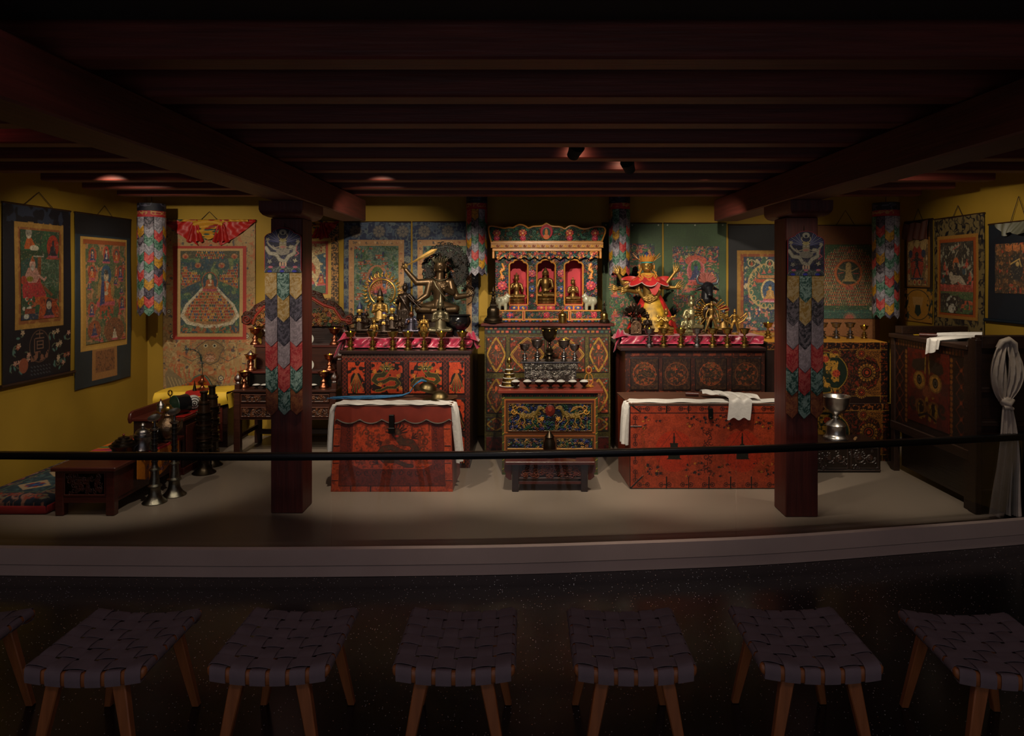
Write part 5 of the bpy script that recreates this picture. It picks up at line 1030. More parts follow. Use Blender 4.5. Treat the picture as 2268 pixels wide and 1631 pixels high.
# ---- left side: tables along the wall
def ltable(lab, x0, x1, y0, y1, zt, leg=.05, label2=None):
    xc, yc = (x0+x1)/2, (y0+y1)/2; t = thing('low_table', lab, 'table', (xc, yc, 0)); a, b = (x1-x0)/2, (y1-y0)/2
    obj('tabletop', MB().box(-a-.015, a+.015, -b-.015, b+.015, zt-.03, zt), M_['redbrown'], t, bevel=.006)
    obj('apron', MB().box(-a+.01, a-.012, -b+.012, b-.01, zt-.235, zt-.03), M_['redbrown'], t, bevel=.003)
    for sx in (-1, 1):
        for sy in (-1, 1): obj('leg', MB().box(sx*(a-.035)-.03, sx*(a-.035)+.03, sy*(b-.035)-.03, sy*(b-.035)+.03, 0, zt-.03), M_['redbrown'], t, bevel=.006)
    return t, a, b
t, a, b = ltable('low dark red carved table nearest the visitor at left, bright brocade runner on it', -3.31, -2.885, 4.87, 5.83, .345)
p = Cv(0, 0, 40, 17, 4, '3a1710'); foliage(p, 4, 3, 36, 15, ['401a12', '34140e'], 60, 2.4, 4, .5); p.frame(0, 0, 40, 17, 1.2, '4a1c14', .8); panel('carved_end', p, 2*a-.13, .17, t, M_['carve'], .01, .008, loc=(0, -b+.012, .14)); obj('stretcher', MB().box(-a+.06, a-.06, -b+.01, -b+.04, .09, .13).box(a-.05, a-.02, -b+.05, b-.05, .08, .12), M_['redbrown'], t, bevel=.003)
d2 = thing('long_desk', 'long dark carved desk behind the near low table, drum and red runner on top', 'desk', (-3.1, 6.18, 0)); 
obj('body', MB().box(-.22, .2, -.3, .38, .06, .455), M_['darklacq'], d2, bevel=.004); obj('top', MB().box(-.235, .215, -.315, .39, .455, .48), M_['redbrown'], d2, bevel=.004)
obj('plinth', MB().box(-.21, .21, -.305, .385, 0, .06), M_['redbrown'], d2, bevel=.004)
for k in range(3): obj('side_panel', MB().box(.2, .212, -.26+k*.22, -.08+k*.22, .12, .41), M_['redbrown'], d2, bevel=.004)
for x in (-.235, .02):
    q = [(-.315, .455), (-.315, .44), (-.3, .50), (-.26, .53), (.39, .53), (.39, .455)]
    obj('scrolled_rim', MB().prism([(-.33, .44), (-.345, .48), (-.33, .525), (-.29, .54), (.39, .54), (.39, .455), (-.3, .455)], x-.012, x+.012, 'yz'), M_['redbrown'], d2, bevel=.004)
cb = thing('small_cabinet', 'small dark cabinet against the back wall, mostly covered by yellow cloth', 'cabinet', (PX(424, 6.8), 6.8, 0))
obj('body', MB().box(-.335, .345, .02, .50, 0, .52), M_['darklacq'], cb, bevel=.004); obj('door', MB().box(.03, .3, .0, .02, .06, .42), M_['redbrown'], cb, bevel=.004); obj('door', MB().box(-.29, -.02, .0, .02, .06, .42), M_['redbrown'], cb, bevel=.004)
obj('cornice', MB().box(-.345, .355, -.01, .51, .45, .53), M_['redbrown'], cb, bevel=.008)
sc_ = Cv(388, 830, 500, 866, 1.6, '8c2c18'); sc_.M = sc_.inpoly([(388, 866), (392, 855), (402, 850), (412, 848), (420, 842), (428, 834), (442, 829), (454, 832), (462, 840), (468, 850), (480, 850), (492, 855), (500, 866)], w_)
sc_.line([(388, 866), (392, 856), (402, 851), (412, 849), (420, 843), (428, 835), (442, 830), (454, 833), (462, 841), (468, 851), (480, 851), (492, 856), (499, 866)], 5, '4c5c50'); sc_.ell(444, 856, 12, 4, 'a04c20'); sc_.mottle(400, 845, 490, 866, 'a84c24', 5, .6, 5)
frp = Fr(7.2, 0); pb = panel('painted_backrest', sc_, PX(500, 7.2)-PX(388, 7.2), PZ(830, 7.2)-PZ(872, 7.2), None, M_['lacq'], .02, 0, loc=((PX(500, 7.2)+PX(388, 7.2))/2, 7.2, PZ(872, 7.2)))
pb.parent = cb; pb.location = (pb.location[0]-cb.location[0], .41, pb.location[2]); pb['label'] = 'orange scalloped painted backrest'
obj('backrest_support', MB().box(-.1, .2, .42, .45, .40, PZ(868, 7.2)), M_['redbrown'], cb)
# carpet-covered seat cushion on the floor
cu = thing('floor_cushion', 'flat red cushion topped with a blue patterned rug, on the floor at far left', 'cushion', (-3.62, 5.5, 0))
obj('cushion_pad', MB().box(-.33, .24, -.6, .7, 0, .07), mat('red_felt', '8c1a1c', .85, var=.1), cu, bevel=.02, seg=3)
c = Cv(0, 0, 57, 130, 1.9, '141c2c'); c.frame(2, 2, 55, 128, 8, '1c2438'); c.mottle(0, 0, 57, 130, '8c5c48', 4, .6, 3, 2, .9, band=.06); c.frame(11, 11, 46, 119, 2, '3c5048'); c.rect(14, 14, 43, 116, '1c3440'); c.mottle(14, 14, 43, 116, '3a5458', 3, .55, 8)
for k in range(3): c.poly([(16, 34+k*34), (28.5, 20+k*34), (41, 34+k*34), (28.5, 46+k*34)], '9c8468'); c.flower(28.5, 33+k*34, 7, '8c2c24', '24508c', 8, '243c6c')
for k in range(26): c.curl(R_.choice([5, 52])+R_.uniform(-1, 1), R_.uniform(4, 126), 4, R_.uniform(0, 6), .9, 1.3, R_.choice(['94685a', '7c7058', '8c3c30'])); c.curl(R_.uniform(5, 52), R_.choice([6, 124]), 4, R_.uniform(0, 6), .9, 1.3, R_.choice(['94685a', '7c7058', '8c3c30']))
panel('rug', c, .56, 1.29, cu, mat('wool_pile', attr=True, rough=.95, bump=.7, bscale=500), .05, 0, loc=(-.045, -.595, .125), rot=(-PI/2, 0, 0), bow=lambda X, Z: .045*np.exp(-np.minimum(np.minimum(.28-np.abs(X), Z), 1.29-Z)/.022))
# ---------------------------------------------------------------- cloths, lamps, bowls, offerings
M_['brass'] = mat('brass', 'a4884a', .3, 1., var=.2, vscale=40); M_['silver'] = mat('old_silver', '8c8888', .3, 1., var=.3, vscale=50, bump=.2, bscale=300)
M_['copper'] = mat('copper', 'a8684c', .32, 1., var=.2, vscale=40); M_['bronze'] = mat('dark_bronze', '3c3226', .35, .9, var=.25, vscale=30)
M_['butter'] = mat('butter', 'd8b850', .5); M_['rice'] = mat('white_rice', 'd0cec8', .8, bump=1., bscale=400)
M_['flame'] = mat('flame', 'ffc020', .5, emis=6.); M_['whitesilk'] = M_['white']
def cloth(name, lab, cat, fns, m, loc, parts=(40, 20), th=.003, group=None):
    mb = MB()
    for f in fns:
        n = parts
        if isinstance(f, tuple): f, n = f
        mb.sheet(f, n[0], n[1], th)
    o = obj(name, mb, m, smooth=60); o.location = loc; return tag(o, lab, cat, group)
# risers wrapped in magenta satin on both altars
def satin(lab, x0, x1, yf, zc, dz, back, ends, seed):
    L = x1-x0; q = random.Random(seed); ph = [q.uniform(0, 6) for _ in range(6)]
    rb = obj('riser', MB().box(x0+.02, x1-.02, yf+.025, yf+back, zc, zc+dz-.012), M_['darklacq'], smooth=0); tag(rb, 'low riser hidden under the '+lab.split(' ', 1)[1] if 0 else 'low dark riser under the magenta satin, '+('left' if x0 < 0 else 'right')+' altar', 'riser')
    sw = lambda u: abs(math.sin(PI*u*7+ph[0]))
    def top(u, v):
        if v < .55: t = v/.55; return (x0+L*u, yf+back-(back-.0)*t, zc+dz-.001+.002*math.sin(u*40)*t)
        t = (v-.55)/.45; b = .018*math.sin(u*31+ph[1])+.012*math.sin(u*57+ph[2])+.012*math.sin(u*90+t*5)
        return (x0+L*u+.01*math.sin(u*44+t*4), yf-.012-.02*t-b*math.sin(PI*min(t*1.1, 1))-.008, zc+dz-(dz-.006)*t-.004*math.sin(PI*t)+.006)
    fs = [(top, (120, 26))]
    for s, xe, drop, wd in ends:
        def hang(u, v, s=s, xe=xe, drop=drop, wd=wd):
            a = v; x = xe+s*(wd*a*(.4+.6*u))+.012*math.sin(u*15+v*6); z = zc+dz+.02-drop*(a**1.4)*(.5+.6*u)-.02*math.sin(u*10+a*7)*a
            return (x, yf-.02-.07*u*(1-.3*v)+.02*math.sin(u*19+v*3)*a+.06, z)
        fs.append((hang, (26, 18)))
        def puff(u, v, s=s, xe=xe):
            return (xe+s*(-.05+.13*u), yf-.05+.2*v, zc+dz+.006+.05*math.sin(PI*u)*math.sin(PI*v)*(1+.4*math.sin(u*16+v*9))-.03*u*u)
        fs.append((puff, (20, 20)))
    return cloth('satin_cloth', lab, 'cloth', fs, M_['satin'], (0, 0, 0), th=.003)
satin('magenta satin cloth draped along the left altar behind seven brass lamps', PX(763, 6.2), PX(1044, 6.2), 6.26, 1.031, .09, .62, ((-1, PX(765, 6.2), .19, .13), (1, PX(1040, 6.2), .10, .085)), 3)
satin('magenta satin cloth draped along the right altar behind seven tall lamps', PX(1374, 6.4), PX(1690, 6.4), 6.42, 1.047, .082, .44, ((-1, PX(1378, 6.4), .16, .08),), 8)
# ---- butter lamps
def lampthing(lab, loc, h, m, lit=True, group=None, kind=0):
    t = thing('butter_lamp', lab, 'lamp', loc, 0, group)
    s = h/.16
    pr = [(.034, 0), (.037, .006), (.034, .016), (.02, .022), (.02, .03), (.032, .036), (.033, .044), (.018, .052), (.018, .058), (.025, .063), (.025, .069), (.011, .076), (.008, .094), (.012, .102), (.034, .112), (.038, .132), (.05, .149), (.05, .153), (.04, .152), (.034, .146)]
    if kind == 1: pr = [(.04, 0), (.042, .005), (.034, .02), (.022, .032), (.019, .045), (.026, .052), (.026, .058), (.014, .068), (.011, .082), (.016, .09), (.034, .1), (.042, .118), (.044, .13), (.056, .138), (.056, .142), (.043, .14), (.04, .134)]
    if kind == 2: pr = [(.036, 0), (.038, .004), (.024, .02), (.022, .034), (.034, .046), (.02, .058), (.018, .066), (.012, .074), (.012, .084), (.02, .09), (.034, .104), (.04, .122), (.041, .138), (.046, .144), (.046, .147), (.038, .146), (.036, .14)]
    top = pr[-1]
    obj('cup', MB().lathe([(r*s, z*s) for r, z in pr], n=22), m, t, smooth=50)
    obj('butter', MB().lathe([(top[0]*s*.98, (top[1]-.001)*s), (top[0]*s*.6, (top[1]+.002)*s), (.001, (top[1]+.003)*s)], n=16), M_['butter'], t, smooth=60)
    if lit: obj('flame', MB().lathe([(.001, 0), (.0035, .003), (.003, .008), (.0005, .013)], (0, 0, (top[1]+.003)*s), 8), M_['flame'], t)
    return t
def place(px, py, d): return (PX(px, d), d, PZ(py, d))
NL = ['leftmost', 'second from the left', 'third from the left', 'middle', 'third from the right', 'second from the right', 'rightmost']
for i, (px, lit) in enumerate(((776.5, 1), (825.5, 0), (870, 0), (903.7, 1), (939, 0), (977.7, 1), (1024, 1))):
    d = 6.17; lampthing('brass butter lamp before the left altar statues, %s of seven%s' % (NL[i], ', lit' if lit else ''), (PX(px, d), d, 1.0305), .165, M_['brass'], lit, 'butter lamps on the left altar')
for i, (px, lit) in enumerate(((1438, 1), (1470, 0), (1508, 1), (1544, 0), (1578.5, 0), (1611, 0), (1649, 0))):
    d = 6.31; lampthing('tall butter lamp before the right altar statues, %s of seven' % NL[i], (PX(px, d), d, 1.0465), .168, M_['silver'] if i in (0, 3) else M_['brass'], lit, 'butter lamps on the right altar')
for px, h, lb in ((1701, .16, 'butter lamp on the ochre mat, alone on the left side of the column'), (1822, .16, 'butter lamp on the ochre mat, mostly hidden behind the column banner'), (1852, .16, 'butter lamp on the ochre mat, left of the visible three'), (1883, .16, 'butter lamp on the ochre mat, middle of the visible three'), (1914, .13, 'smaller butter lamp on the ochre mat, rightmost on it')):
    lampthing(lb, (PX(px, 6.72), 6.72, 1.0785), h, M_['silver'] if h > .15 and px != 1701 else M_['brass'], px in (1701, 1914), 'butter lamps on the ochre mat')
tl = 'copper butter lamp on the throne, %s'
z1, z2, z3 = .618, zs2, zs3
for px, d, z, w_s in ((541, 6.62, z1, 'left end of the lowest shelf'), (717, 6.62, z1, 'right end of the lowest shelf'), (556, 6.74, z2, 'left end of the middle shelf'), (730, 6.74, z2, 'right end of the middle shelf'), (565, 6.92, z3, 'left end of the top shelf'), (741, 6.92, z3, 'right end of the top shelf')):
    lampthing(tl % w_s, (PX(px, d), d, z), .185 if z == z3 else .18, M_['copper'], True, 'copper lamps on the throne', 1)
def bowl(lab, loc, r, h, group, foot=True):
    t = thing('rice_bowl', lab, 'bowl', loc, 0, group)
    obj('cup', MB().lathe([(r*.55, 0), (r*.58, h*.05), (r*.3, h*.14), (r*.24, h*.32), (r*.5, h*.45), (r*.85, h*.7), (r*.97, h), (r*1., h), (r*.9, h*.98)], n=24), M_['bronze'], t, smooth=50)
    obj('rice', MB().lathe([(r*.93, h*.98), (r*.8, h*1.1), (r*.45, h*1.24), (.001, h*1.3)], n=22), M_['rice'], t, smooth=60); return t
for i, px in enumerate((1142, 1168, 1194, 1219.5, 1242.5, 1268, 1293.5)):
    bowl('footed bowl heaped with rice on the red table, %s of seven' % NL[i], (PX(px, 5.95), 5.95, TT+.001), .04, .058, 'rice bowls on the central table')
for px, lb in ((568, 'left of the visible ones'), (586, 'just left of the column banner'), (694, 'right of the column')):
    bowl('shallow white-filled offering bowl on the lowest throne shelf, %s' % lb, (PX(px, 6.58), 6.58, .618), .038, .035, 'offering bowls on the throne')
for z, y, lb in ((zs3+.0, 6.9, 'upper'), (zs2+.0, 6.72, 'lower')):
    tag(obj('white_disc', MB().lathe([(.001, -.003), (.055, -.003), (.058, 0), (.055, .003), (.001, .003)], n=24, M=Matrix.Rotation(PI/2, 3, 'X')), mat('white_ceramic', 'c8c8c0', .4)), 'white round disc standing on the throne beside the column, %s one' % lb, 'disc').location = (PX(682, y), y, z+.058)
# ---- repousse silver stand with five goblets
d = 6.12; xc = PX(1219, d); W = PX(1281, d)-PX(1157, d)
SS = thing('silver_stand', 'repousse silver stand on the red table carrying five goblets', 'stand', (xc, d, TT))
def reliefcv(w_, h_, n, r, seed, cols=('9a948c', 'b0aaa0', '605a54'), bg='605a52', k=2.):
    p = Cv(0, 0, w_, h_, k, bg); foliage(p, 1, 1, w_-1, h_-1, list(cols), n, r, seed, .9); return p
M_['repsil'] = mat('repousse_silver', attr=True, rough=.36, metal=.9)
obj('core', MB().box(-W/2+.02, W/2-.02, .012, .17, .03, .15), M_['silver'], SS)
panel('repousse_body', reliefcv(110, 20, 150, 4, 3), W-.05, .085, SS, M_['repsil'], .01, .01, loc=(0, 0, .05)); panel('repousse_frieze', reliefcv(120, 14, 130, 3, 5), W-.01, .055, SS, M_['repsil'], .02, .01, loc=(0, -.008, .138))
obj('top_plate', MB().box(-W/2-.015, W/2+.015, -.02, .19, .196, .208), M_['silver'], SS, bevel=.003)
for k in range(5): obj('foot', MB().lathe([(.02, 0), (.012, .012), (.022, .03), (.03, .052)], (-W/2+.04+k*(W-.08)/4, .02, 0), 10), M_['silver'], SS)
ZT = TT+.208
def goblet(lab, px, d, z, h, rb, m, tiers=True, lit=False, group='goblets on the silver stand'):
    t = thing('goblet', lab, 'goblet', (PX(px, d), d, z), 0, group)
    a = [(rb*.62, 0), (rb*.64, h*.02), (rb*.4, h*.06), (rb*.34, h*.14), (rb*.42, h*.16), (rb*.66, h*.2), (rb*.62, h*.23), (rb*.4, h*.26), (rb*.44, h*.3), (rb*.5, h*.34), (rb*.3, h*.37), (rb*.16, h*.42), (rb*.14, h*.48), (rb*.22, h*.52), (rb*.14, h*.56), (rb*.3, h*.59), (rb*.72, h*.68), (rb*.92, h*.82), (rb*.95, h*.95), (rb*1.1, h), (rb*1.08, h*1.01), (rb*.88, h*.97)]
    obj('cup', MB().lathe(a, n=26), m, t, smooth=50)
    obj('butter', MB().lathe([(rb*.88, h*.97), (rb*.4, h*.975), (.001, h*.98)], n=16), M_['butter'] if lit else M_['silver'], t)
    if lit: obj('flame', MB().lathe([(.001, 0), (.004, .003), (.003, .01), (.0005, .014)], (0, 0, h*.98), 8), M_['flame'], t)
    return t
goblet('small silver goblet at the left end of the silver stand', 1162, 6.2, ZT, .145, .045, M_['silver'])
goblet('medium silver goblet second from the left on the silver stand', 1190, 6.2, ZT, .182, .054, M_['silver'])
g = goblet('tallest dark goblet with a wide bowl in the middle of the silver stand', 1217, 6.2, ZT, .29, .072, M_['bronze'])
for k in range(6): obj('yellow_stud', MB().ell((.066*math.cos(k*1.05+.5), .066*math.sin(k*1.05+.5), .27), .006, 8, 6), M_['butter'], g)
goblet('medium silver goblet with a flame, second from the right on the silver stand', 1249, 6.2, ZT, .182, .054, M_['silver'], lit=True)
goblet('small silver goblet at the right end of the silver stand', 1273, 6.2, ZT, .143, .045, M_['silver'])
# ---- tiered rice offering and small gilt ornament
t = thing('tiered_offering', 'tiered golden offering stand with layers of white rice, left end of the red table', 'offering', (PX(1128, 6.03), 6.03, TT))
obj('plate', MB().lathe([(.05, 0), (.085, .006), (.09, .012), (.085, .012)], n=26), M_['whitesilk'], t, smooth=50)
for k, (r, z) in enumerate(((.066, .012), (.058, .045), (.046, .085), (.036, .118))):
    obj('ring', MB().lathe([(r, z), (r+.004, z+.004), (r-.002, z+.018), (r, z+.032), (r-.006, z+.033)], n=26, lobes=13, lamp=.03), M_['brass'], t, smooth=50); obj('rice_layer', MB().lathe([(r-.003, z+.03), (r-.004, z+.036), (.02, z+.04), (.001, z+.04)], n=22), M_['rice'], t, smooth=50)
obj('finial', MB().lathe([(.02, .155), (.012, .165), (.018, .172), (.008, .18), (.006, .2), (.02, .212), (.022, .225), (.016, .243), (.003, .262)], n=16), M_['brass'], t, smooth=50)
t = thing('gilt_ornament', 'small openwork gilt ornament with a red centre, right end of the red table', 'ornament', (PX(1304, 6.03), 6.03, TT))
obj('base', MB().lathe([(.03, 0), (.042, .004), (.03, .012), (.02, .02)], n=16, lobes=6, lamp=.15), M_['gold'], t, smooth=40)
mb = MB()
for s in (-1, 1): mb.tube([(s*.015, 0, .015), (s*.036, 0, .04), (s*.034, 0, .075), (s*.026, 0, .1), (s*.012, 0, .112)], .005, 8)
mb.tube([(0, 0, .015), (0, 0, .12)], .004, 8).tube([(.024*math.cos(a), 0, .145+.028*math.sin(a)) for a in np.linspace(0, 2*PI, 18)[:-1]], .0065, 8, True).lathe([(.01, .168), (.006, .178), (.001, .19)], n=8).tube([(-.03, 0, .06), (.03, 0, .06)], .004, 6)
obj('openwork', mb, M_['gold'], t, smooth=50); obj('red_centre', MB().ell((0, 0, .145), (.018, .005, .02), 12, 8), M_['redlac'], t)
# ---- vase, and cylinder on the bench; box, stupas on the centre cabinet
vz = thing('vase', 'dark bronze lidded vessel standing on the low carved bench', 'vase', (PX(1217, 5.55), 5.55, .24))
obj('body', MB().lathe([(.055, 0), (.06, .008), (.05, .03), (.042, .05), (.05, .07), (.048, .11), (.04, .13), (.034, .15), (.04, .16), (.026, .18), (.01, .2), (.003, .21)], n=24), M_['bronze'], vz, smooth=40)
tag(obj('ritual_rod', MB().tube([(PX(1250, 5.5), 5.52, .252), (PX(1276, 5.5), 5.5, .254)], [.008, .011], 10), M_['brass']), 'small golden rod lying on the low carved bench', 'rod')
def stupa(lab, px, d, z, h, r, m, m2=None):
    t = thing('stupa', lab, 'stupa', (PX(px, d), d, z))
    obj('lotus_base', MB().lathe([(r, 0), (r*1.02, h*.02), (r*.92, h*.05), (r*.96, h*.08), (r*.86, h*.13), (r*.78, h*.15)], n=28, lobes=14, lamp=.03), m, t, smooth=40)
    obj('dome', MB().lathe([(r*.72, h*.15), (r*.74, h*.18), (r*.66, h*.2), (r*.68, h*.3), (r*.66, h*.38), (r*.5, h*.44), (r*.34, h*.46)], n=28), m2 or m, t, smooth=40)
    obj('harmika', MB().box(-r*.36, r*.36, -r*.36, r*.36, h*.46, h*.53), m, t, bevel=.003)
    obj('spire', MB().lathe([(r*.3, h*.53), (r*.34, h*.56), (r*.24, h*.58), (r*.27, h*.62), (r*.19, h*.65), (r*.22, h*.69), (r*.14, h*.73), (r*.16, h*.77), (r*.5, h*.785), (r*.5, h*.80), (r*.1, h*.82), (r*.2, h*.88), (r*.1, h*.94), (.001, h)], n=20), m, t, smooth=40); return t
stupa('dark bronze stupa at the left end of the centre cabinet', 1092.5, 6.64, TB+.001, .345, .088, M_['bronze'])
stupa('smaller stupa with a golden dome at the right end of the centre cabinet', 1338.5, 6.62, TB+.001, .215, .05, M_['bronze'], M_['brass'])
t = thing('relic_box', 'round gilt lidded box in front of the carved shrine', 'box', (PX(1246, 6.62), 6.62, TB+.001))
obj('body', MB().lathe([(.042, 0), (.044, .006), (.038, .012), (.039, .06), (.044, .064), (.04, .068)], n=24, lobes=8, lamp=.02), M_['brass'], t, smooth=40); obj('lid', MB().lathe([(.042, .068), (.042, .078), (.034, .092), (.014, .1), (.008, .108), (.011, .114), (.001, .122)], n=24), M_['brass'], t, smooth=40)
# ---- large silver goblet and cork
t = thing('large_goblet', 'large polished silver goblet on a domed foot, on the low black carved box', 'goblet', (PX(1851, 6.08), 6.08, .2595))
obj('cup', MB().lathe([(.11, .215), (.02, .2), (.03, .22), (.06, .235), (.095, .27), (.112, .32), (.12, .365), (.125, .372), (.12, .378), (.108, .37), (.09, .3), (.001, .26)][1:], n=36), mat('bright_silver', 'c0bcb8', .3, 1.), t, smooth=50)
obj('foot', MB().lathe([(.1, 0), (.104, .012), (.098, .022), (.086, .032), (.08, .045), (.078, .11), (.086, .122), (.074, .14), (.04, .165), (.02, .175), (.028, .19), (.018, .205), (.001, .205)], n=36), bpy.data.materials['bright_silver'], t, smooth=50)
tag(obj('cork', MB().tube([(PX(1893, 6.02), 6.02, .271), (PX(1902, 6.02), 6.07, .271)], .011, 12), mat('cork', '9c7448', .8, var=.3, vscale=60)), 'small cork lying beside the large silver goblet', 'cork')
# ---- white offering scarves and instruments on the two red chests
def scarf(name, lab, x0, x1, y0, y1, z, dropl, dropr, loc=(0, 0, 0), out=.03):
    L = x1-x0
    path = [(x0-out*1.4, z-dropl, 0), (x0-out*1.2, z-dropl*.5, 0), (x0-out*.9, z-dropl*.15, 0), (x0-out*.4, z-.012, 0), (x0+.01, z, 1)]+[(x0+L*k/14, z, 1) for k in range(1, 14)]+[(x1-.01, z, 1), (x1+out*.4, z-.012, 0), (x1+out*.8, z-dropr*.15, 0), (x1+out*1.3, z-dropr*.55, 0), (x1+out*1.8, z-dropr, 0)]
    def f(u, v):
        s = u*(len(path)-1); i = min(int(s), len(path)-2); t = s-i; a, b = path[i], path[i+1]
        x = a[0]+(b[0]-a[0])*t; zz = a[1]+(b[1]-a[1])*t; flat = a[2]+(b[2]-a[2])*t
        wob = (1-flat)
        return (x+wob*.026*math.sin(v*13+u*3), y0+(y1-y0)*v+.008*math.sin(u*37)*flat, zz+.002+.0025*math.sin(v*11+u*55)*flat+.002)
    return cloth(name, lab, 'scarf', [(f, (110, 26))], M_['white'], loc, th=.0025)
scarf('ceremonial_scarf', 'white silk scarf across the sloping red chest, its fringed ends hanging at both sides', PX(746, 5.46), PX(995, 5.46), 5.434, 5.62, HT+.010, .37, .46, out=.045)
scarf('ceremonial_scarf', 'white scarf across the long red chest, one end hanging at its left corner', PX(1397, 5.5), PX(1775, 5.5), 5.50, 5.66, HT2+.014, .34, .1, out=.03)
M_['cymbal'] = mat('cymbal_bronze', '6a5c40', .42, 1., var=.2, vscale=30)
cy = thing('cymbal', 'bronze cymbal with a domed centre, leaning on top of the other on the sloping chest', 'cymbal', (PX(948, 5.85), 5.83, HT+.07), 0, 'cymbals on the sloping red chest'); cpr = [(.15, 0), (.15, .002), (.075, .008), (.066, .03), (.045, .052), (.016, .062), (.001, .063), (.001, .06), (.06, .028), (.07, .006), (.146, 0)]
obj('disc', MB().lathe(cpr, n=40, M=Matrix.Rotation(math.radians(14), 3, 'Y')), M_['cymbal'], cy, smooth=50)
mbt = MB(); q = random.Random(12)
for k in range(46):
    o1, o2, o3 = q.uniform(-.022, .022), q.uniform(-.07, .05), q.uniform(.3, .62); w1 = q.uniform(-.02, .02)
    mbt.tube([(-.01, o1*.3, .064), (-.05, -.02+o1*.6, .078+o1*.3), (-.1, -.04+o1, .045), (-.14, -.06+o1, -.018), (-.2, -.07+o1*1.3, -.05+abs(o1)*.5), (-.2-o3*.4, -.09+o2*.7, -.054+q.uniform(0, .012)), (-.2-o3*.75, -.085+o2+w1, -.055+q.uniform(0, .01)), (-.2-o3, -.08+o2*1.2-w1, -.058)], [.004, .0045, .0045, .0045, .0045, .004, .0035, .002], 5)
obj('tassel', mbt, mat('blue_tassel', '1a6494', .7, var=.4, vscale=70), cy, smooth=50)
cy2 = thing('cymbal', 'bronze cymbal lying flat under the other on the sloping chest', 'cymbal', (PX(973, 5.72), 5.73, HT+.012), 0, 'cymbals on the sloping red chest'); obj('disc', MB().lathe(cpr, n=40, M=Matrix.Rotation(math.radians(-3), 3, 'Y')), M_['cymbal'], cy2, smooth=50)
hr = thing('wrapped_trumpet', 'red wooden handled instrument wrapped in white cloth, lying on the long red chest', 'trumpet', (PX(1560, 5.75), 5.75, HT2+.035))
obj('handle', MB().tube([(PX(1522, 5.75)-PX(1560, 5.75), .06, 0), (PX(1550, 5.75)-PX(1560, 5.75), .04, 0)], .016, 12), M_['redbrown'], hr)
obj('wrapping', MB().sheet(lambda u, v: (-.02+.42*u, .03-.12*u+(.05+.05*u)*(v-.5)*2, .012+.028*math.sin(PI*v)*(1-.5*u)+.004*math.sin(u*30+v*8)-.01*u), 40, 18, .004).sheet(lambda u, v: (.10+.18*u+.02*math.sin(v*3), -.06-.232*min(v*1.6, 1)-.02*max(0, v-.6), .015-.0*v-max(0, v-.62)*.40+.01*math.sin(u*14+v*4)), 20, 20, .004), M_['white'], hr, smooth=60)
# scarf rolled on the painted cabinet at right
ws = thing('wrapped_scroll', 'white cloth roll with a dark red end, lying on the fierce-faced painted cabinet', 'scroll', (3.34, 5.45, 1.187))
obj('roll', MB().tube([(-.02, .16, .02), (.08, .04, .026), (.2, -.06, .032)], [.02, .03, .032], 14), M_['white'], ws, smooth=60); obj('red_end', MB().tube([(-.12, .24, .018), (-.02, .15, .02)], .014, 10), M_['redbrown'], ws)
obj('hanging_end', MB().sheet(lambda u, v: (.1-.28*min(v/.45, 1)-.012*max(0, v-.45)+.008*math.sin(u*12), .02-.18*u+.02*v, .035-.028*v/.45 if v < .45 else .004-(v-.45)*.2*(1.15-.5*u)+.006*math.sin(u*9)), 20, 24, .004), M_['white'], ws, smooth=60)
tag(obj('yellow_tag', MB().box(-.03, .03, -.01, .01, 0, .006), mat('yellow_paper', 'c8a020', .6)), 'small yellow tag lying at the far end of the painted cabinet', 'tag').location = (3.3, 5.86, 1.186)
# knotted silk scarf on the cupboard
M_['khata'] = mat('cream_silk', 'c8b8a8', .42, var=.12, vscale=14, bump=.5, bscale=60)
kx, ky = PX(2226, 4.87), 4.885
KH = thing('knotted_scarf', 'long cream silk scarf knotted in the middle, hanging on the dark cupboard at right', 'scarf', (kx, ky, 0))
zt, zk, zb = PZ(752, 4.87), PZ(890, 4.87), .012
mbk = MB()
for s in (-1, 1):
    def lp(u, v, s=s):
        a = v; w = .055*math.sin(PI*min(a*1.05, 1))**.7+.02; cxx = s*(.012+.05*math.sin(PI*a)**.8)
        return (cxx+(u-.5)*w*1.5-.01+.012*(1-a), -.02-.018*math.sin(u*17+a*4)-.02*math.sin(PI*a), zt-(zt-zk)*a)
    mbk.sheet(lp, 26, 30, .004)
obj('loop', mbk, M_['khata'], KH, smooth=60)
obj('top_fold', MB().tube([(-.06, -.03, zt-.06), (-.035, -.035, zt-.015), (.01, -.035, zt), (.05, -.035, zt-.03), (.065, -.03, zt-.09)], [.02, .026, .028, .026, .018], 12, flat=.8), M_['khata'], KH, smooth=60)
obj('knot', MB().ell((0, -.03, zk), (.045, .032, .038), 16, 10).tube([(-.04, -.035, zk+.01), (0, -.062, zk-.012), (.042, -.035, zk+.014)], [.014, .02, .014], 10).tube([(-.03, -.05, zk-.035), (.0, -.06, zk-.03), (.03, -.045, zk-.045)], .014, 10), M_['khata'], KH, smooth=60)
def skirt(u, v): w = .06+.20*v**.8; return ((u-.5)*w+.005+.01*math.sin(v*5), -.03-.022*math.sin(u*22+v*2.5)*(.4+v*.6)-.01*v, zk-.03-(zk-.03-zb)*v+.012*math.sin(u*16)*max(0, v-.9)*8)
obj('tail', MB().sheet(skirt, 60, 40, .004), M_['khata'], KH, smooth=60)
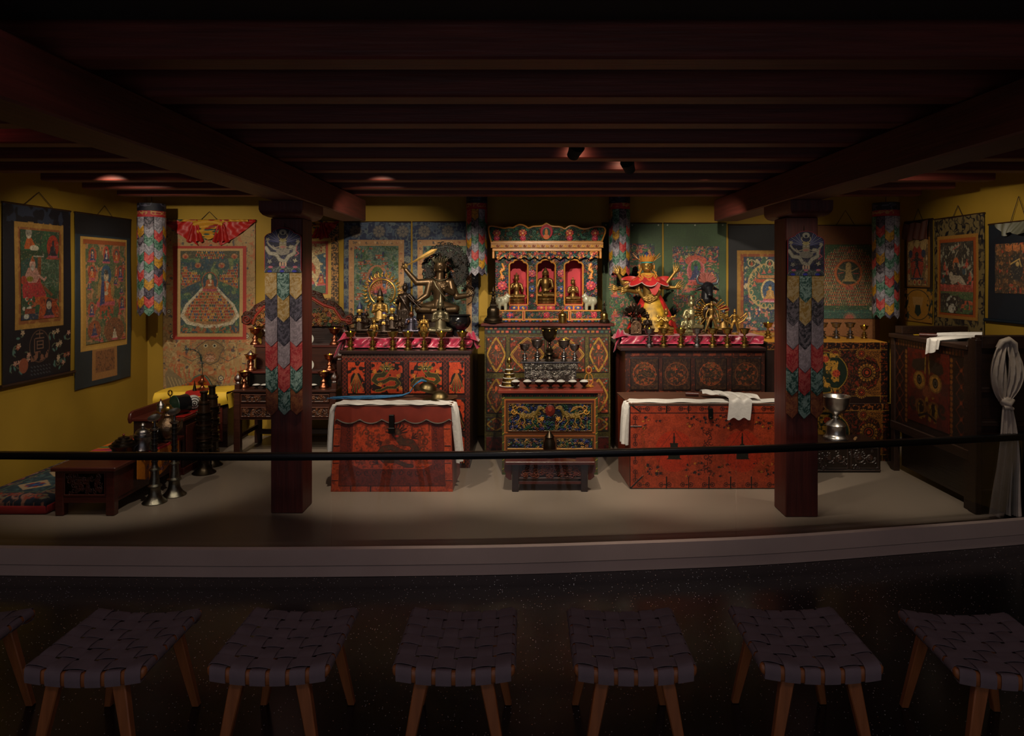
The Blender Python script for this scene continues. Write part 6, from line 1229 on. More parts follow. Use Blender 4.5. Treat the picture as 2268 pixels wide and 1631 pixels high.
# ---- left side: instruments and vessels
def horn(lab, px, d, h, rb, m, m2, fat=1., group='standing horns'):
    t = thing('standing_horn', lab, 'horn', (PX(px, d), d, 0), 0, group); f = fat
    obj('bell', MB().lathe([(rb, 0), (rb*1.02, .006), (rb*.72, .03), (rb*.52, .06), (rb*.46, .1*1), (rb*.5, .115), (rb*.6, .12), (rb*.6, .128), (rb*.42, .14), (rb*.36, .2), (rb*.34, .235), (rb*.46, .24), (rb*.46, .25), (rb*.3, .26), (.018*f, .28)], n=28), m, t, smooth=40)
    prof = [(.018*f, .28)]; z = .28
    while z < h-.1: prof += [(.016*f, z+.02), (.021*f, z+.022), (.021*f, z+.03), (.016*f, z+.032)]; z += .042 if f < 2 else .11
    prof.append((.014*f, h-.08)); obj('shaft', MB().lathe(prof, n=18), m2, t, smooth=40)
    if f < 2: obj('mouthpiece', MB().lathe([(.014, h-.1), (.03, h-.09), (.034, h-.08), (.012, h-.07), (.009, h-.02), (.012, h-.012), (.001, h-.01)], n=22).lathe([(.012, -.012), (.03, -.006), (.046, .002), (.046, .005), (.03, .0), (.01, -.006), (.001, -.006)], (0, -.004, h-.004), 24, Matrix.Rotation(math.radians(26), 3, 'X')), M_['silver'], t, smooth=40)
    else: obj('mouthpiece', MB().lathe([(.034, h-.12), (.05, h-.11), (.05, h-.1), (.028, h-.09), (.026, h-.02), (.034, h-.012), (.034, h), (.001, h)], n=22), m, t, smooth=40)
    for zz in ((.30, .5, .64) if f > 2 else ()): obj('collar', MB().lathe([(.017*f, zz*h), (.023*f, zz*h+.006), (.023*f, zz*h+.016), (.0195*f, zz*h+.02), (.021*f, zz*h+.04), (.0195*f, zz*h+.055), (.023*f, zz*h+.06), (.017*f, zz*h+.066)], n=22, lobes=11, lamp=.03), m, t, smooth=40)
    return t
M_['hsil'] = mat('tarnished_silver', '7a766a', .3, 1., var=.35, vscale=40, bump=.3, bscale=200); M_['hblack'] = mat('black_ringed_wood', '15100e', .35)
horn('slim black and silver standing horn with a disc mouthpiece, nearer of the slim pair', 342.5, 5.17, .632, .085, M_['hsil'], M_['hblack'], 1.15)
horn('slim black and silver standing horn with a disc mouthpiece, further of the slim pair', 386, 5.34, .645, .085, M_['hsil'], M_['hblack'], 1.15)
M_['hcop'] = mat('brown_copper', '4c3828', .38, .8, var=.3, vscale=30)
horn('thick dark copper standing horn, left of the thick pair', 452, 5.94, .70, .095, M_['bronze'], M_['hcop'], 3.1)
horn('thick dark copper standing horn, right of the thick pair', 470, 6.18, .71, .09, M_['bronze'], M_['hcop'], 2.9)
# runner on the near table
c = Cv(0, 0, 42, 60, 2.4, 'b85c18')
for k in range(7): c.rect(0, k*9, 42, k*9+3, ['a82828', '24388c', 'c87820', '2c6c3c', 'b02c50', 'c88c28', '3c2c6c'][k]); c.poly([(21, k*9+3), (42, k*9+9), (0, k*9+9)], ['8c2440', '203070', '2c6c40'][k % 3])
tr = thing('brocade_runner', 'orange brocade cloth with blue flowers across the near low table', 'cloth', (-3.12, 5.42, .346))
panel('striped_panel', c, .40, .62, tr, M_['silk'], .003, 0, loc=(.0, -.33, .004), rot=(-PI/2, 0, 0))
c = Cv(0, 0, 55, 26, 2.6, 'c87414'); c.rect(0, 0, 55, 2, 'b82c34')
for k in range(34): c.flower(R_.uniform(2, 53), R_.uniform(6, 25), 1.8, R_.choice(['2c3c7c', '8c3420', '2c3c7c', '386c40']), 'd09028', 5)
c.M = c.Y < 25-10*np.abs((c.X-22)/27.5)
panel('hanging_flap', c, .62, .25, tr, M_['silk'], .003, 0, loc=(.262, .0, -.245), rot=(0, 0, PI/2), bow=lambda X, Z: -.008*np.sin(X*20))
def lathed(name, lab, cat, loc, prof, m, n=24, group=None, **k):
    return tag(obj(name, MB().lathe(prof, n=n, **k), m, smooth=40), lab, cat, group), loc
def vessel(name, lab, cat, x, y, z, parts):
    t = thing(name, lab, cat, (x, y, z))
    for nm, mb, m in parts: obj(nm, mb, m, t, smooth=45)
    return t
zt1 = .352
vessel('butter_box', 'dark round lidded box with a red knob on the brocade runner', 'box', PX(274, 5.22), 5.22, zt1, [('body', MB().lathe([(.05, 0), (.075, .01), (.08, .04), (.095, .055), (.1, .066), (.07, .07)], n=24), M_['bronze']), ('lid', MB().lathe([(.08, .07), (.078, .085), (.06, .092), (.058, .105), (.04, .11), (.038, .122), (.01, .13)], n=24), M_['bronze']), ('red_knob', MB().ell((0, 0, .14), .009, 10, 8), M_['redlac'])])
vessel('silver_urn', 'tall silver urn with a ridged dome lid on the brocade runner', 'urn', PX(300, 5.22), 5.32, zt1, [('body', MB().lathe([(.07, 0), (.075, .01), (.062, .03), (.06, .09), (.068, .105), (.06, .11)], n=24), M_['silver']), ('lid', MB().lathe([(.066, .11), (.066, .125), (.052, .13), (.052, .142), (.035, .16), (.016, .168), (.012, .18), (.02, .19), (.012, .205), (.001, .212)], n=24), M_['silver'])])
vessel('hand_bell', 'small bronze hand bell with a ring handle beside the silver urn', 'bell', PX(322, 5.3), 5.33, zt1, [('bell_body', MB().lathe([(.052, 0), (.05, .008), (.04, .03), (.034, .06), (.02, .075), (.006, .08)], n=24), mat('green_bronze', '4c5448', .35, .9)), ('handle', MB().tube([(0, 0, .08), (0, 0, .12)], .005, 8).tube([(.018*math.cos(a), 0, .14+.02*math.sin(a)) for a in np.linspace(0, 2*PI, 14)[:-1]], .004, 6, True), M_['brass'])])
vessel('vajra', 'small brass double-ended ritual sceptre on the runner', 'sceptre', PX(334, 5.2), 5.18, zt1+.012, [('shaft', MB().tube([(-.02, -.02, 0), (.02, .02, 0)], .005, 8).ell((.028, .028, 0), .011, 10, 6).ell((-.028, -.028, 0), .011, 10, 6), M_['brass'])])
vessel('hand_drum', 'small dark green and black hand drum behind the hand bell', 'drum', PX(340, 5.5), 5.55, zt1+.065, [('drum_shell', MB().lathe([(.06, -.035), (.064, -.03), (.064, .03), (.06, .035)], n=26, M=Matrix.Rotation(PI/2, 3, 'Y')), mat('black_lacquer_drum', '10100f', .2)), ('green_skin', MB().lathe([(.058, -.037), (.001, -.038)][::-1], n=26, M=Matrix.Rotation(PI/2, 3, 'Y')), mat('green_skin', '103828', .5))])
M_['chased'] = mat('chased_copper_silver', '7a6450', .34, .95, var=.45, vscale=26, bump=.8, bscale=90)
vessel('teapot', 'large chased round teapot on the near table, behind the brocade runner flap', 'teapot', PX(362, 5.55), 5.62, zt1, [('body', MB().lathe([(.05, 0), (.055, .012), (.04, .02), (.07, .05), (.095, .09), (.092, .13), (.06, .17), (.04, .19), (.044, .21), (.03, .23), (.032, .245)], n=30), M_['chased']), ('lid', MB().lathe([(.05, .245), (.052, .255), (.03, .27), (.026, .285), (.012, .292), (.016, .302), (.001, .308)], n=24), M_['brass']), ('spout', MB().tube([(.08, -.02, .08), (.12, -.03, .12), (.13, -.03, .18)], [.02, .014, .009], 10), M_['chased']), ('handle', MB().tube([(-.085, .02, .13), (-.14, .03, .14), (-.15, .03, .2), (-.1, .02, .23), (-.045, .01, .21)], .008, 8), M_['brass'])])
vessel('silver_jar', 'slender silver jar with a red bead knob, behind the teapot', 'jar', PX(352, 5.95), 5.98, .482, [('body', MB().lathe([(.035, 0), (.04, .01), (.03, .04), (.034, .07), (.02, .09)], n=20), M_['silver']), ('lid', MB().lathe([(.034, .09), (.03, .1), (.01, .12), (.008, .13)], n=18), M_['silver']), ('red_knob', MB().ell((0, 0, .137), .008, 8, 6), M_['redlac'])])
# runner, drum, white painted drum and box on the long desk
tag(obj('red_runner', MB().sheet(lambda u, v: (-2.98+.08*u, 5.9+.62*v, .4855+.0012*math.sin(v*30)), 4, 40, .004), M_['redcloth'], smooth=60), 'red cloth strip along the edge of the long dark desk', 'cloth')
Rr2 = Matrix.Rotation(math.radians(38), 3, 'Z') @ Matrix.Rotation(PI/2, 3, 'X'); Rr = Matrix.Rotation(math.radians(-35), 3, 'Z') @ Matrix.Rotation(PI/2, 3, 'X')
M_['blk'] = mat('glossy_black', '141416', .18)
vessel('green_faced_drum', 'round drum with a dark green face and black shell on the long desk', 'drum', PX(398, 6.0), 6.02, .488+.085, [('green_face', MB().lathe([(.001, .062), (.082, .060), (.084, .055)], n=32, M=Rr), bpy.data.materials['green_skin']), ('shell', MB().lathe([(.084, .055), (.078, .0), (.084, -.05), (.08, -.058), (.001, -.06)], n=32, M=Rr), M_['blk'])])
pb2 = vessel('painted_drum', 'white drum with black spiral lines, behind the green-faced drum', 'drum', PX(427, 6.22), 6.22, .486+.067, [('shell', MB().lathe([(.001, -.06), (.05, -.05), (.066, 0), (.05, .045), (.001, .062)], n=28, M=Rr2), mat('white_shell', 'b8b4b0', .4))])
mbs = MB()
for r0, zz in ((.05, .046), (.03, .056), (.012, .0625)): mbs.tube([Rr2 @ Vector((r0*math.cos(a), r0*math.sin(a), zz)) for a in np.linspace(0, 2*PI, 24)[:-1]], .003, 6, True)
obj('black_line', mbs, M_['blk'], pb2)
tag(obj('dark_tray', MB().box(-.13, .13, -.05, .12, 0, .05), mat('studded_tray', '221a14', .5, bump=.8, bscale=120), bevel=.006), 'dark studded tray on the long desk in front of the feather vase', 'tray').location = (PX(426, 6.5)+.04, 6.44, .481)
vessel('handled_bell', 'brass sceptre-topped bell standing at the far end of the long desk', 'bell', PX(377, 6.4), 6.4, .481, [('bell_body', MB().lathe([(.03, 0), (.028, .01), (.02, .035), (.006, .045)], n=18), M_['brass']), ('handle', MB().tube([(0, 0, .045), (0, 0, .1)], .005, 8).tube([(.022*math.cos(a), 0, .125+.025*math.sin(a)) for a in np.linspace(0, 2*PI, 14)[:-1]], .004, 6, True).tube([(0, .022*math.cos(a), .125+.025*math.sin(a)) for a in np.linspace(0, 2*PI, 14)[:-1]], .004, 6, True), M_['brass'])])
# yellow cloth on the small cabinet, with vase and peacock feathers
cxb = PX(424, 6.8)
def ycl(u, v):
    x = -.35+.70*u
    if v < .45: t = v/.45; return (cxb+x, 7.2-.40*t, .539+.012*math.sin(u*9+t*2)*math.sin(PI*t)+.01*abs(math.sin(u*5)))
    t = (v-.45)/.55; return (cxb+x*(1+.03*t)+.01*math.sin(u*20)*t, 6.785-.012*math.sin(u*22+1)*t-.022*math.sin(PI*t), .541-.125*t*(1-.25*math.sin(u*6.5+.5))+.01*abs(math.sin(u*5))*(1-t))
def yend(s): return lambda u, v: (cxb+s*(.35+.02*v)+(-.008 if s < 0 else .004)+.012*math.sin(u*12), 6.79+.38*u, .54-.14*v*(1-.3*u)-.01)
cloth('yellow_cloth', 'bright yellow cloth with a red strip draped over the small cabinet', 'cloth', [(ycl, (80, 30)), (yend(-1), (20, 12)), (yend(1), (20, 12))], M_['yellowcloth'], (0, 0, 0), th=.004)
tag(obj('red_strip', MB().sheet(lambda u, v: (cxb-.02+.16*u-.03*v, 7.0-.24*v if v < .85 else 6.77, .556+.004*math.sin(u*12) if v < .85 else .556-(v-.85)*.6), 8, 30, .004), M_['redcloth'], smooth=60), 'narrow red cloth lying over the yellow cloth behind the feather vase', 'cloth')
pv = vessel('feather_vase', 'small copper and silver vase holding a peacock feather, on the yellow cloth', 'vase', PX(447, 6.85), 6.86, .556, [('body', MB().lathe([(.045, 0), (.05, .008), (.03, .02), (.014, .04), (.014, .05), (.04, .062), (.044, .08), (.02, .1), (.012, .12), (.018, .15)], n=22), M_['copper'])])
mbf = MB(); q = random.Random(4); st = [(0, 0, .14), (.0, 0, .22), (-.005, 0, .30), (-.03, -.005, .37), (-.09, -.01, .405), (-.16, -.015, .40)]
mbf.tube(st, [.004, .0035, .003, .003, .002, .001], 6)
for k in range(120):
    t = q.random(); i = min(int(t*4)+1, 4); f = t*4-int(t*4) if i < 5 else 0; a, b = Vector(st[i]), Vector(st[min(i+1, 5)]); p0 = a+(b-a)*f; dr = Vector((q.uniform(-1, .6), q.uniform(-.4, .4), q.uniform(-.6, 1))).normalized(); mbf.tube([p0, p0+dr*q.uniform(.015, .035)], [.0022, .0006], 4)
obj('peacock_feather', mbf, mat('peacock_barbs', '10302c', .4, var=.5, vscale=40), pv, smooth=0)
tag(obj('ritual_cone', MB().lathe([(.02, 0), (.016, .02), (.008, .06), (.002, .1)], n=12), M_['bronze'], smooth=40), 'thin dark cone standing beside the feather vase', 'ornament').location = (PX(431, 6.83), 6.83, .556)
# ---------------------------------------------------------------- carved shrine with three niches
xc = PX(1211, 6.86); SH = thing('carved_shrine', 'ornate gold-edged shrine with three arched red niches, standing on the centre cabinet', 'shrine', (xc, 6.86, TB))
fr = Fr(6.86, xc); fr.z = lambda py, dy=0.: PZ(py, 6.86+dy)-TB; SC = ['14281e', '1c3a2a', '183830', '1c2a50', '80342a', '94602c', '24483c', '702028', '182c24']
M_['shr'] = mat('polychrome_carving', attr=True, rough=.42, spec=.35)
def archpts(c, hw=19.5, yb=675, n=1):
    h = [(hw, yb), (hw, 588), (hw-1.5, 584.5), (hw-5, 582), (hw-9, 581.5), (hw-9.6, 579.5), (hw-12, 577), (4, 576), (0, 575.3)]
    return [(c+x, y) for x, y in h]+[(c-x, y) for x, y in reversed(h[:-1])]
c = Cv(1097, 570, 1323, 692, 2.0, '090e0b'); foliage(c, 1097, 571, 1323, 690, SC, 900, 4.2, 5, .8)
for s in (-1, 1):
    X = 1210.5+s*32; c.flower(X, 606, 9, 'a83440', 'b8502c', 7, '8c2438', .9); c.flower(X, 640, 8, '28407c', 'c08434', 7, '1c2c54', .9); c.flower(X, 655, 5, 'b03c44', 'c08434', 5, None, .9); c.flower(X, 622, 4, 'b03c44', 'c04c50', 5, None, .9)
    X = 1210.5+s*98; c.flower(X, 633, 11, 'b0303c', 'c05c34', 7, '98283c', 1.); c.line([(X, 585), (X-s*4, 596), (X+s*4, 602), (X, 612)], 4, 'b8782c', 1.); c.flower(X, 615, 6, 'b8682c', 'c08434', 5, None, .9); c.flower(X, 598, 5, 'b8782c', 'c08434', 5, None, .9)
for C0 in (1148.5, 1209.5, 1270.5):
    ap = archpts(C0); m = c.inpoly(ap, w_); c.M &= ~m
    c.rect(C0-20, 676, C0+20, 690, '8c2030', .5); 
    for s in (-1, 1): c.ell(C0+s*10, 682, 8, 4, ['24386c', 'a83440'][C0 == 1209.5], .8); c.ell(C0+s*10, 682, 3, 2, 'c0843c', 1.)
    c.rect(C0-1.5, 676, C0+1.5, 690, 'b8782c', 1.)
fpanel('carved_front', c, fr, SH, M_['shr'], .02, .008)
body = MB(); xs_ = [1097, 1129, 1168, 1190, 1229, 1251, 1290, 1323]
X = [fr.x(q) for q in xs_]; zb_, zt_ = 0, PZ(572, 6.86)-TB
zz = lambda py: PZ(py, 6.86)-TB
fl = zz(675)
for a, b in ((0, 1), (2, 3), (4, 5), (6, 7)): body.box(X[a], X[b], .02, .26, 0, zt_)
for a, b in ((1, 2), (3, 4), (5, 6)): body.box(X[a], X[b], .02, .26, 0, fl); body.box(X[a], X[b], .02, .26, zz(574), zt_)
obj('case', body, M_['redbrown'], SH, smooth=0)
M_['niche'] = mat('crimson_niche', 'b01428', .6)
for a, b, C0 in ((1, 2, 1148.5), (3, 4, 1209.5), (5, 6, 1270.5)):
    nb = MB(); nb.box(X[a], X[b], .24, .258, fl, zz(574)).box(X[a]-.001, X[a]+.003, .02, .24, fl, zz(574)).box(X[b]-.003, X[b]+.001, .02, .24, fl, zz(574)).box(X[a], X[b], .02, .24, fl, fl+.004)
    obj('niche_lining', nb, M_['niche'], SH, smooth=0)
    obj('arch_moulding', MB().tube([(fr.x(px), -.012, zz(py)) for px, py in archpts(C0, 20.5)], .0085, 8), M_['gold'], SH)
    obj('sill', MB().box(fr.x(C0-21), fr.x(C0+21), -.014, .0, zz(677.5), zz(674.5)), M_['gold'], SH, bevel=.002)
# frieze, hood moulding, cornice and crest
c = Cv(1097, 556, 1325, 577, 2.2, '10140f'); foliage(c, 1098, 557, 1324, 574, SC[:4]+['b8742c', 'b03434', '3c7060', 'c08c44'], 260, 4, 8, .8)
for k in range(9): X0 = 1108+k*26; c.flower(X0, 562, 4.5, 'a83038', 'b8742c', 5, None, 1.); c.ell(X0+4, 571, 2.6, 3, 'b8742c', 1.); c.ell(X0-6, 571, 2.2, 2.4, 'b8742c', 1.)
c.M = c.Y < 573+3*np.sin(c.X*.28)
fpanel('carved_frieze', c, fr, SH, M_['shr'], .02, .012, dy=-.05)
y1, y2 = -.07, .27; XX0, XX1 = fr.x(1091), fr.x(1331)
obj('hood_moulding', MB().box(XX0, XX1, y1, y2, zz(557), zz(550)).box(XX0, XX0+.022, y1, -.02, zz(573), zz(557)).box(XX1-.022, XX1, y1, -.02, zz(573), zz(557)), M_['gold'], SH, bevel=.004)
p = Cv(0, 0, 250, 10, 2, '8c5c20')
for k in range(25): p.curl(5+k*10, 5, 3.4, 0, .8, 1.8, '601c14' if k % 2 else 'b88434', 1.)
panel('cornice_band', p, fr.x(1334)-fr.x(1088), zz(540.5)-zz(550), SH, M_['shr'], .1, .004, loc=((fr.x(1334)+fr.x(1088))/2, -.09, zz(550)))
obj('cornice', MB().box(fr.x(1088), fr.x(1334), -.10, .27, zz(541), zz(537)).box(fr.x(1092), fr.x(1330), -.085, .26, zz(537), zz(534.5)), M_['gold'], SH, bevel=.003)
c = Cv(1080, 492, 1346, 540, 1.8, '0a100c'); ct = [(1088, 538), (1080, 502), (1092, 501), (1106, 504), (1118, 507), (1127, 504), (1136, 506), (1146, 499), (1155, 498), (1165, 502), (1170, 507), (1180, 502), (1195, 502), (1204, 500), (1210.5, 494.5), (1217, 500), (1226, 502.5), (1243, 503), (1251, 509), (1259, 502), (1268, 500), (1278, 503), (1286, 507), (1298, 508), (1308, 505), (1320, 502), (1345, 504), (1333, 538)]
for _ in range(2): ct = [ct[0]]+[q for a, b in zip(ct[:-1], ct[1:]) for q in (((a[0]*.75+b[0]*.25), (a[1]*.75+b[1]*.25)), ((a[0]*.25+b[0]*.75), (a[1]*.25+b[1]*.75)))]+[ct[-1]]
c.M = c.inpoly(ct, w_); foliage(c, 1082, 500, 1344, 538, ['1c3428', '24483a', '20503c', '2c4434', '5c3c1c'], 420, 4.2, 4, .7)
c.ell(1210.5, 515, 14, 16, '8c1c28', .9); c.ell(1210.5, 517, 9, 11, '1c3428', 1.); c.ell(1210, 517, 3.5, 8, 'a05c2c', 1.2); c.ell(1210, 527, 7, 6, 'a0542c', 1.1)
for X0, cl in ((1158, 'b8682c'), (1262, 'b0642c'), (1100, '9c5c2c'), (1318, '8c2c28')): c.flower(X0, 518, 9, cl, 'c8a060', 6, 'a0382c', 1.); c.flower(X0, 530, 7, '98283c', 'c03c50', 6, None, 1.)
cr = fpanel('carved_crest', c, fr, SH, M_['shr'], .02, .014, dy=-.10); cr.location.z = zz(538); cr.rotation_euler = (math.radians(12), 0, 0); cr.location.y = -.06
T2 = Matrix.Rotation(math.radians(12), 3, 'X')
def crp(px, py): return Vector((fr.x(px, -.1), -.06, zz(538)))+T2 @ Vector((0, -.004, zz(py)-zz(538)))
obj('crest_edge', MB().tube([crp(a, b) for a, b in ct], .0085, 8), M_['gold'], SH)
# balustrade in front
bf = Fr(6.70, xc); zb2 = lambda py: PZ(py, 6.70)-TB
for k, (a, b) in enumerate(((1103, 1156), (1164, 1257), (1266, 1330))):
    c = Cv(a, 690, b, 707, 2.2, '16241c'); foliage(c, a, 691, b, 706, SC, int((b-a)*1.6), 3.6, a, .8)
    for X0 in ((a+b)/2, ) if k != 2 else ((a+16), (b-14)): c.flower(X0, 698, 7, 'b0303c' if k else '24386c', 'c05c34', 7, '98283c', 1.)
    panel('balustrade_panel', c, bf.x(b)-bf.x(a), zb2(690)-zb2(707), SH, M_['shr'], .015, .006, loc=((bf.x(a)+bf.x(b))/2, -.155, zb2(707)))
    obj('rail', MB().box(bf.x(a)-.005, bf.x(b)+.005, -.165, -.14, zb2(690), zb2(687)).box(bf.x(a)-.005, bf.x(b)+.005, -.168, -.13, zb2(710), zb2(706)), M_['gold'], SH, bevel=.002)
for a in (1160, 1261.5):
    obj('baluster', MB().box(bf.x(a-3.6), bf.x(a+3.6), -.172, -.13, zb2(711), zb2(687)).lathe([(.012, 0), (.015, .01), (.006, .024), (.001, .034)], (bf.x(a), -.15, zb2(687)), 10), M_['gold'], SH, bevel=.002); obj('red_inlay', MB().box(bf.x(a-1.4), bf.x(a+1.4), -.175, -.17, zb2(709), zb2(690)), M_['redlac'], SH)
obj('plinth', MB().box(bf.x(1086), bf.x(1332), -.16, .27, 0, zb2(710)), M_['darklacq'], SH, bevel=.004)
obj('shelf', MB().box(bf.x(1086), bf.x(1332), -.15, .0, zb2(690)-.004, zb2(688)), M_['gold'], SH, bevel=.002)
p = Cv(0, 0, 250, 8, 2, '14201a')
for k in range(32): p.ell(4+k*7.8, 4, 3, 3, ['1c3c30', '24386c', '7c2c24'][k % 3], 1.)
panel('beaded_edge', p, bf.x(1332)-bf.x(1086), .022, SH, M_['shr'], .005, .006, loc=((bf.x(1086)+bf.x(1332))/2, -.161, 0.003))
# two stone animal figurines on the shelf
M_['jade'] = mat('pale_jade', '8c8a76', .25, coat=.4)
def animal(lab, px, flip):
    z = zb2(688)+TB; t = thing('animal_figurine', lab, 'figurine', (PX(px, 6.76), 6.775, z+.0005), 0, 'stone animals beside the niches')
    b = Blob(); f = flip
    b.e((0, 0, .085), (.058, .044, .05)).e((f*.03, -.01, .1), (.04, .038, .042)).e((-f*.035, 0, .085), (.042, .04, .045))
    for x in (-.03, .03):
        for y in (-.018, .018): b.c((x, y, .065), (x, y, .006), .018, .015)
    b.c((f*.035, -.012, .115), (f*.046, -.016, .138), .03, .024).c((f*.048, -.016, .14), (f*.066, -.03, .13), .022, .014).c((f*.046, -.03, .155), (f*.04, -.034, .17), .005, .003).c((f*.046, 0, .155), (f*.04, .006, .17), .005, .003).c((-f*.062, 0, .1), (-f*.072, 0, .07), .006, .004)
    b.build('body', M_['jade'], t, .0035, 3)
animal('pale stone animal figurine left of the shrine niches', 1113, 1); animal('pale stone animal figurine right of the shrine niches', 1306, -1)
# ---------------------------------------------------------------- statues
def gm(n, c, r=.28, m=1., v=.3): return mat(n, c, r+.1, m*.8, var=v, vscale=22, bump=.15, bscale=90)
M_['gilt'] = gm('gilt_bronze', '967438', .3); M_['agilt'] = gm('aged_gilt', '84683a', .33); M_['dk2'] = mat('dark_paint_line', '140e0a', .5); M_['dk'] = gm('dark_patina', '2e221a', .3, .85); M_['bz'] = gm('brown_bronze', '584530', .3, .95); M_['gs'] = gm('grey_bronze', '5c5440', .32, .9); M_['sg'] = gm('silver_gilt', '98906c', .28); M_['facegold'] = mat('painted_gold_face', 'c09a4c', .4, .6)
def seated(t, H, bm, o):
    """seated cross-legged figure of height H (seat to crown of head) at the thing's origin + z0; o: options"""
    u = H/10.; z0 = o.get('z0', 0.); P = lambda x, y, z: (x*u, y*u, z0+z*u); tw = o.get('turn', 0)
    skin = Blob(); rb = Blob(); robe = o.get('robe'); A = rb if robe else skin
    A.e(P(0, .3, 1.), (2.2*u, 1.5*u, 1.1*u))
    for s in (-1, 1): A.path([P(s*1.1, .2, 1.), P(s*3.05, -1.1, .85)], [1.*u, .72*u]); A.path([P(s*3.05, -1.15, .75), P(-s*.6, -1.9-.1*s, .62+.25*(s > 0))], [.68*u, .48*u])
    A.path([P(0, .15, 1.6), P(0, .1, 3.), P(0, 0, 4.6), P(0, 0, 5.4)], [1.35*u, 1.1*u, 1.45*u, 1.3*u]); A.c(P(-1.5, .05, 5.75), P(1.5, .05, 5.75), .62*u)
    skin.c(P(0, 0, 5.9), P(0, -.1, 7.0), .5*u, .46*u)
    hx = o.get('head', 0.); hd = Vector(P(hx, -.15, 8.05))
    skin.e(hd, (.92*u, .94*u, 1.16*u)); skin.e(hd+Vector((0, -.25*u, -.45*u)), (.68*u, .62*u, .6*u)); skin.c(hd+Vector((0, -.86*u, .2*u)), hd+Vector((0, -1.0*u, -.18*u)), .09*u, .15*u)
    for s in (-1, 1): skin.c(hd+Vector((s*.94*u, 0, .2*u)), hd+Vector((s*.96*u, 0, -.75*u)), .14*u, .17*u); skin.e(hd+Vector((s*.32*u, -.76*u, .12*u)), (.18*u, .1*u, .08*u)); skin.c(hd+Vector((s*.14*u, -.86*u, .36*u)), hd+Vector((s*.5*u, -.72*u, .4*u)), .05*u)
    skin.c(hd+Vector((-.2*u, -.82*u, -.5*u)), hd+Vector((.2*u, -.82*u, -.5*u)), .07*u)
    for a in o.get('arms', [[(-1.95, -.1, 5.5), (-2.3, -.2, 3.3), (-.5, -1.5, 3.)], [(1.95, -.1, 5.5), (2.3, -.2, 3.3), (.5, -1.5, 3.)]]):
        q = [P(*x) for x in a[:3]]; (rb if robe and not o.get('bare') else skin).path(q[:2]+[tuple(Vector(q[1])+(Vector(q[2])-Vector(q[1]))*.8)], [.58*u, .5*u, .42*u]); skin.c(Vector(q[1])+(Vector(q[2])-Vector(q[1]))*.7, q[2], .34*u, .28*u)
        d = Vector(q[2])-Vector(q[1]); hdv = a[3] if len(a) > 3 else (d.x, d.y, d.z+abs(d.z)*.5+.2); skin.hand(q[2], hdv, a[4] if len(a) > 4 else (0, -1, 0), 1.25*u, .5, 1 if q[0][0] < 0 else -1)
    top = o.get('top', 'bun')
    if top == 'bun': skin.e(hd+Vector((0, .05*u, .95*u)), (.5*u, .5*u, .55*u)).e(hd+Vector((0, .05*u, 1.5*u)), (.16*u, .16*u, .3*u))
    if o.get('base', 1):
        br = o.get('bw', 3.5)*u; bh = o.get('bh', 1.5)*u; bs = MB(); bs.lathe([(br, 0), (br*1.03, bh*.08), (br*.98, bh*.15), (br*1.04, bh*.4), (br*.82, bh*.52), (br*.98, bh*.62), (br*1.02, bh*.86), (br*.9, bh)], (0, -.5*u, z0-bh), 36, lobes=16, lamp=.045); bo = obj('lotus_base', bs, o.get('bmat', bm), t, smooth=45); bo.scale = (1, .72, 1); bo.location.y = -.14*u
    if robe:
        rb.c(P(0, .1, 5.2), P(0, -.2, 1.2), 1.35*u, 1.9*u)
        rb.build('robe', robe, t, max(u*.13, .0028), 3, .5)
    skin.build('body' if not robe else 'head_and_hands', bm, t, max(u*.1, .0022) if H > .3 else max(u*.12, .0022), 2, .4)
    if top == 'hat': obj('pointed_hat', MB().lathe([(.95*u, -.1*u), (1.*u, .15*u), (.8*u, .9*u), (.42*u, 1.9*u), (.12*u, 2.8*u), (.02*u, 3.1*u)], hd+Vector((0, .1*u, .55*u)), 20).sheet(lambda a, b: (hd.x+math.cos(PI*a)*(.98+.25*b)*u, hd.y+.25*u+math.sin(PI*a)*.75*u, hd.z+.6*u-2.3*u*b), 14, 8, .05*u), o['hat'], t, smooth=60)
    if top == 'cap': obj('folded_cap', MB().lathe([(.9*u, 0), (.98*u, .15*u), (.9*u, .45*u), (.5*u, .85*u), (.1*u, 1.05*u)], hd+Vector((0, .08*u, .55*u)), 20), o['hat'], t)
    if top == 'crown':
        cm = o.get('crown', bm); mb = MB(); n = o.get('cn', 7); ch = o.get('ch', 1.3)
        mb.lathe([(.86*u, 0), (.95*u, .02*u), (.95*u, .22*u), (.84*u, .24*u)], hd+Vector((0, 0, .55*u)), 24)
        for k in range(n):
            a = -PI/2+(k-(n-1)/2)*PI*1.15/n; c0 = hd+Vector((math.cos(a)*.92*u, math.sin(a)*.92*u, .7*u)); out = Vector((math.cos(a), math.sin(a), 0)); tg = Vector((-math.sin(a), math.cos(a), 0)); hh = ch*u*(1-.13*abs(k-(n-1)/2)); w2 = .26*u
            sh = [(-1, 0), (-1.25, .35), (-.7, .7), (0, 1), (.7, .7), (1.25, .35), (1, 0)]; F_ = [c0+tg*(x*w2)+Vector((0, 0, y*hh))+out*(y*.35*u) for x, y in sh]
            mb.add(F_+[p_+out*.06*u for p_ in F_], [tuple(range(7)), tuple(range(13, 6, -1))]+[((i+1) % 7, i, 7+i, 7+(i+1) % 7) for i in range(7)]); mb.ell(c0+out*.12*u+Vector((0, 0, .35*hh)), .1*u, 8, 6)
        obj('crown', mb, cm, t, smooth=30); obj('topknot', MB().lathe([(.5*u, 0), (.55*u, .5*u), (.35*u, 1.2*u), (.3*u, 1.5*u), (.05*u, 1.8*u)], hd+Vector((0, .1*u, .7*u)), 16), o.get('hair', bm), t, smooth=50)
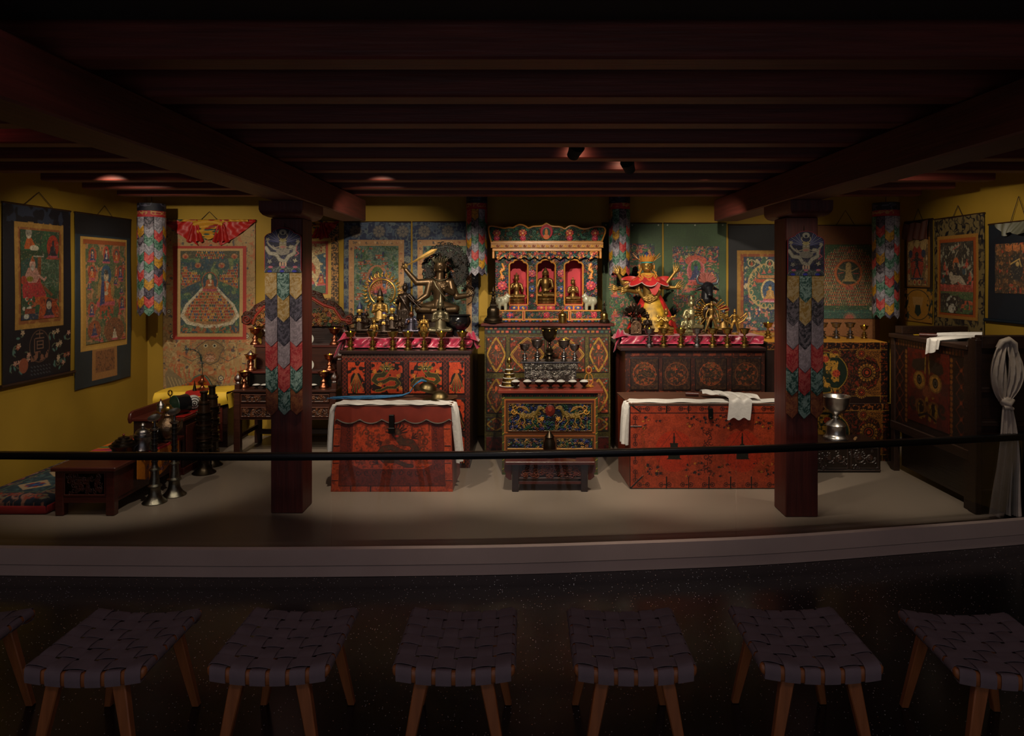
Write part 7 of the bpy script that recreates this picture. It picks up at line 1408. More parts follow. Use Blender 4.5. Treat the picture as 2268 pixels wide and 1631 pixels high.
    if o.get('necklace'): obj('necklace', MB().tube([P(1.2*math.cos(a), -.55-.75*abs(math.sin(a)), 5.9+1.2*math.sin(a)) for a in np.linspace(PI, 2*PI, 14)], .16*u, 8).tube([P(.8*math.cos(a), -.6-.6*abs(math.sin(a)), 6.+.7*math.sin(a)) for a in np.linspace(PI, 2*PI, 12)], .12*u, 8), o['necklace'], t)
    return u
def statue(lab, px, d, z, H, bm, **o):
    u = H/10; bh = (o.get('bh', 1.5)*u if o.get('base', 1) else 0); t = thing('seated_statue', lab, 'statue', (PX(px, d), d, z), o.get('rz', 0), o.get('group')); o['z0'] = bh; seated(t, H, bm, o); return t
blue = mat('blue_pigment', '1c2448', .5); 
ZA = 1.1225; joined = [[(-1.9, -.1, 5.5), (-2.3, -.3, 3.5), (-.45, -1.6, 4.2), (.3, -.2, 1)], [(1.9, -.1, 5.5), (2.3, -.3, 3.5), (.45, -1.6, 4.2), (-.3, -.2, 1)]]
dhyana = [[(-1.95, 0, 5.5), (-2.4, -.2, 3.3), (-.6, -1.7, 1.9), (1, -.2, 0), (0, 0, 1)], [(1.95, 0, 5.5), (2.4, -.2, 3.3), (.6, -1.7, 2.1), (-1, -.2, 0), (0, 0, 1)]]
earth = [[(-1.95, 0, 5.5), (-2.6, -.4, 3.3), (-2.7, -1.6, 1.6), (0, -.3, -1), (0, -1, 0)], [(1.95, 0, 5.5), (2.4, -.2, 3.3), (.4, -1.7, 2.1), (-1, -.2, 0), (0, 0, 1)]]
offer = [[(-1.9, -.1, 5.5), (-2.4, -.5, 3.6), (-1., -1.9, 4.4), (.3, -.3, 1)], [(1.95, 0, 5.5), (2.5, -.3, 3.6), (2.5, -1.6, 2.6), (.2, -1, .4), (0, 0, 1)]]
# shrine statues
NZ = TB+fl+.004
statue('crowned gilt statue in the left shrine niche', 1144, 7.0, NZ, .245, M_['agilt'], top='crown', arms=offer, bh=2.2, bw=3.3, cn=5)
statue('large plain gilt seated figure in the middle shrine niche', 1208, 7.0, NZ, .31, M_['agilt'], arms=earth, bh=2., bw=2.7, top='bun')
statue('small gilt seated figure with a spiked headdress in the right shrine niche', 1269, 7.0, NZ, .215, M_['agilt'], top='crown', arms=joined, bh=1.8, bw=3.8, cn=5, ch=1.)
# left altar group
t = statue('small dark gold-faced statue with pointed blue hat, at the left end of the left altar', 797, 6.45, ZA, .25, M_['facegold'], robe=M_['dk'], top='hat', hat=blue, arms=joined, bmat=M_['dk'], bh=1.6)
t = statue('gilt statue with a black pointed hat inside a golden flame ring', 842, 6.74, ZA, .30, M_['gilt'], robe=M_['agilt'], top='hat', hat=M_['dk'], arms=joined, bare=1, bh=3.6, bw=3.4, bmat=M_['dk'])
u = .030; zc_ = PZ(648, 6.74)-ZA; mb = MB()
mb.tube([(.125*math.cos(a), .1, zc_+.125*math.sin(a)) for a in np.linspace(-.9, PI+.9, 50)], .011, 8)
for k in range(23):
    a = -.75+(PI+1.5)*k/22; c0 = Vector((.15*math.cos(a), .1, zc_+.15*math.sin(a))); o_ = Vector((math.cos(a), 0, math.sin(a))); tg = Vector((-o_.z, 0, o_.x))
    mb.tube([c0, c0+o_*.02+tg*.008, c0+o_*.04-tg*.004, c0+o_*.055+tg*.004], [.01, .011, .008, .002], 8); mb.ell(c0+o_*.012, (.012, .01, .012), 8, 6)
obj('flame_halo', mb, M_['gilt'], t); mb = MB()
for k in range(25): a = -.8+(PI+1.6)*k/24; mb.tube([(.108*math.cos(a), .1, zc_+.108*math.sin(a)), (.085*math.cos(a), .1, zc_+.085*math.sin(a))], [.007, .003], 6)
obj('inner_rays', mb, M_['agilt'], t)
for s in (-1, 1): obj('lotus_staff', MB().tube([(s*.1, -.02, .12), (s*.105, -.02, .22), (s*.11, -.02, .29)], .004, 6).lathe([(.004, 0), (.016, .01), (.012, .02), (.018, .03), (.002, .045)], (s*.11, -.02, .245), 10), M_['agilt'], t)
statue('small bright gilt leaning figure between the two joined-hands statues', 829, 6.42, ZA, .145, M_['gilt'], top='bun', arms=offer, bh=1.4, bw=3.)
statue('dark gold-faced statue with small violet cap and joined hands, before the flame ring', 851, 6.38, ZA, .205, M_['facegold'], robe=M_['dk'], top='cap', hat=mat('violet_pigment', '2a2048', .5), arms=joined, bmat=M_['dk'], bh=1.7)
statue('dark statue with broad gold face and blue cap, right behind the violet-capped statue', 869, 6.56, ZA, .245, M_['facegold'], robe=M_['dk'], top='cap', hat=blue, arms=joined, bmat=M_['dk'], bh=2.0)
statue('tiny dark brown seated figure between the larger dark statues', 886, 6.42, ZA, .175, M_['dk'], arms=joined, bh=1.4, bmat=M_['dk'])
statue('dark seated monk figure with bare head and silver-sheened robe', 911, 6.40, ZA, .215, gm('red_brown_bronze', '5c3824', .35), robe=gm('silvered_bronze', '44404c', .25), top='none', arms=offer, bmat=M_['dk'], bh=1.8, bw=4.2)
statue('grey-bronze robed statue with tall pointed hat and joined palms, before the sword bearer', 976, 6.42, ZA, .31, M_['gs'], robe=M_['gs'], top='hat', hat=M_['gs'], arms=joined, bmat=M_['dk'], bh=1.2, bw=3.6)
statue('dark seated figure behind the small gold-faced statue at the left end', 812, 6.66, ZA, .2, M_['dk'], arms=dhyana, bmat=M_['dk'])
def standing(lab, px, d, z, H, m, arms, crown=True, base=True, spread=.35, name='standing_statue', robe=False):
    t = thing(name, lab, 'statue', (PX(px, d), d, z)); u = H/10; b = Blob(); z0 = .8*u if base else 0; P = lambda x, y, q: (x*u, y*u, z0+q*u)
    for s in (-1, 1): b.path([P(s*.5, 0, 4.6), P(s*(.5+spread*.5), -.15, 2.4), P(s*(.5+spread), 0, .3)], [.62*u, .45*u, .28*u]); b.c(P(s*(.5+spread), 0, .2), P(s*(.55+spread), -.7, .12), .24*u, .16*u)
    b.path([P(0, 0, 4.6), P(0, 0, 5.6), P(0, 0, 7.1)], [.85*u, .65*u, .85*u]); b.c(P(-.95, 0, 7.4), P(.95, 0, 7.4), .38*u).c(P(0, 0, 7.6), P(0, 0, 8.3), .3*u)
    if robe:
        b.path([P(0, .05, 7.), P(0, .05, 5.), P(0, .1, 1.)], [.95*u, .95*u, 1.25*u]); b.path([P(-.9, -.5, 7.2), P(.2, -.95, 5.6), P(.9, -.8, 4.4)], [.25*u, .22*u, .2*u])
        for k in range(7): b.c(P(-1.1+k*.37, -.75-.2*math.sin(k*.52), 4.4), P(-1.3+k*.43, -.95-.25*math.sin(k*.52), .5), .13*u, .2*u)
    b.path([P(-1., .1, 7.3), P(-1.6, .2, 4.8), P(-1.5, .1, 2.6), P(-1.9, 0, 1.2)], [.16*u, .2*u, .16*u, .06*u]).path([P(1., .1, 7.3), P(1.6, .2, 4.8), P(1.5, .1, 2.6), P(1.9, 0, 1.2)], [.16*u, .2*u, .16*u, .06*u])
    b.e(P(0, -.05, 8.9), (.56*u, .58*u, .72*u)); b.e(P(0, .1, 9.6), (.4*u, .4*u, .35*u)); b.c(P(0, -.55, 8.95), P(0, -.66, 8.75), .06*u, .1*u)
    b.path([P(-.7, .1, 4.8), P(-1., .2, 2.6), P(-1.15, .15, .6)], [.4*u, .3*u, .12*u]).path([P(.7, .1, 4.8), P(1., .2, 2.6), P(1.15, .15, .6)], [.4*u, .3*u, .12*u])
    for a in arms:
        q = [P(*x) for x in a]; b.path(q, [.34*u, .28*u, .2*u]); dd = Vector(q[2])-Vector(q[1]); b.hand(q[2], dd, (0, -1, .1), .75*u, .5)
    if crown:
        for k in range(5): a = -PI/2+(k-2)*.5; b.c(P(.42*math.cos(a), .42*math.sin(a), 9.3), P(.6*math.cos(a), .6*math.sin(a), 10.2-.15*abs(k-2)), .12*u, .03*u)
        b.e(P(0, 0, 9.6), (.3*u, .3*u, .5*u))
    b.build('body', m, t, max(.0024, u*.1), 2, .4)
    if base: obj('lotus_base', MB().lathe([(1.7*u, 0), (1.75*u, .1*u), (1.5*u, .35*u), (1.65*u, .6*u), (1.5*u, .82*u)], n=24, lobes=12, lamp=.05), m, t, smooth=40)
    return t
ms = standing('dark bronze standing figure holding a thin staff, left of the sword bearer', 897, 6.6, ZA, .46, M_['dk'], [[(-1.1, 0, 7.3), (-1.7, -.2, 5.8), (-1.2, -1., 6.4)], [(1.1, 0, 7.3), (1.9, -.2, 6.2), (2.9, -.6, 6.)]], crown=False, robe=True)
obj('staff', MB().tube([(.02, -.04, .38), (.17, -.06, .24)], .004, 6).tube([(.09, -.05, .25), (.17, -.06, .33)], .0035, 6), M_['dk'], ms)
fan = []
for s in (-1, 1): fan += [[(s*1., 0, 7.2), (s*1.9, -.2, 6.2), (s*1.9, -.5, 7.4)], [(s*1., 0, 7.1), (s*2., -.1, 5.5), (s*2.3, -.4, 4.3)], [(s*.9, -.1, 7.), (s*1.4, -.6, 5.8), (s*.3, -1., 6.3)]]
standing('small bright gold standing figure with many arms, left of the hatted grey statue', 939, 6.37, ZA, .19, M_['gilt'], fan, name='standing_statue', spread=.1)
# big sword bearer
dS = 6.74; S0 = thing('sword_statue', 'large brown bronze seated deity raising a sword, openwork halo behind, left altar', 'statue', (PX(970, dS), dS, ZA)); k_ = dS/F
def sp(px, py, y=0.): return ((px-970)*k_, y, (PZ(py, dS)-ZA))
b = Blob(); U = .0575
for s in (-1, 1):
    b.path([sp(970+s*9, 678, .0), sp(970+s*40, 684, -.07)], [.052, .042]).path([sp(970+s*40, 685, -.08), sp(970-s*8, 687, -.13)], [.038, .026])
b.path([sp(971, 678), sp(972, 663), sp(974, 645), sp(975, 632)], [.066, .05, .062, .066]).e(sp(974, 633), (.098, .06, .08)); b.c(sp(955, 625), sp(995, 625), .032).c(sp(974, 620), sp(975, 604), .038, .034).e(sp(975, 589, -.005), (.054, .055, .068)).e(sp(975, 597, -.018), (.038, .036, .032)).c(sp(976, 588, -.056), sp(976.4, 593, -.062), .005, .008)
for s in (-1, 1): b.c(sp(975+s*12, 588), sp(975+s*12.4, 601), .008, .01).e(sp(976+s*4.5, 588.5, -.05), (.011, .006, .004)).c(sp(976+s*1.6, 586, -.053), sp(976+s*7, 585.5, -.047), .0032)
b.c(sp(973.5, 598.5, -.053), sp(979, 598.5, -.053), .004)
b.path([sp(951, 625), sp(924, 626, -.01), sp(900, 598, -.03)], [.036, .031, .021]).hand(sp(899, 596, -.03), (-.1, 0, 1), (0, -1, 0), .078, .9, 1)
b.path([sp(952, 627), sp(946, 654, -.02), sp(926, 668, -.05)], [.037, .032, .021]).hand(sp(926, 668, -.05), (-1, -.2, -.2), (0, -1, .2), .074, .4, 1)
b.path([sp(998, 626), sp(1003, 648, -.03), sp(986, 640, -.08)], [.037, .032, .021]).hand(sp(986, 640, -.08), (-.5, 0, 1), (0, -1, 0), .076, .2, -1)
b.path([sp(998, 628, .01), sp(1012, 658, -.01), sp(1038, 654, -.05)], [.036, .031, .021]).hand(sp(1038, 654, -.05), (.8, -.1, .8), (0, -1, 0), .078, .4, -1)
b.build('body', M_['bz'], S0, .0034, 3, .5)
obj('armlets', MB().tube([Vector(sp(938, 625.5, 0))+Vector((0, .03*math.cos(a), .03*math.sin(a))) for a in np.linspace(0, 2*PI, 16)[:-1]], .006, 6, True).tube([Vector(sp(905, 604, -.02))+Vector((.02*math.cos(a), .02*math.sin(a), .004*math.cos(a))) for a in np.linspace(0, 2*PI, 14)[:-1]], .005, 6, True), M_['gs'], S0)
obj('neck_sash', MB().tube([sp(962, 622, -.045), sp(968, 634, -.062), sp(980, 650, -.058), sp(992, 664, -.04)], .006, 6).tube([sp(960, 615, -.03), sp(968, 620, -.05), sp(976, 622, -.056), sp(986, 620, -.05), sp(993, 615, -.03)], .005, 6), M_['gs'], S0)
mb = MB(); 
def blade(u, v): return None
P0 = Vector(sp(889, 596, -.05)); P1 = Vector(sp(970, 552, -.05)); dr = (P1-P0).normalized(); nr = Vector((-dr.z, 0, dr.x)); L = (P1-P0).length
W_ = [(0, .004), (.12, .005), (.14, .02), (.17, .02), (.18, .006), (.35, .009), (.7, .021), (.88, .022), (1., .001)]
vv = []; 
for f_, w2 in W_: c0 = P0+dr*L*f_; vv += [c0+nr*w2, c0+Vector((0, -.004, 0)), c0-nr*w2, c0+Vector((0, .004, 0))]
ff = [(3, 2, 1, 0), tuple(4*(len(W_)-1)+k for k in range(4))]
for i in range(len(W_)-1):
    for k in range(4): ff.append((4*i+k, 4*i+(k+1) % 4, 4*i+4+(k+1) % 4, 4*i+4+k))
obj('sword', mb.add(vv, ff), gm('sword_bronze', '94743c', .35), S0, smooth=20)
obj('bow', MB().tube([sp(1026, 634, -.06), sp(1040, 631, -.07), sp(1050, 638, -.07), sp(1052, 650, -.07), sp(1046, 668, -.06), sp(1036, 676, -.06)], .005, 6), M_['dk'], S0); obj('arrow', MB().tube([sp(902, 655, -.07), sp(938, 678, -.09)], .004, 6), M_['dk'], S0)
mb = MB()
for k in range(11): a = -PI/2+(k-5)*.33; c0 = Vector(sp(975, 581, 0))+Vector((.045*math.cos(a), .045*math.sin(a), 0)); mb.tube([c0, c0+Vector((.02*math.cos(a)*1.2, .02*math.sin(a), .02)), c0+Vector((.035*math.cos(a), .03*math.sin(a), .055-.004*abs(k-5)))], [.011, .010, .002], 8)
obj('crown', mb, M_['gs'], S0); obj('topknot', MB().lathe([(.032, 0), (.03, .03), (.014, .06), (.003, .085)], sp(975, 580), 14), M_['dk'], S0)
c = Cv(0, 0, 120, 130, 2.2, '241c16'); c.H[:] = .1; q = random.Random(9); c.M[:] = False; tmp = Cv(0, 0, 120, 130, 2.2, '000000')
for k in range(420):
    a, r = q.uniform(0, 6.28), q.uniform(.42, .98)**.9; X0, Y0 = 60+54*r*math.cos(a), 66+58*r*math.sin(a)
    if math.hypot((X0-55)/24, (Y0-80)/34) < 1: continue
    c.curl(X0, Y0, q.uniform(3.5, 6.5), q.uniform(0, 6.3), q.uniform(.7, 1.3), 2.1, q.choice(['14110e', '1c1814', '100e0c', '241c16']), 1., q.choice((-1, 1)))
for k in range(44): a = 2*PI*k/44; c.curl(60+53*math.cos(a), 66+57*math.sin(a), 6, a+k, .9, 2.6, '14110e', 1., 1 if k % 2 else -1)
c.ring(60, 66, 47, 51, 3, '1c1814', .9); c.M = c.H > .15
panel('openwork_halo', c, 120*k_*.93, 130*k_*.93, S0, mat('halo_bronze', attr=True, rough=.6, metal=.1, spec=.25), .006, .012, loc=((984-970)*k_, .11, PZ(652, dS)-ZA))
obj('halo_support', MB().tube([sp(980, 600, .13), sp(980, 690, .1), (.04, .09, .02)], .012, 8), M_['dk'], S0)
ped = MB().lathe([(.23, 0), (.235, .02), (.19, .05), (.18, .12), (.205, .14), (.2, .2), (.21, PZ(692, dS)-ZA)], n=40, lobes=20, lamp=.02); po = obj('lotus_pedestal', ped, M_['dk'], S0, smooth=40); po.scale = (1, .62, 1); po.location = (.0, -.02, 0)
vessel('black_cauldron', 'round black iron pot right of the grey hatted statue', 'pot', PX(1018, 6.46), 6.46, ZA, [('body', MB().lathe([(.05, 0), (.06, .02), (.05, .06), (.085, .09), (.105, .13), (.1, .17), (.09, .185), (.105, .195), (.1, .2), (.085, .19)], n=28), M_['blk'])])
# right altar: big crowned deity
ZR = 1.1305; dR = 6.80; kR = dR/F; S1 = thing('crowned_statue', 'large gilt crowned deity with eight arms, red collar and yellow-fronted red skirt, right altar', 'statue', (PX(1434, dR), dR, ZR))
def rp(px, py, y=0.): return ((px-1434)*kR, y, PZ(py, dR)-ZR)
gilt = gm('deity_gold', '8c6c34', .35, .9, .15); b = Blob()
b.path([rp(1436, 690), rp(1436, 660), rp(1436, 640), rp(1435, 625)], [.09, .052, .058, .06]).e(rp(1435, 628), (.088, .056, .075)); b.c(rp(1413, 619), rp(1457, 619), .03).c(rp(1434, 615), rp(1433, 602), .034).e(rp(1432.5, 588.5, -.01), (.056, .056, .066)).e(rp(1432.5, 596, -.028), (.042, .036, .034)).c(rp(1432.5, 587, -.066), rp(1432.5, 592.5, -.077), .005, .010)
for s in (-1, 1): b.c(rp(1432.5+s*12.5, 588), rp(1432.5+s*13, 601), .009, .011).e(rp(1432.5+s*5, 588.4, -.06), (.011, .005, .0035)).c(rp(1432.5+s*2, 585.5, -.061), rp(1432.5+s*8, 585.2, -.054), .003)
b.c(rp(1429.8, 597.4, -.066), rp(1435.2, 597.4, -.066), .0045)
arms = [((1410, 621), (1378, 642, -.03), (1366, 640, -.06), (-1, -.1, .3), 1), ((1411, 624, -.02), (1409, 646, -.02), (1384, 643, -.08), (-1, -.2, .1), 1), ((1459, 621), (1472, 633, -.01), (1494, 603, -.02), (.2, 0, 1), -1), ((1458, 624, -.02), (1468, 636, -.02), (1494, 637, -.07), (1, -.1, .8), -1), ((1409, 620, .02), (1382, 628, .02), (1368, 606, .0), (-.2, 0, 1), 1), ((1412, 626, -.02), (1414, 645, -.03), (1422, 660, -.10), (1, -.2, -.3), 1), ((1458, 626, -.02), (1460, 645, -.03), (1450, 658, -.10), (-1, -.2, -.3), -1)]
for a, e_, w__, dd, sd in arms: b.path([rp(*a), rp(*e_), rp(*w__)], [.027, .023, .014]).hand(rp(*w__), dd, (0, -1, 0), .085, .12, sd)
b.build('body', gilt, S1, .0034, 3, .5)
for s in (-1, 1):
    obj('eye_line', MB().tube([rp(1432.5+s*2.2, 588.6, -.066), rp(1432.5+s*4.8, 589.6, -.0665), rp(1432.5+s*7.6, 588.4, -.060)], .0016, 6), M_['dk2'], S1); obj('eyebrow', MB().tube([rp(1432.5+s*1.8, 585.6, -.067), rp(1432.5+s*5, 584.4, -.065), rp(1432.5+s*8.6, 585.8, -.057)], .0014, 6), M_['dk2'], S1)
obj('lips', MB().tube([rp(1430, 597.6, -.0705), rp(1432.5, 598, -.0725), rp(1435, 597.6, -.0705)], .0022, 6), M_['redlac'], S1)
mb = MB()
for k in range(11):
    a = -PI/2+(k-5)*.36; c0 = Vector(rp(1432.5, 580, .0))+Vector((.055*math.cos(a), .055*math.sin(a), 0)); hh = .075-.004*abs(k-5)+(.03 if abs(k-5) == 5 else 0); tg = Vector((-math.sin(a), math.cos(a), 0)); out = Vector((math.cos(a), math.sin(a), 0))
    F_ = [c0+tg*(x*.014)+Vector((0, 0, y*hh))+out*(y*(.03 if abs(k-5) < 4 else .08)) for x, y in [(-1, 0), (-1.3, .35), (-.7, .7), (0, 1), (.7, .7), (1.3, .35), (1, 0)]]
    mb.add(F_+[p_+out*.005 for p_ in F_], [tuple(range(7)), tuple(range(13, 6, -1))]+[((i+1) % 7, i, 7+i, 7+(i+1) % 7) for i in range(7)]); mb.ell(c0+out*.012+Vector((0, 0, .4*hh)), .006, 8, 6)
obj('crown', mb, M_['gold'], S1, smooth=30); obj('hair', MB().ell(rp(1432.5, 583, .008), (.05, .05, .04), 18, 10).lathe([(.03, 0), (.03, .04), (.02, .075), (.003, .09)], rp(1432.5, 578, .01), 14), blue, S1); obj('headband', MB().tube([(rp(1432.5, 0)[0]+.052*math.cos(a), -.008+.052*math.sin(a), rp(0, 582.5)[2]+.004*math.sin(-a)) for a in np.linspace(PI, 2*PI, 16)], .006, 8), mat('turquoise', '2c8080', .4), S1)
for s in (-1, 1): obj('ear_ornament', MB().ell(rp(1432.5+s*16.5, 592, .0), (.009, .012, .026), 12, 8).ell(rp(1432.5+s*19, 604, -.02), (.012, .012, .012), 12, 8).tube([rp(1432.5+s*15, 600, -.03), rp(1432.5+s*20, 612, -.06), rp(1432.5+s*12, 620, -.085)], .008, 8), M_['gold'], S1)
obj('necklace', MB().tube([(rp(1433, 0)[0]+.06*math.cos(a), -.055-.03*abs(math.sin(a)), rp(0, 609)[2]+.055*math.sin(a)) for a in np.linspace(PI, 2*PI, 16)], .009, 8, flat=.6).tube([(rp(1433, 0)[0]+.04*math.cos(a), -.065-.02*abs(math.sin(a)), rp(0, 608)[2]+.03*math.sin(a)) for a in np.linspace(PI, 2*PI, 12)], .01, 8), M_['gold'], S1)
c = Cv(0, 0, 130, 34, 2.4, 'b01c20'); c.mottle(0, 0, 130, 34, '8c1418', 9, .5, 3); 
for k in range(7): c.ell(10+k*18.5, 12, 5, 7, 'b8602c'); c.ell(10+k*18.5, 12, 3, 4, 'a01c1c')
lobe = 24+9*np.abs(np.sin(c.X/130*PI*5)); c.M = c.Y < lobe
edge_ = np.clip(1.2-np.abs(c.Y-lobe+1.4)/1.1, 0, 1)*(c.Y > 12); c.C = c.C*(1-edge_[..., None])+lin('a8a098')*edge_[..., None]; c.C = np.where((c.Y < 6)[..., None], lin('b8842c'), c.C)
co_ = panel('red_collar', c, .36, .15, S1, M_['silk'], .003, 0, loc=(0, -.085, PZ(637, dR)-ZR)); cox = np.empty(len(co_.data.vertices)*3, np.float32); co_.data.vertices.foreach_get('co', cox); cox = cox.reshape(-1, 3)
th_ = cox[:, 0]/.36*PI*1.3; rr = .05+(.15-cox[:, 2])*1.12; yy = cox[:, 1].copy(); cox[:, 0] = np.sin(th_)*rr*1.15; cox[:, 1] = -np.cos(th_)*rr*.8+yy+.085; cox[:, 2] = .005+cox[:, 2]*.92; co_.data.vertices.foreach_set('co', cox.ravel()); co_.data.update()
obj('pointed_flap', MB().sheet(lambda u, v: (rp(1444, 0)[0]+(u-.5)*.13*(1-v)**.6, -.12-.01*v, PZ(628+26*v, dR)-ZR), 12, 14, .004), M_['redcloth'], S1, smooth=60)
for s in (-1, 1): obj('sleeve', MB().sheet(lambda u, v, s=s: (rp(1434+s*(26+32*u), 0)[0], -.01-.03*math.sin(PI*u)*(v-.5), PZ(613+4*u-3*math.sin(u*3)+v*(17-13*u), dR)-ZR), 14, 8, .004), M_['redcloth'], S1, smooth=60)
def skirtf(u, v): a = (u-.5)*PI*1.3; w3 = .075+.20*v**.9; return (rp(1444+2*v, 0)[0]+math.sin(a)*w3, .02-math.cos(a)*(.07+.13*v)+.008*math.sin(u*50)*v, PZ(650+92*v, dR)-ZR)
obj('red_skirt', MB().sheet(skirtf, 60, 24, .004), mat('red_brocade', 'b82420', .5, var=.5, vscale=26), S1, smooth=60)
obj('yellow_apron', MB().sheet(lambda u, v: (rp(1442+3*v, 0)[0]+math.sin((u-.5)*1.5)*(.078+.17*v**.9)*.92, .01-math.cos((u-.5)*1.5)*(.075+.135*v)*1.03, PZ(652+80*v, dR)-ZR), 24, 20, .004), mat('yellow_brocade', 'b08820', .55, var=.6, vscale=22), S1, smooth=60)
obj('lotus_seat', MB().lathe([(.24, 0), (.245, .02), (.22, .03), (.22, .035)], n=30, lobes=15, lamp=.03), M_['agilt'], S1, smooth=40).scale = (1, .75, 1)
# right altar small figures
def spiky(t, z, r, n, L, m, name, cx=0, cy=0, seed=1, half=False):
    mb = MB(); q = random.Random(seed)
    for k in range(n):
        a = (PI*q.random() if half else 2*PI*q.random()); e = q.uniform(-.2, 1.2); dr = Vector((math.cos(a)*math.cos(e), q.uniform(-.5, .5), abs(math.sin(a))*.9+.1 if half else math.sin(a))).normalized(); p0 = Vector((cx, cy, z))+dr*r; mb.tube([p0, p0+dr*L*.5+Vector((0, 0, L*.1)), p0+dr*L*q.uniform(.8, 1.1)], [L*.16, L*.14, L*.03], 6)
    return obj(name, mb, m, t)
t = statue('dark wrathful statue ringed with spikes, left end of the right altar', 1409, 6.62, ZR, .20, M_['dk'], top='crown', arms=offer, bh=1.6, bmat=M_['dk']); spiky(t, .16, .07, 70, .06, M_['dk'], 'flame_ring', cy=.05, half=True)
for k in range(12): obj('coral_bead', MB().ell((R_.uniform(-.08, .08), -.02, R_.uniform(.06, .2)), .008, 8, 6), M_['redlac'] if k % 3 else M_['gold'], t)
c = Cv(0, 0, 26, 36, 4, '7c604c'); c.M = ((c.X-13)/12.5)**2+((np.minimum(c.Y, 16)-16)/15)**2 < 1; c.H[:] = .2
c.M |= (np.abs(c.X-13) < 12.5) & (c.Y > 30); c.ring(13, 17, 10.5, 14, 2, '94785c', 1.); foliage(c, 5, 6, 21, 28, ['94785c', '5c4434'], 30, 3, 3, .9); c.ell(13, 18, 3.5, 7, '8c7058', 1.3)
t = thing('plaque', 'small arched openwork copper plaque before the dark spiky statue', 'plaque', (PX(1409, 6.5), 6.5, ZR)); panel('relief', c, .105, .14, t, mat('plaque_copper', attr=True, rough=.4, metal=.8), .008, .008); obj('foot', MB().box(-.05, .05, -.012, .03, 0, .012), M_['bronze'], t, bevel=.002)
statue('dark seated figure between the copper plaque and the golden three-faced statue', 1434, 6.56, ZR, .17, M_['dk'], top='crown', arms=joined, bh=1.8, bmat=M_['dk'], bw=3.8)
many = [[(s*1.9, -.1, 5.5), (s*x, y, 3.9+z*.4), (s*x2, y2, z)] for s in (-1, 1) for x, y, x2, y2, z in ((2.6, -.2, 3.9, -.5, 4.2), (2.8, 0, 4.2, -.2, 6.4), (2., -.6, .5, -1.6, 4.3))]
statue('bright gilt many-armed crowned statue on a golden lotus, right of the yellow apron', 1475, 6.55, ZR, .20, M_['gilt'], top='crown', arms=many, bh=2.0, bw=3.6, cn=5, ch=1.8)
statue('silver-gilt crowned couple, larger partner of the embrace, middle of the right altar', 1531, 6.64, ZR, .30, M_['sg'], top='crown', arms=[[(-1.9, 0, 5.5), (-2.6, -.6, 3.8), (-1.2, -2., 3.8)], [(1.9, 0, 5.5), (2.4, -.4, 3.8), (2.6, -1.4, 2.6)]], bh=1.6, bw=4.2, necklace=M_['sg'], cn=5)
statue('smaller silver-gilt partner seated in front of the crowned couple', 1519, 6.47, ZR, .18, M_['sg'], top='bun', arms=offer, bh=1.2, bw=3.2)
# bull-headed figure
t = standing('black bull-headed figure with curved horns, behind the fan-armed golden statue', 1566, 6.78, ZR, .42, M_['dk'], [[(s*1.2, 0, 7.2), (s*2.4, 0, 6.4), (s*2.6, -.4, 5.)] for s in (-1, 1)], crown=False, name='bull_headed_statue')
hz = PZ(640, 6.78)-ZR; bh = Blob().e((0, -.02, hz+.02), (.062, .06, .05)).c((0, -.06, hz), (0, -.10, hz-.045), .042, .03).e((0, -.115, hz-.055), (.03, .022, .02)).c((-.055, 0, hz+.01), (-.11, 0, hz-.01), .02, .008).c((.055, 0, hz+.01), (.11, 0, hz-.01), .02, .008)
for s in (-1, 1): bh.e((s*.03, -.066, hz+.02), (.012, .01, .01))
bh.c((0, 0, hz), (0, 0, hz-.1), .05, .06).build('bull_head', mat('black_bull', '1c1c20', .3, .3), t, .003, 2)
for s in (-1, 1): obj('horn', MB().tube([(s*.045, -.02, hz+.045), (s*.09, -.02, hz+.055), (s*.105, -.02, hz+.10), (s*.085, -.02, hz+.15), (s*.06, -.02, hz+.165)], [.015, .014, .011, .007, .002], 10), mat('blue_grey_horn', '38444c', .3), t)
spiky(t, hz+.05, .03, 60, .09, mat('pink_mane', '8c5048', .6), 'mane', cy=.03, seed=4, half=True)
t = standing('golden standing statue with a fan of many arms and a ringed halo', 1576, 6.60, ZR, .29, M_['agilt'], [[(s*1., 0, 7.2), (s*1.7, -.1, 6.), (s*1.9, -.6, 5.)] for s in (-1, 1)], spread=1.6); mb = MB()
mb.tube([(.085*math.cos(a), .03, .20+.085*math.sin(a)) for a in np.linspace(-.6, PI+.6, 34)], .012, 8)
for s in (-1, 1):
    for k in range(9): a = .95-k*.22; mb.tube([(s*.08*math.cos(a), .02, .20+.08*math.sin(a)), (s*.15*math.cos(a), 0, .20+.15*math.sin(a))], [.006, .0085], 6).ell((s*.155*math.cos(a), 0, .20+.155*math.sin(a)), .009, 8, 6)
obj('fan_of_arms', mb, M_['gilt'], t)
t = statue('dark blue-faced fierce statue with red flaming hair and golden shoulders', 1602, 6.62, ZR, .225, mat('dark_blue_face', '202c3c', .35), robe=M_['agilt'], top='none', arms=offer, bh=1.4, bmat=M_['dk'])
hz = .0315+.225*.805; spiky(t, hz+.005, .018, 90, .045, mat('flame_red_hair', '9c3428', .5), 'flaming_hair', cy=.015, seed=7, half=True); obj('red_mouth', MB().ell((0, -.021, hz-.012), (.009, .004, .004), 10, 6), M_['redlac'], t)
t = standing('small gilt dancing winged figure at the right end of the right altar', 1627, 6.55, ZR, .225, M_['gilt'], [[(s*1., 0, 7.2), (s*2.2, 0, 6.), (s*3.2, -.3, 6.8)] for s in (-1, 1)], spread=1.2, name='winged_statue')
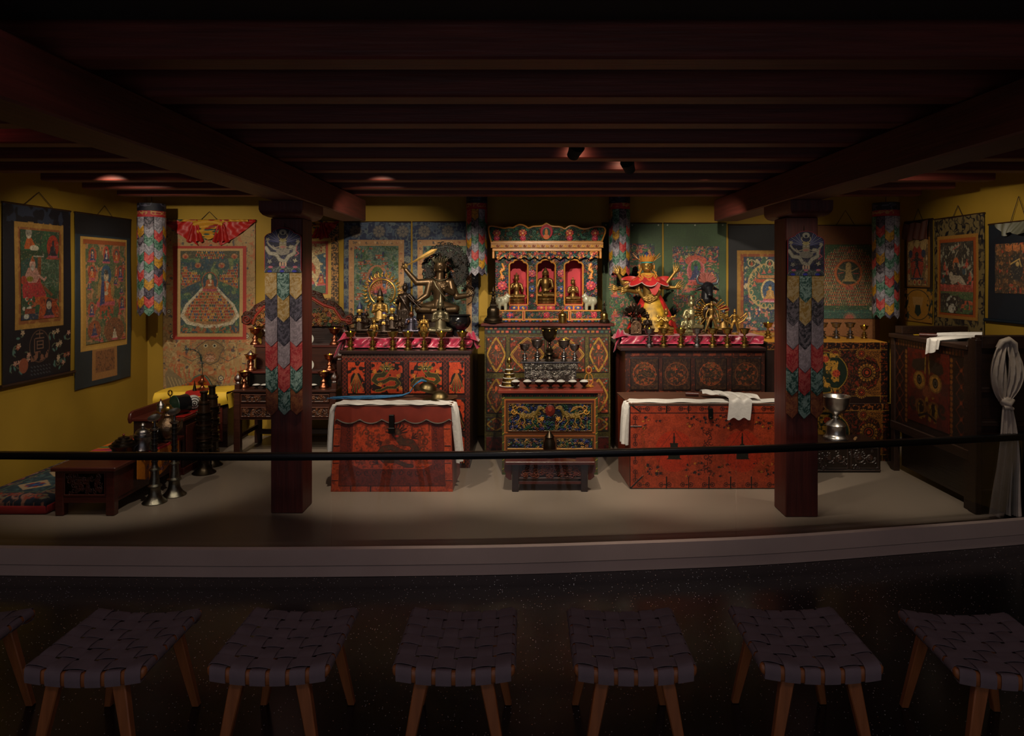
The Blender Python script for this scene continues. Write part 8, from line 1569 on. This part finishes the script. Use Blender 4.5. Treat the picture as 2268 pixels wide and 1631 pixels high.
for s in (-1, 1): obj('wing', MB().tube([(s*.03, .01, .13), (s*.08, .01, .17), (s*.115, .01, .205), (s*.12, .01, .18), (s*.09, .01, .135), (s*.04, .01, .105)], .007, 8, True), M_['gilt'], t)
# ---------------------------------------------------------------- banners
PAL = {'w': ('8e8a92', '4a4450'), 'g': ('0a4230', '6c8c7c'), 'r': ('94141e', 'b85850'), 'y': ('b07e14', '5c400c'), 'p': ('181024', '5c5464'), 'k': ('140e1a', '746872'), 'c': ('94702c', 'b8a078'), 't': ('0e4038', '90a8a0'), 'n': ('6c3018', '94582c'), 's': ('766870', '9a8a92')}
def tie(w, h, ch, seed=0, n=.9):
    a, b_ = PAL[ch]; k = 1/.0045*n; cw = w*1000; chh = h*1000; c = Cv(0, 0, cw, chh, k/1000, a); c.mottle(0, 0, cw, chh, b_, 14, .5, seed, 2, .75, band=.08); c.mottle(0, 0, cw, chh, b_, 22, .56, seed+3, 2, .55)
    return c
def chev(o, h):
    co = np.empty(len(o.data.vertices)*3, np.float32); o.data.vertices.foreach_get('co', co); co = co.reshape(-1, 3); t = 1-co[:, 2]/h; co[:, 2] = h-t*(h-np.abs(co[:, 0])*1.0); o.data.vertices.foreach_set('co', co.ravel()); o.data.update(); return o
def colbanner(lab, cxp, d, ytop, ymid, rows, dy):
    """flat banner hung on the front of a column"""
    W = 82*d/F; k = d/F; t = thing('column_banner', lab, 'banner', (PX(cxp, d), d, 0), 0)
    zt, zm = PZ(ytop, d), PZ(ymid, d); h = zt-zm; c = Cv(0, 0, 82, 98, 2.2, '0c0c28')
    m_ = ((np.abs(c.X-41) < 41) & (c.Y > 22)) | (((c.X-41)/28)**2+((c.Y-20)/20)**2 < 1) | ((np.abs(c.X-41) < 41) & (((np.abs(c.X-41)-22)/19)**2+((c.Y-24)/13)**2 < 1)); c.M = m_
    c.mottle(0, 20, 82, 90, '242450', 5, .62, 3, 2, .7)
    for s in (-1, 1):
        for q in range(8): a = .15+q*.18; c.line([(41+s*9, 32-q*.8), (41+s*(12+26*math.cos(a)), 32-26*math.sin(a))], 1.6, '68687c' if q % 2 else '38386c')
        c.line([(41+s*7, 50), (41+s*20, 46), (41+s*30, 38), (41+s*34, 32)], 4, '8c8474'); c.flower(41+s*33, 30 if s > 0 else 26, 4.5, 'a89c7c', '7c7464', 5)
    c.line([(4, 44), (12, 56), (26, 58), (34, 70), (46, 74), (54, 62), (66, 56), (68, 44), (58, 42)], 9, '5c564c'); c.line([(4, 44), (12, 56), (26, 58), (34, 70), (46, 74), (54, 62), (66, 56), (68, 44), (58, 42)], 6.4, '98907e')
    c.ell(41, 52, 15, 8, '7c7468'); c.ell(41, 35, 8, 9, '80745c'); c.poly([(33, 28), (37, 23), (41, 25), (45, 23), (49, 28), (41, 32)], '94844c'); c.ell(41, 42, 9, 4.5, '8c7c60'); c.ell(41, 42.5, 6, 2.4, 'a06058')
    for q in range(160): c.ell(R_.uniform(4, 78), R_.uniform(42, 76), .8, .8, '5c564c')
    for s in (-1, 1): c.line([(41+s*5, 26), (41+s*10, 19), (41+s*9, 14)], 1.6, 'a8987c'); c.line([(41+s*9, 42), (41+s*18, 44), (41+s*22, 39)], 1.2, 'a8987c'); c.line([(41+s*2, 30), (41+s*8, 28)], 1.6, 'b8a878')
    for s in (-1, 1): c.ell(41+s*4, 34, 1.7, 1.4, 'c8c0a8'); c.ell(41+s*4, 34, .8, .8, '18182c')
    c.ell(41, 10, 8, 6, '8c8878'); c.ell(41, 12, 3, 3, '0c0c28'); c.line([(72, 40), (70, 50), (76, 56), (68, 62)], 2, 'a04850'); c.flower(68, 72, 5, 'a89c7c', '7c7464', 4); c.flower(12, 74, 5, '8c8878', '7c7464', 5)
    for q in range(3): c.ell(35+q*6, 80, 2.2, 5, 'b89478')
    for X0, r in ((12, 14), (28, 12), (41, 15), (54, 12), (70, 14)):
        for rr in (r, r-3, r-6): c.ring(X0, 98, rr, rr, 1.2, '7c8478' if rr % 2 else '4c5448')
    for X0 in (14, 41, 68): c.ell(X0, 86, 5, 2.5, 'b05868'); c.ell(X0-2, 95, 5, 2.5, '1c24a0')
    er = c.M.copy(); er[1:-1, 1:-1] = c.M[2:, 1:-1] & c.M[:-2, 1:-1] & c.M[1:-1, 2:] & c.M[1:-1, :-2] & c.M[1:-1, 1:-1]; er2 = er.copy(); er2[2:-2, 2:-2] &= er[4:, 2:-2] & er[:-4, 2:-2] & er[2:-2, 4:] & er[2:-2, :-4]; er2[:, :3] = False; er2[:, -3:] = False; c.C[~er2 & (c.Y < 94)] = lin('981c30')
    panel('dragon_panel', c, W, h, t, M_['silk'], .008, 0, loc=(0, -.042, zm))
    obj('hanging_loop', MB().tube([(-.004, -.008, zt-.004), (0, -.006, zt+.035), (.004, -.008, zt-.004)], .002, 5), M_['cord'], t)
    wt = W/3-.002
    for col in range(3):
        seq = rows[col % 2]; ys = [ymid]
        for r_, (ch, y1) in enumerate(seq):
            y0 = ys[-1]; za, zb_ = PZ(y0-(9 if r_ else 1), d), PZ(y1, d); o = panel('silk_tie', tie(wt, za-zb_, ch, r_*7+col), wt, za-zb_, t, M_['silk'], .0015, 0, loc=((col-1)*W/3, -.034+.0042*r_, zb_), bow=lambda X, Z, s=col*2, q=zb_: -.004*np.sin((Z+q)*12+s)*np.cos(X*30)); chev(o, za-zb_); ys.append(y1-11)
    return t
A_ = [('c', 664), ('p', 712), ('s', 768), ('r', 822), ('t', 871), ('n', 920)]; B_ = [('t', 666), ('c', 714), ('p', 767), ('s', 817), ('r', 870), ('t', 920)]
colbanner('dragon-topped banner with six rows of pointed silk ties on the left column', 631, 4.925, 505, 604, (A_, B_), 0)
sh = lambda L, k: [(a, y+k) for a, y in L]
colbanner('dragon-topped banner with six rows of pointed silk ties on the right column', 1780, 4.85, 512, 611, ([('c', 671), ('k', 722), ('s', 774), ('r', 826), ('t', 877), ('n', 927)], [('t', 671), ('c', 722), ('k', 774), ('s', 826), ('r', 877), ('t', 928)]), 0)
def cylbanner(lab, px, d, r, ztop, ybot, seq, nrow, seed):
    t = thing('cylinder_banner', lab, 'banner', (PX(px, d), d, 0), seed*.3, 'layered cylindrical silk banners'); zb = PZ(ybot, d)
    c = Cv(0, 0, 60, 12, 2.4, '0c0c1c'); c.mottle(0, 0, 60, 12, '585468', 5, .6, seed, 2, .7, band=.06); hh = .075
    def wrap(o, r):
        co = np.empty(len(o.data.vertices)*3, np.float32); o.data.vertices.foreach_get('co', co); co = co.reshape(-1, 3); a = co[:, 0]/r; rr = r-co[:, 1]; co[:, 0] = np.sin(a)*rr; co[:, 1] = -np.cos(a)*rr; o.data.vertices.foreach_set('co', co.ravel()); o.data.update(); return o
    per = 2*PI*r
    wrap(panel('top_band', c, per*.999, hh, t, M_['silk'], .003, 0, loc=(0, 0, ztop-hh)), r)
    c = Cv(0, 0, 60, 8, 2.4, '8c2428'); c.mottle(0, 0, 60, 8, 'a8884c', 3, .55, seed, 2, .8, band=.1); c.rect(0, 5, 60, 8, '981c20'); wrap(panel('brocade_band', c, per*.999, .065, t, M_['silk'], .003, 0, loc=(0, 0, ztop-hh-.065)), r*.99)
    top = ztop-hh-.06; ncol = 9; wt = per/ncol; st = (top-zb)/(nrow+.3)
    for j in range(ncol):
        for i in range(nrow):
            off = (st*.5 if j % 2 else 0); za = top-i*st-(off if i else 0); z2 = top-(i+1)*st-off-.036; z2 = max(z2, zb)
            ch = seq[(i+j*3+seed) % len(seq)]; o = panel('silk_tie', tie(wt, za-z2, ch, i+j*5, .75), wt*.985, za-z2, t, M_['silk'], .0015, 0, loc=(0, 0, z2)); chev(o, za-z2); wrap(o, r*(1+.012*(nrow-i)/nrow)); o.rotation_euler = (0, 0, 2*PI*j/ncol)
    obj('core_ring', MB().tube([(r*.97*math.cos(a), r*.97*math.sin(a), ztop-.01) for a in np.linspace(0, 2*PI, 24)[:-1]], .004, 6, True).tube([(0, 0, ztop-.01), (0, 0, 2.569)], .003, 6).tube([(-r*.97, 0, ztop-.01), (r*.97, 0, ztop-.01)], .003, 6), M_['cord'], t)
sq = 'ykwgwrgwyprgw'
cylbanner('multicoloured cylindrical banner in the left back corner of the room', 336, 6.85, .128, PZ(452, 6.85), 700, sq, 11, 1)
cylbanner('multicoloured cylindrical banner left of the shrine', 1056, 6.95, .105, 2.48, 612, sq, 8, 2)
cylbanner('multicoloured cylindrical banner right of the shrine', 1372, 6.95, .105, 2.48, 612, sq, 8, 3)
cylbanner('multicoloured cylindrical banner in the right back corner of the room', 1962, 6.80, .122, PZ(450, 6.8), 706, sq, 11, 4)
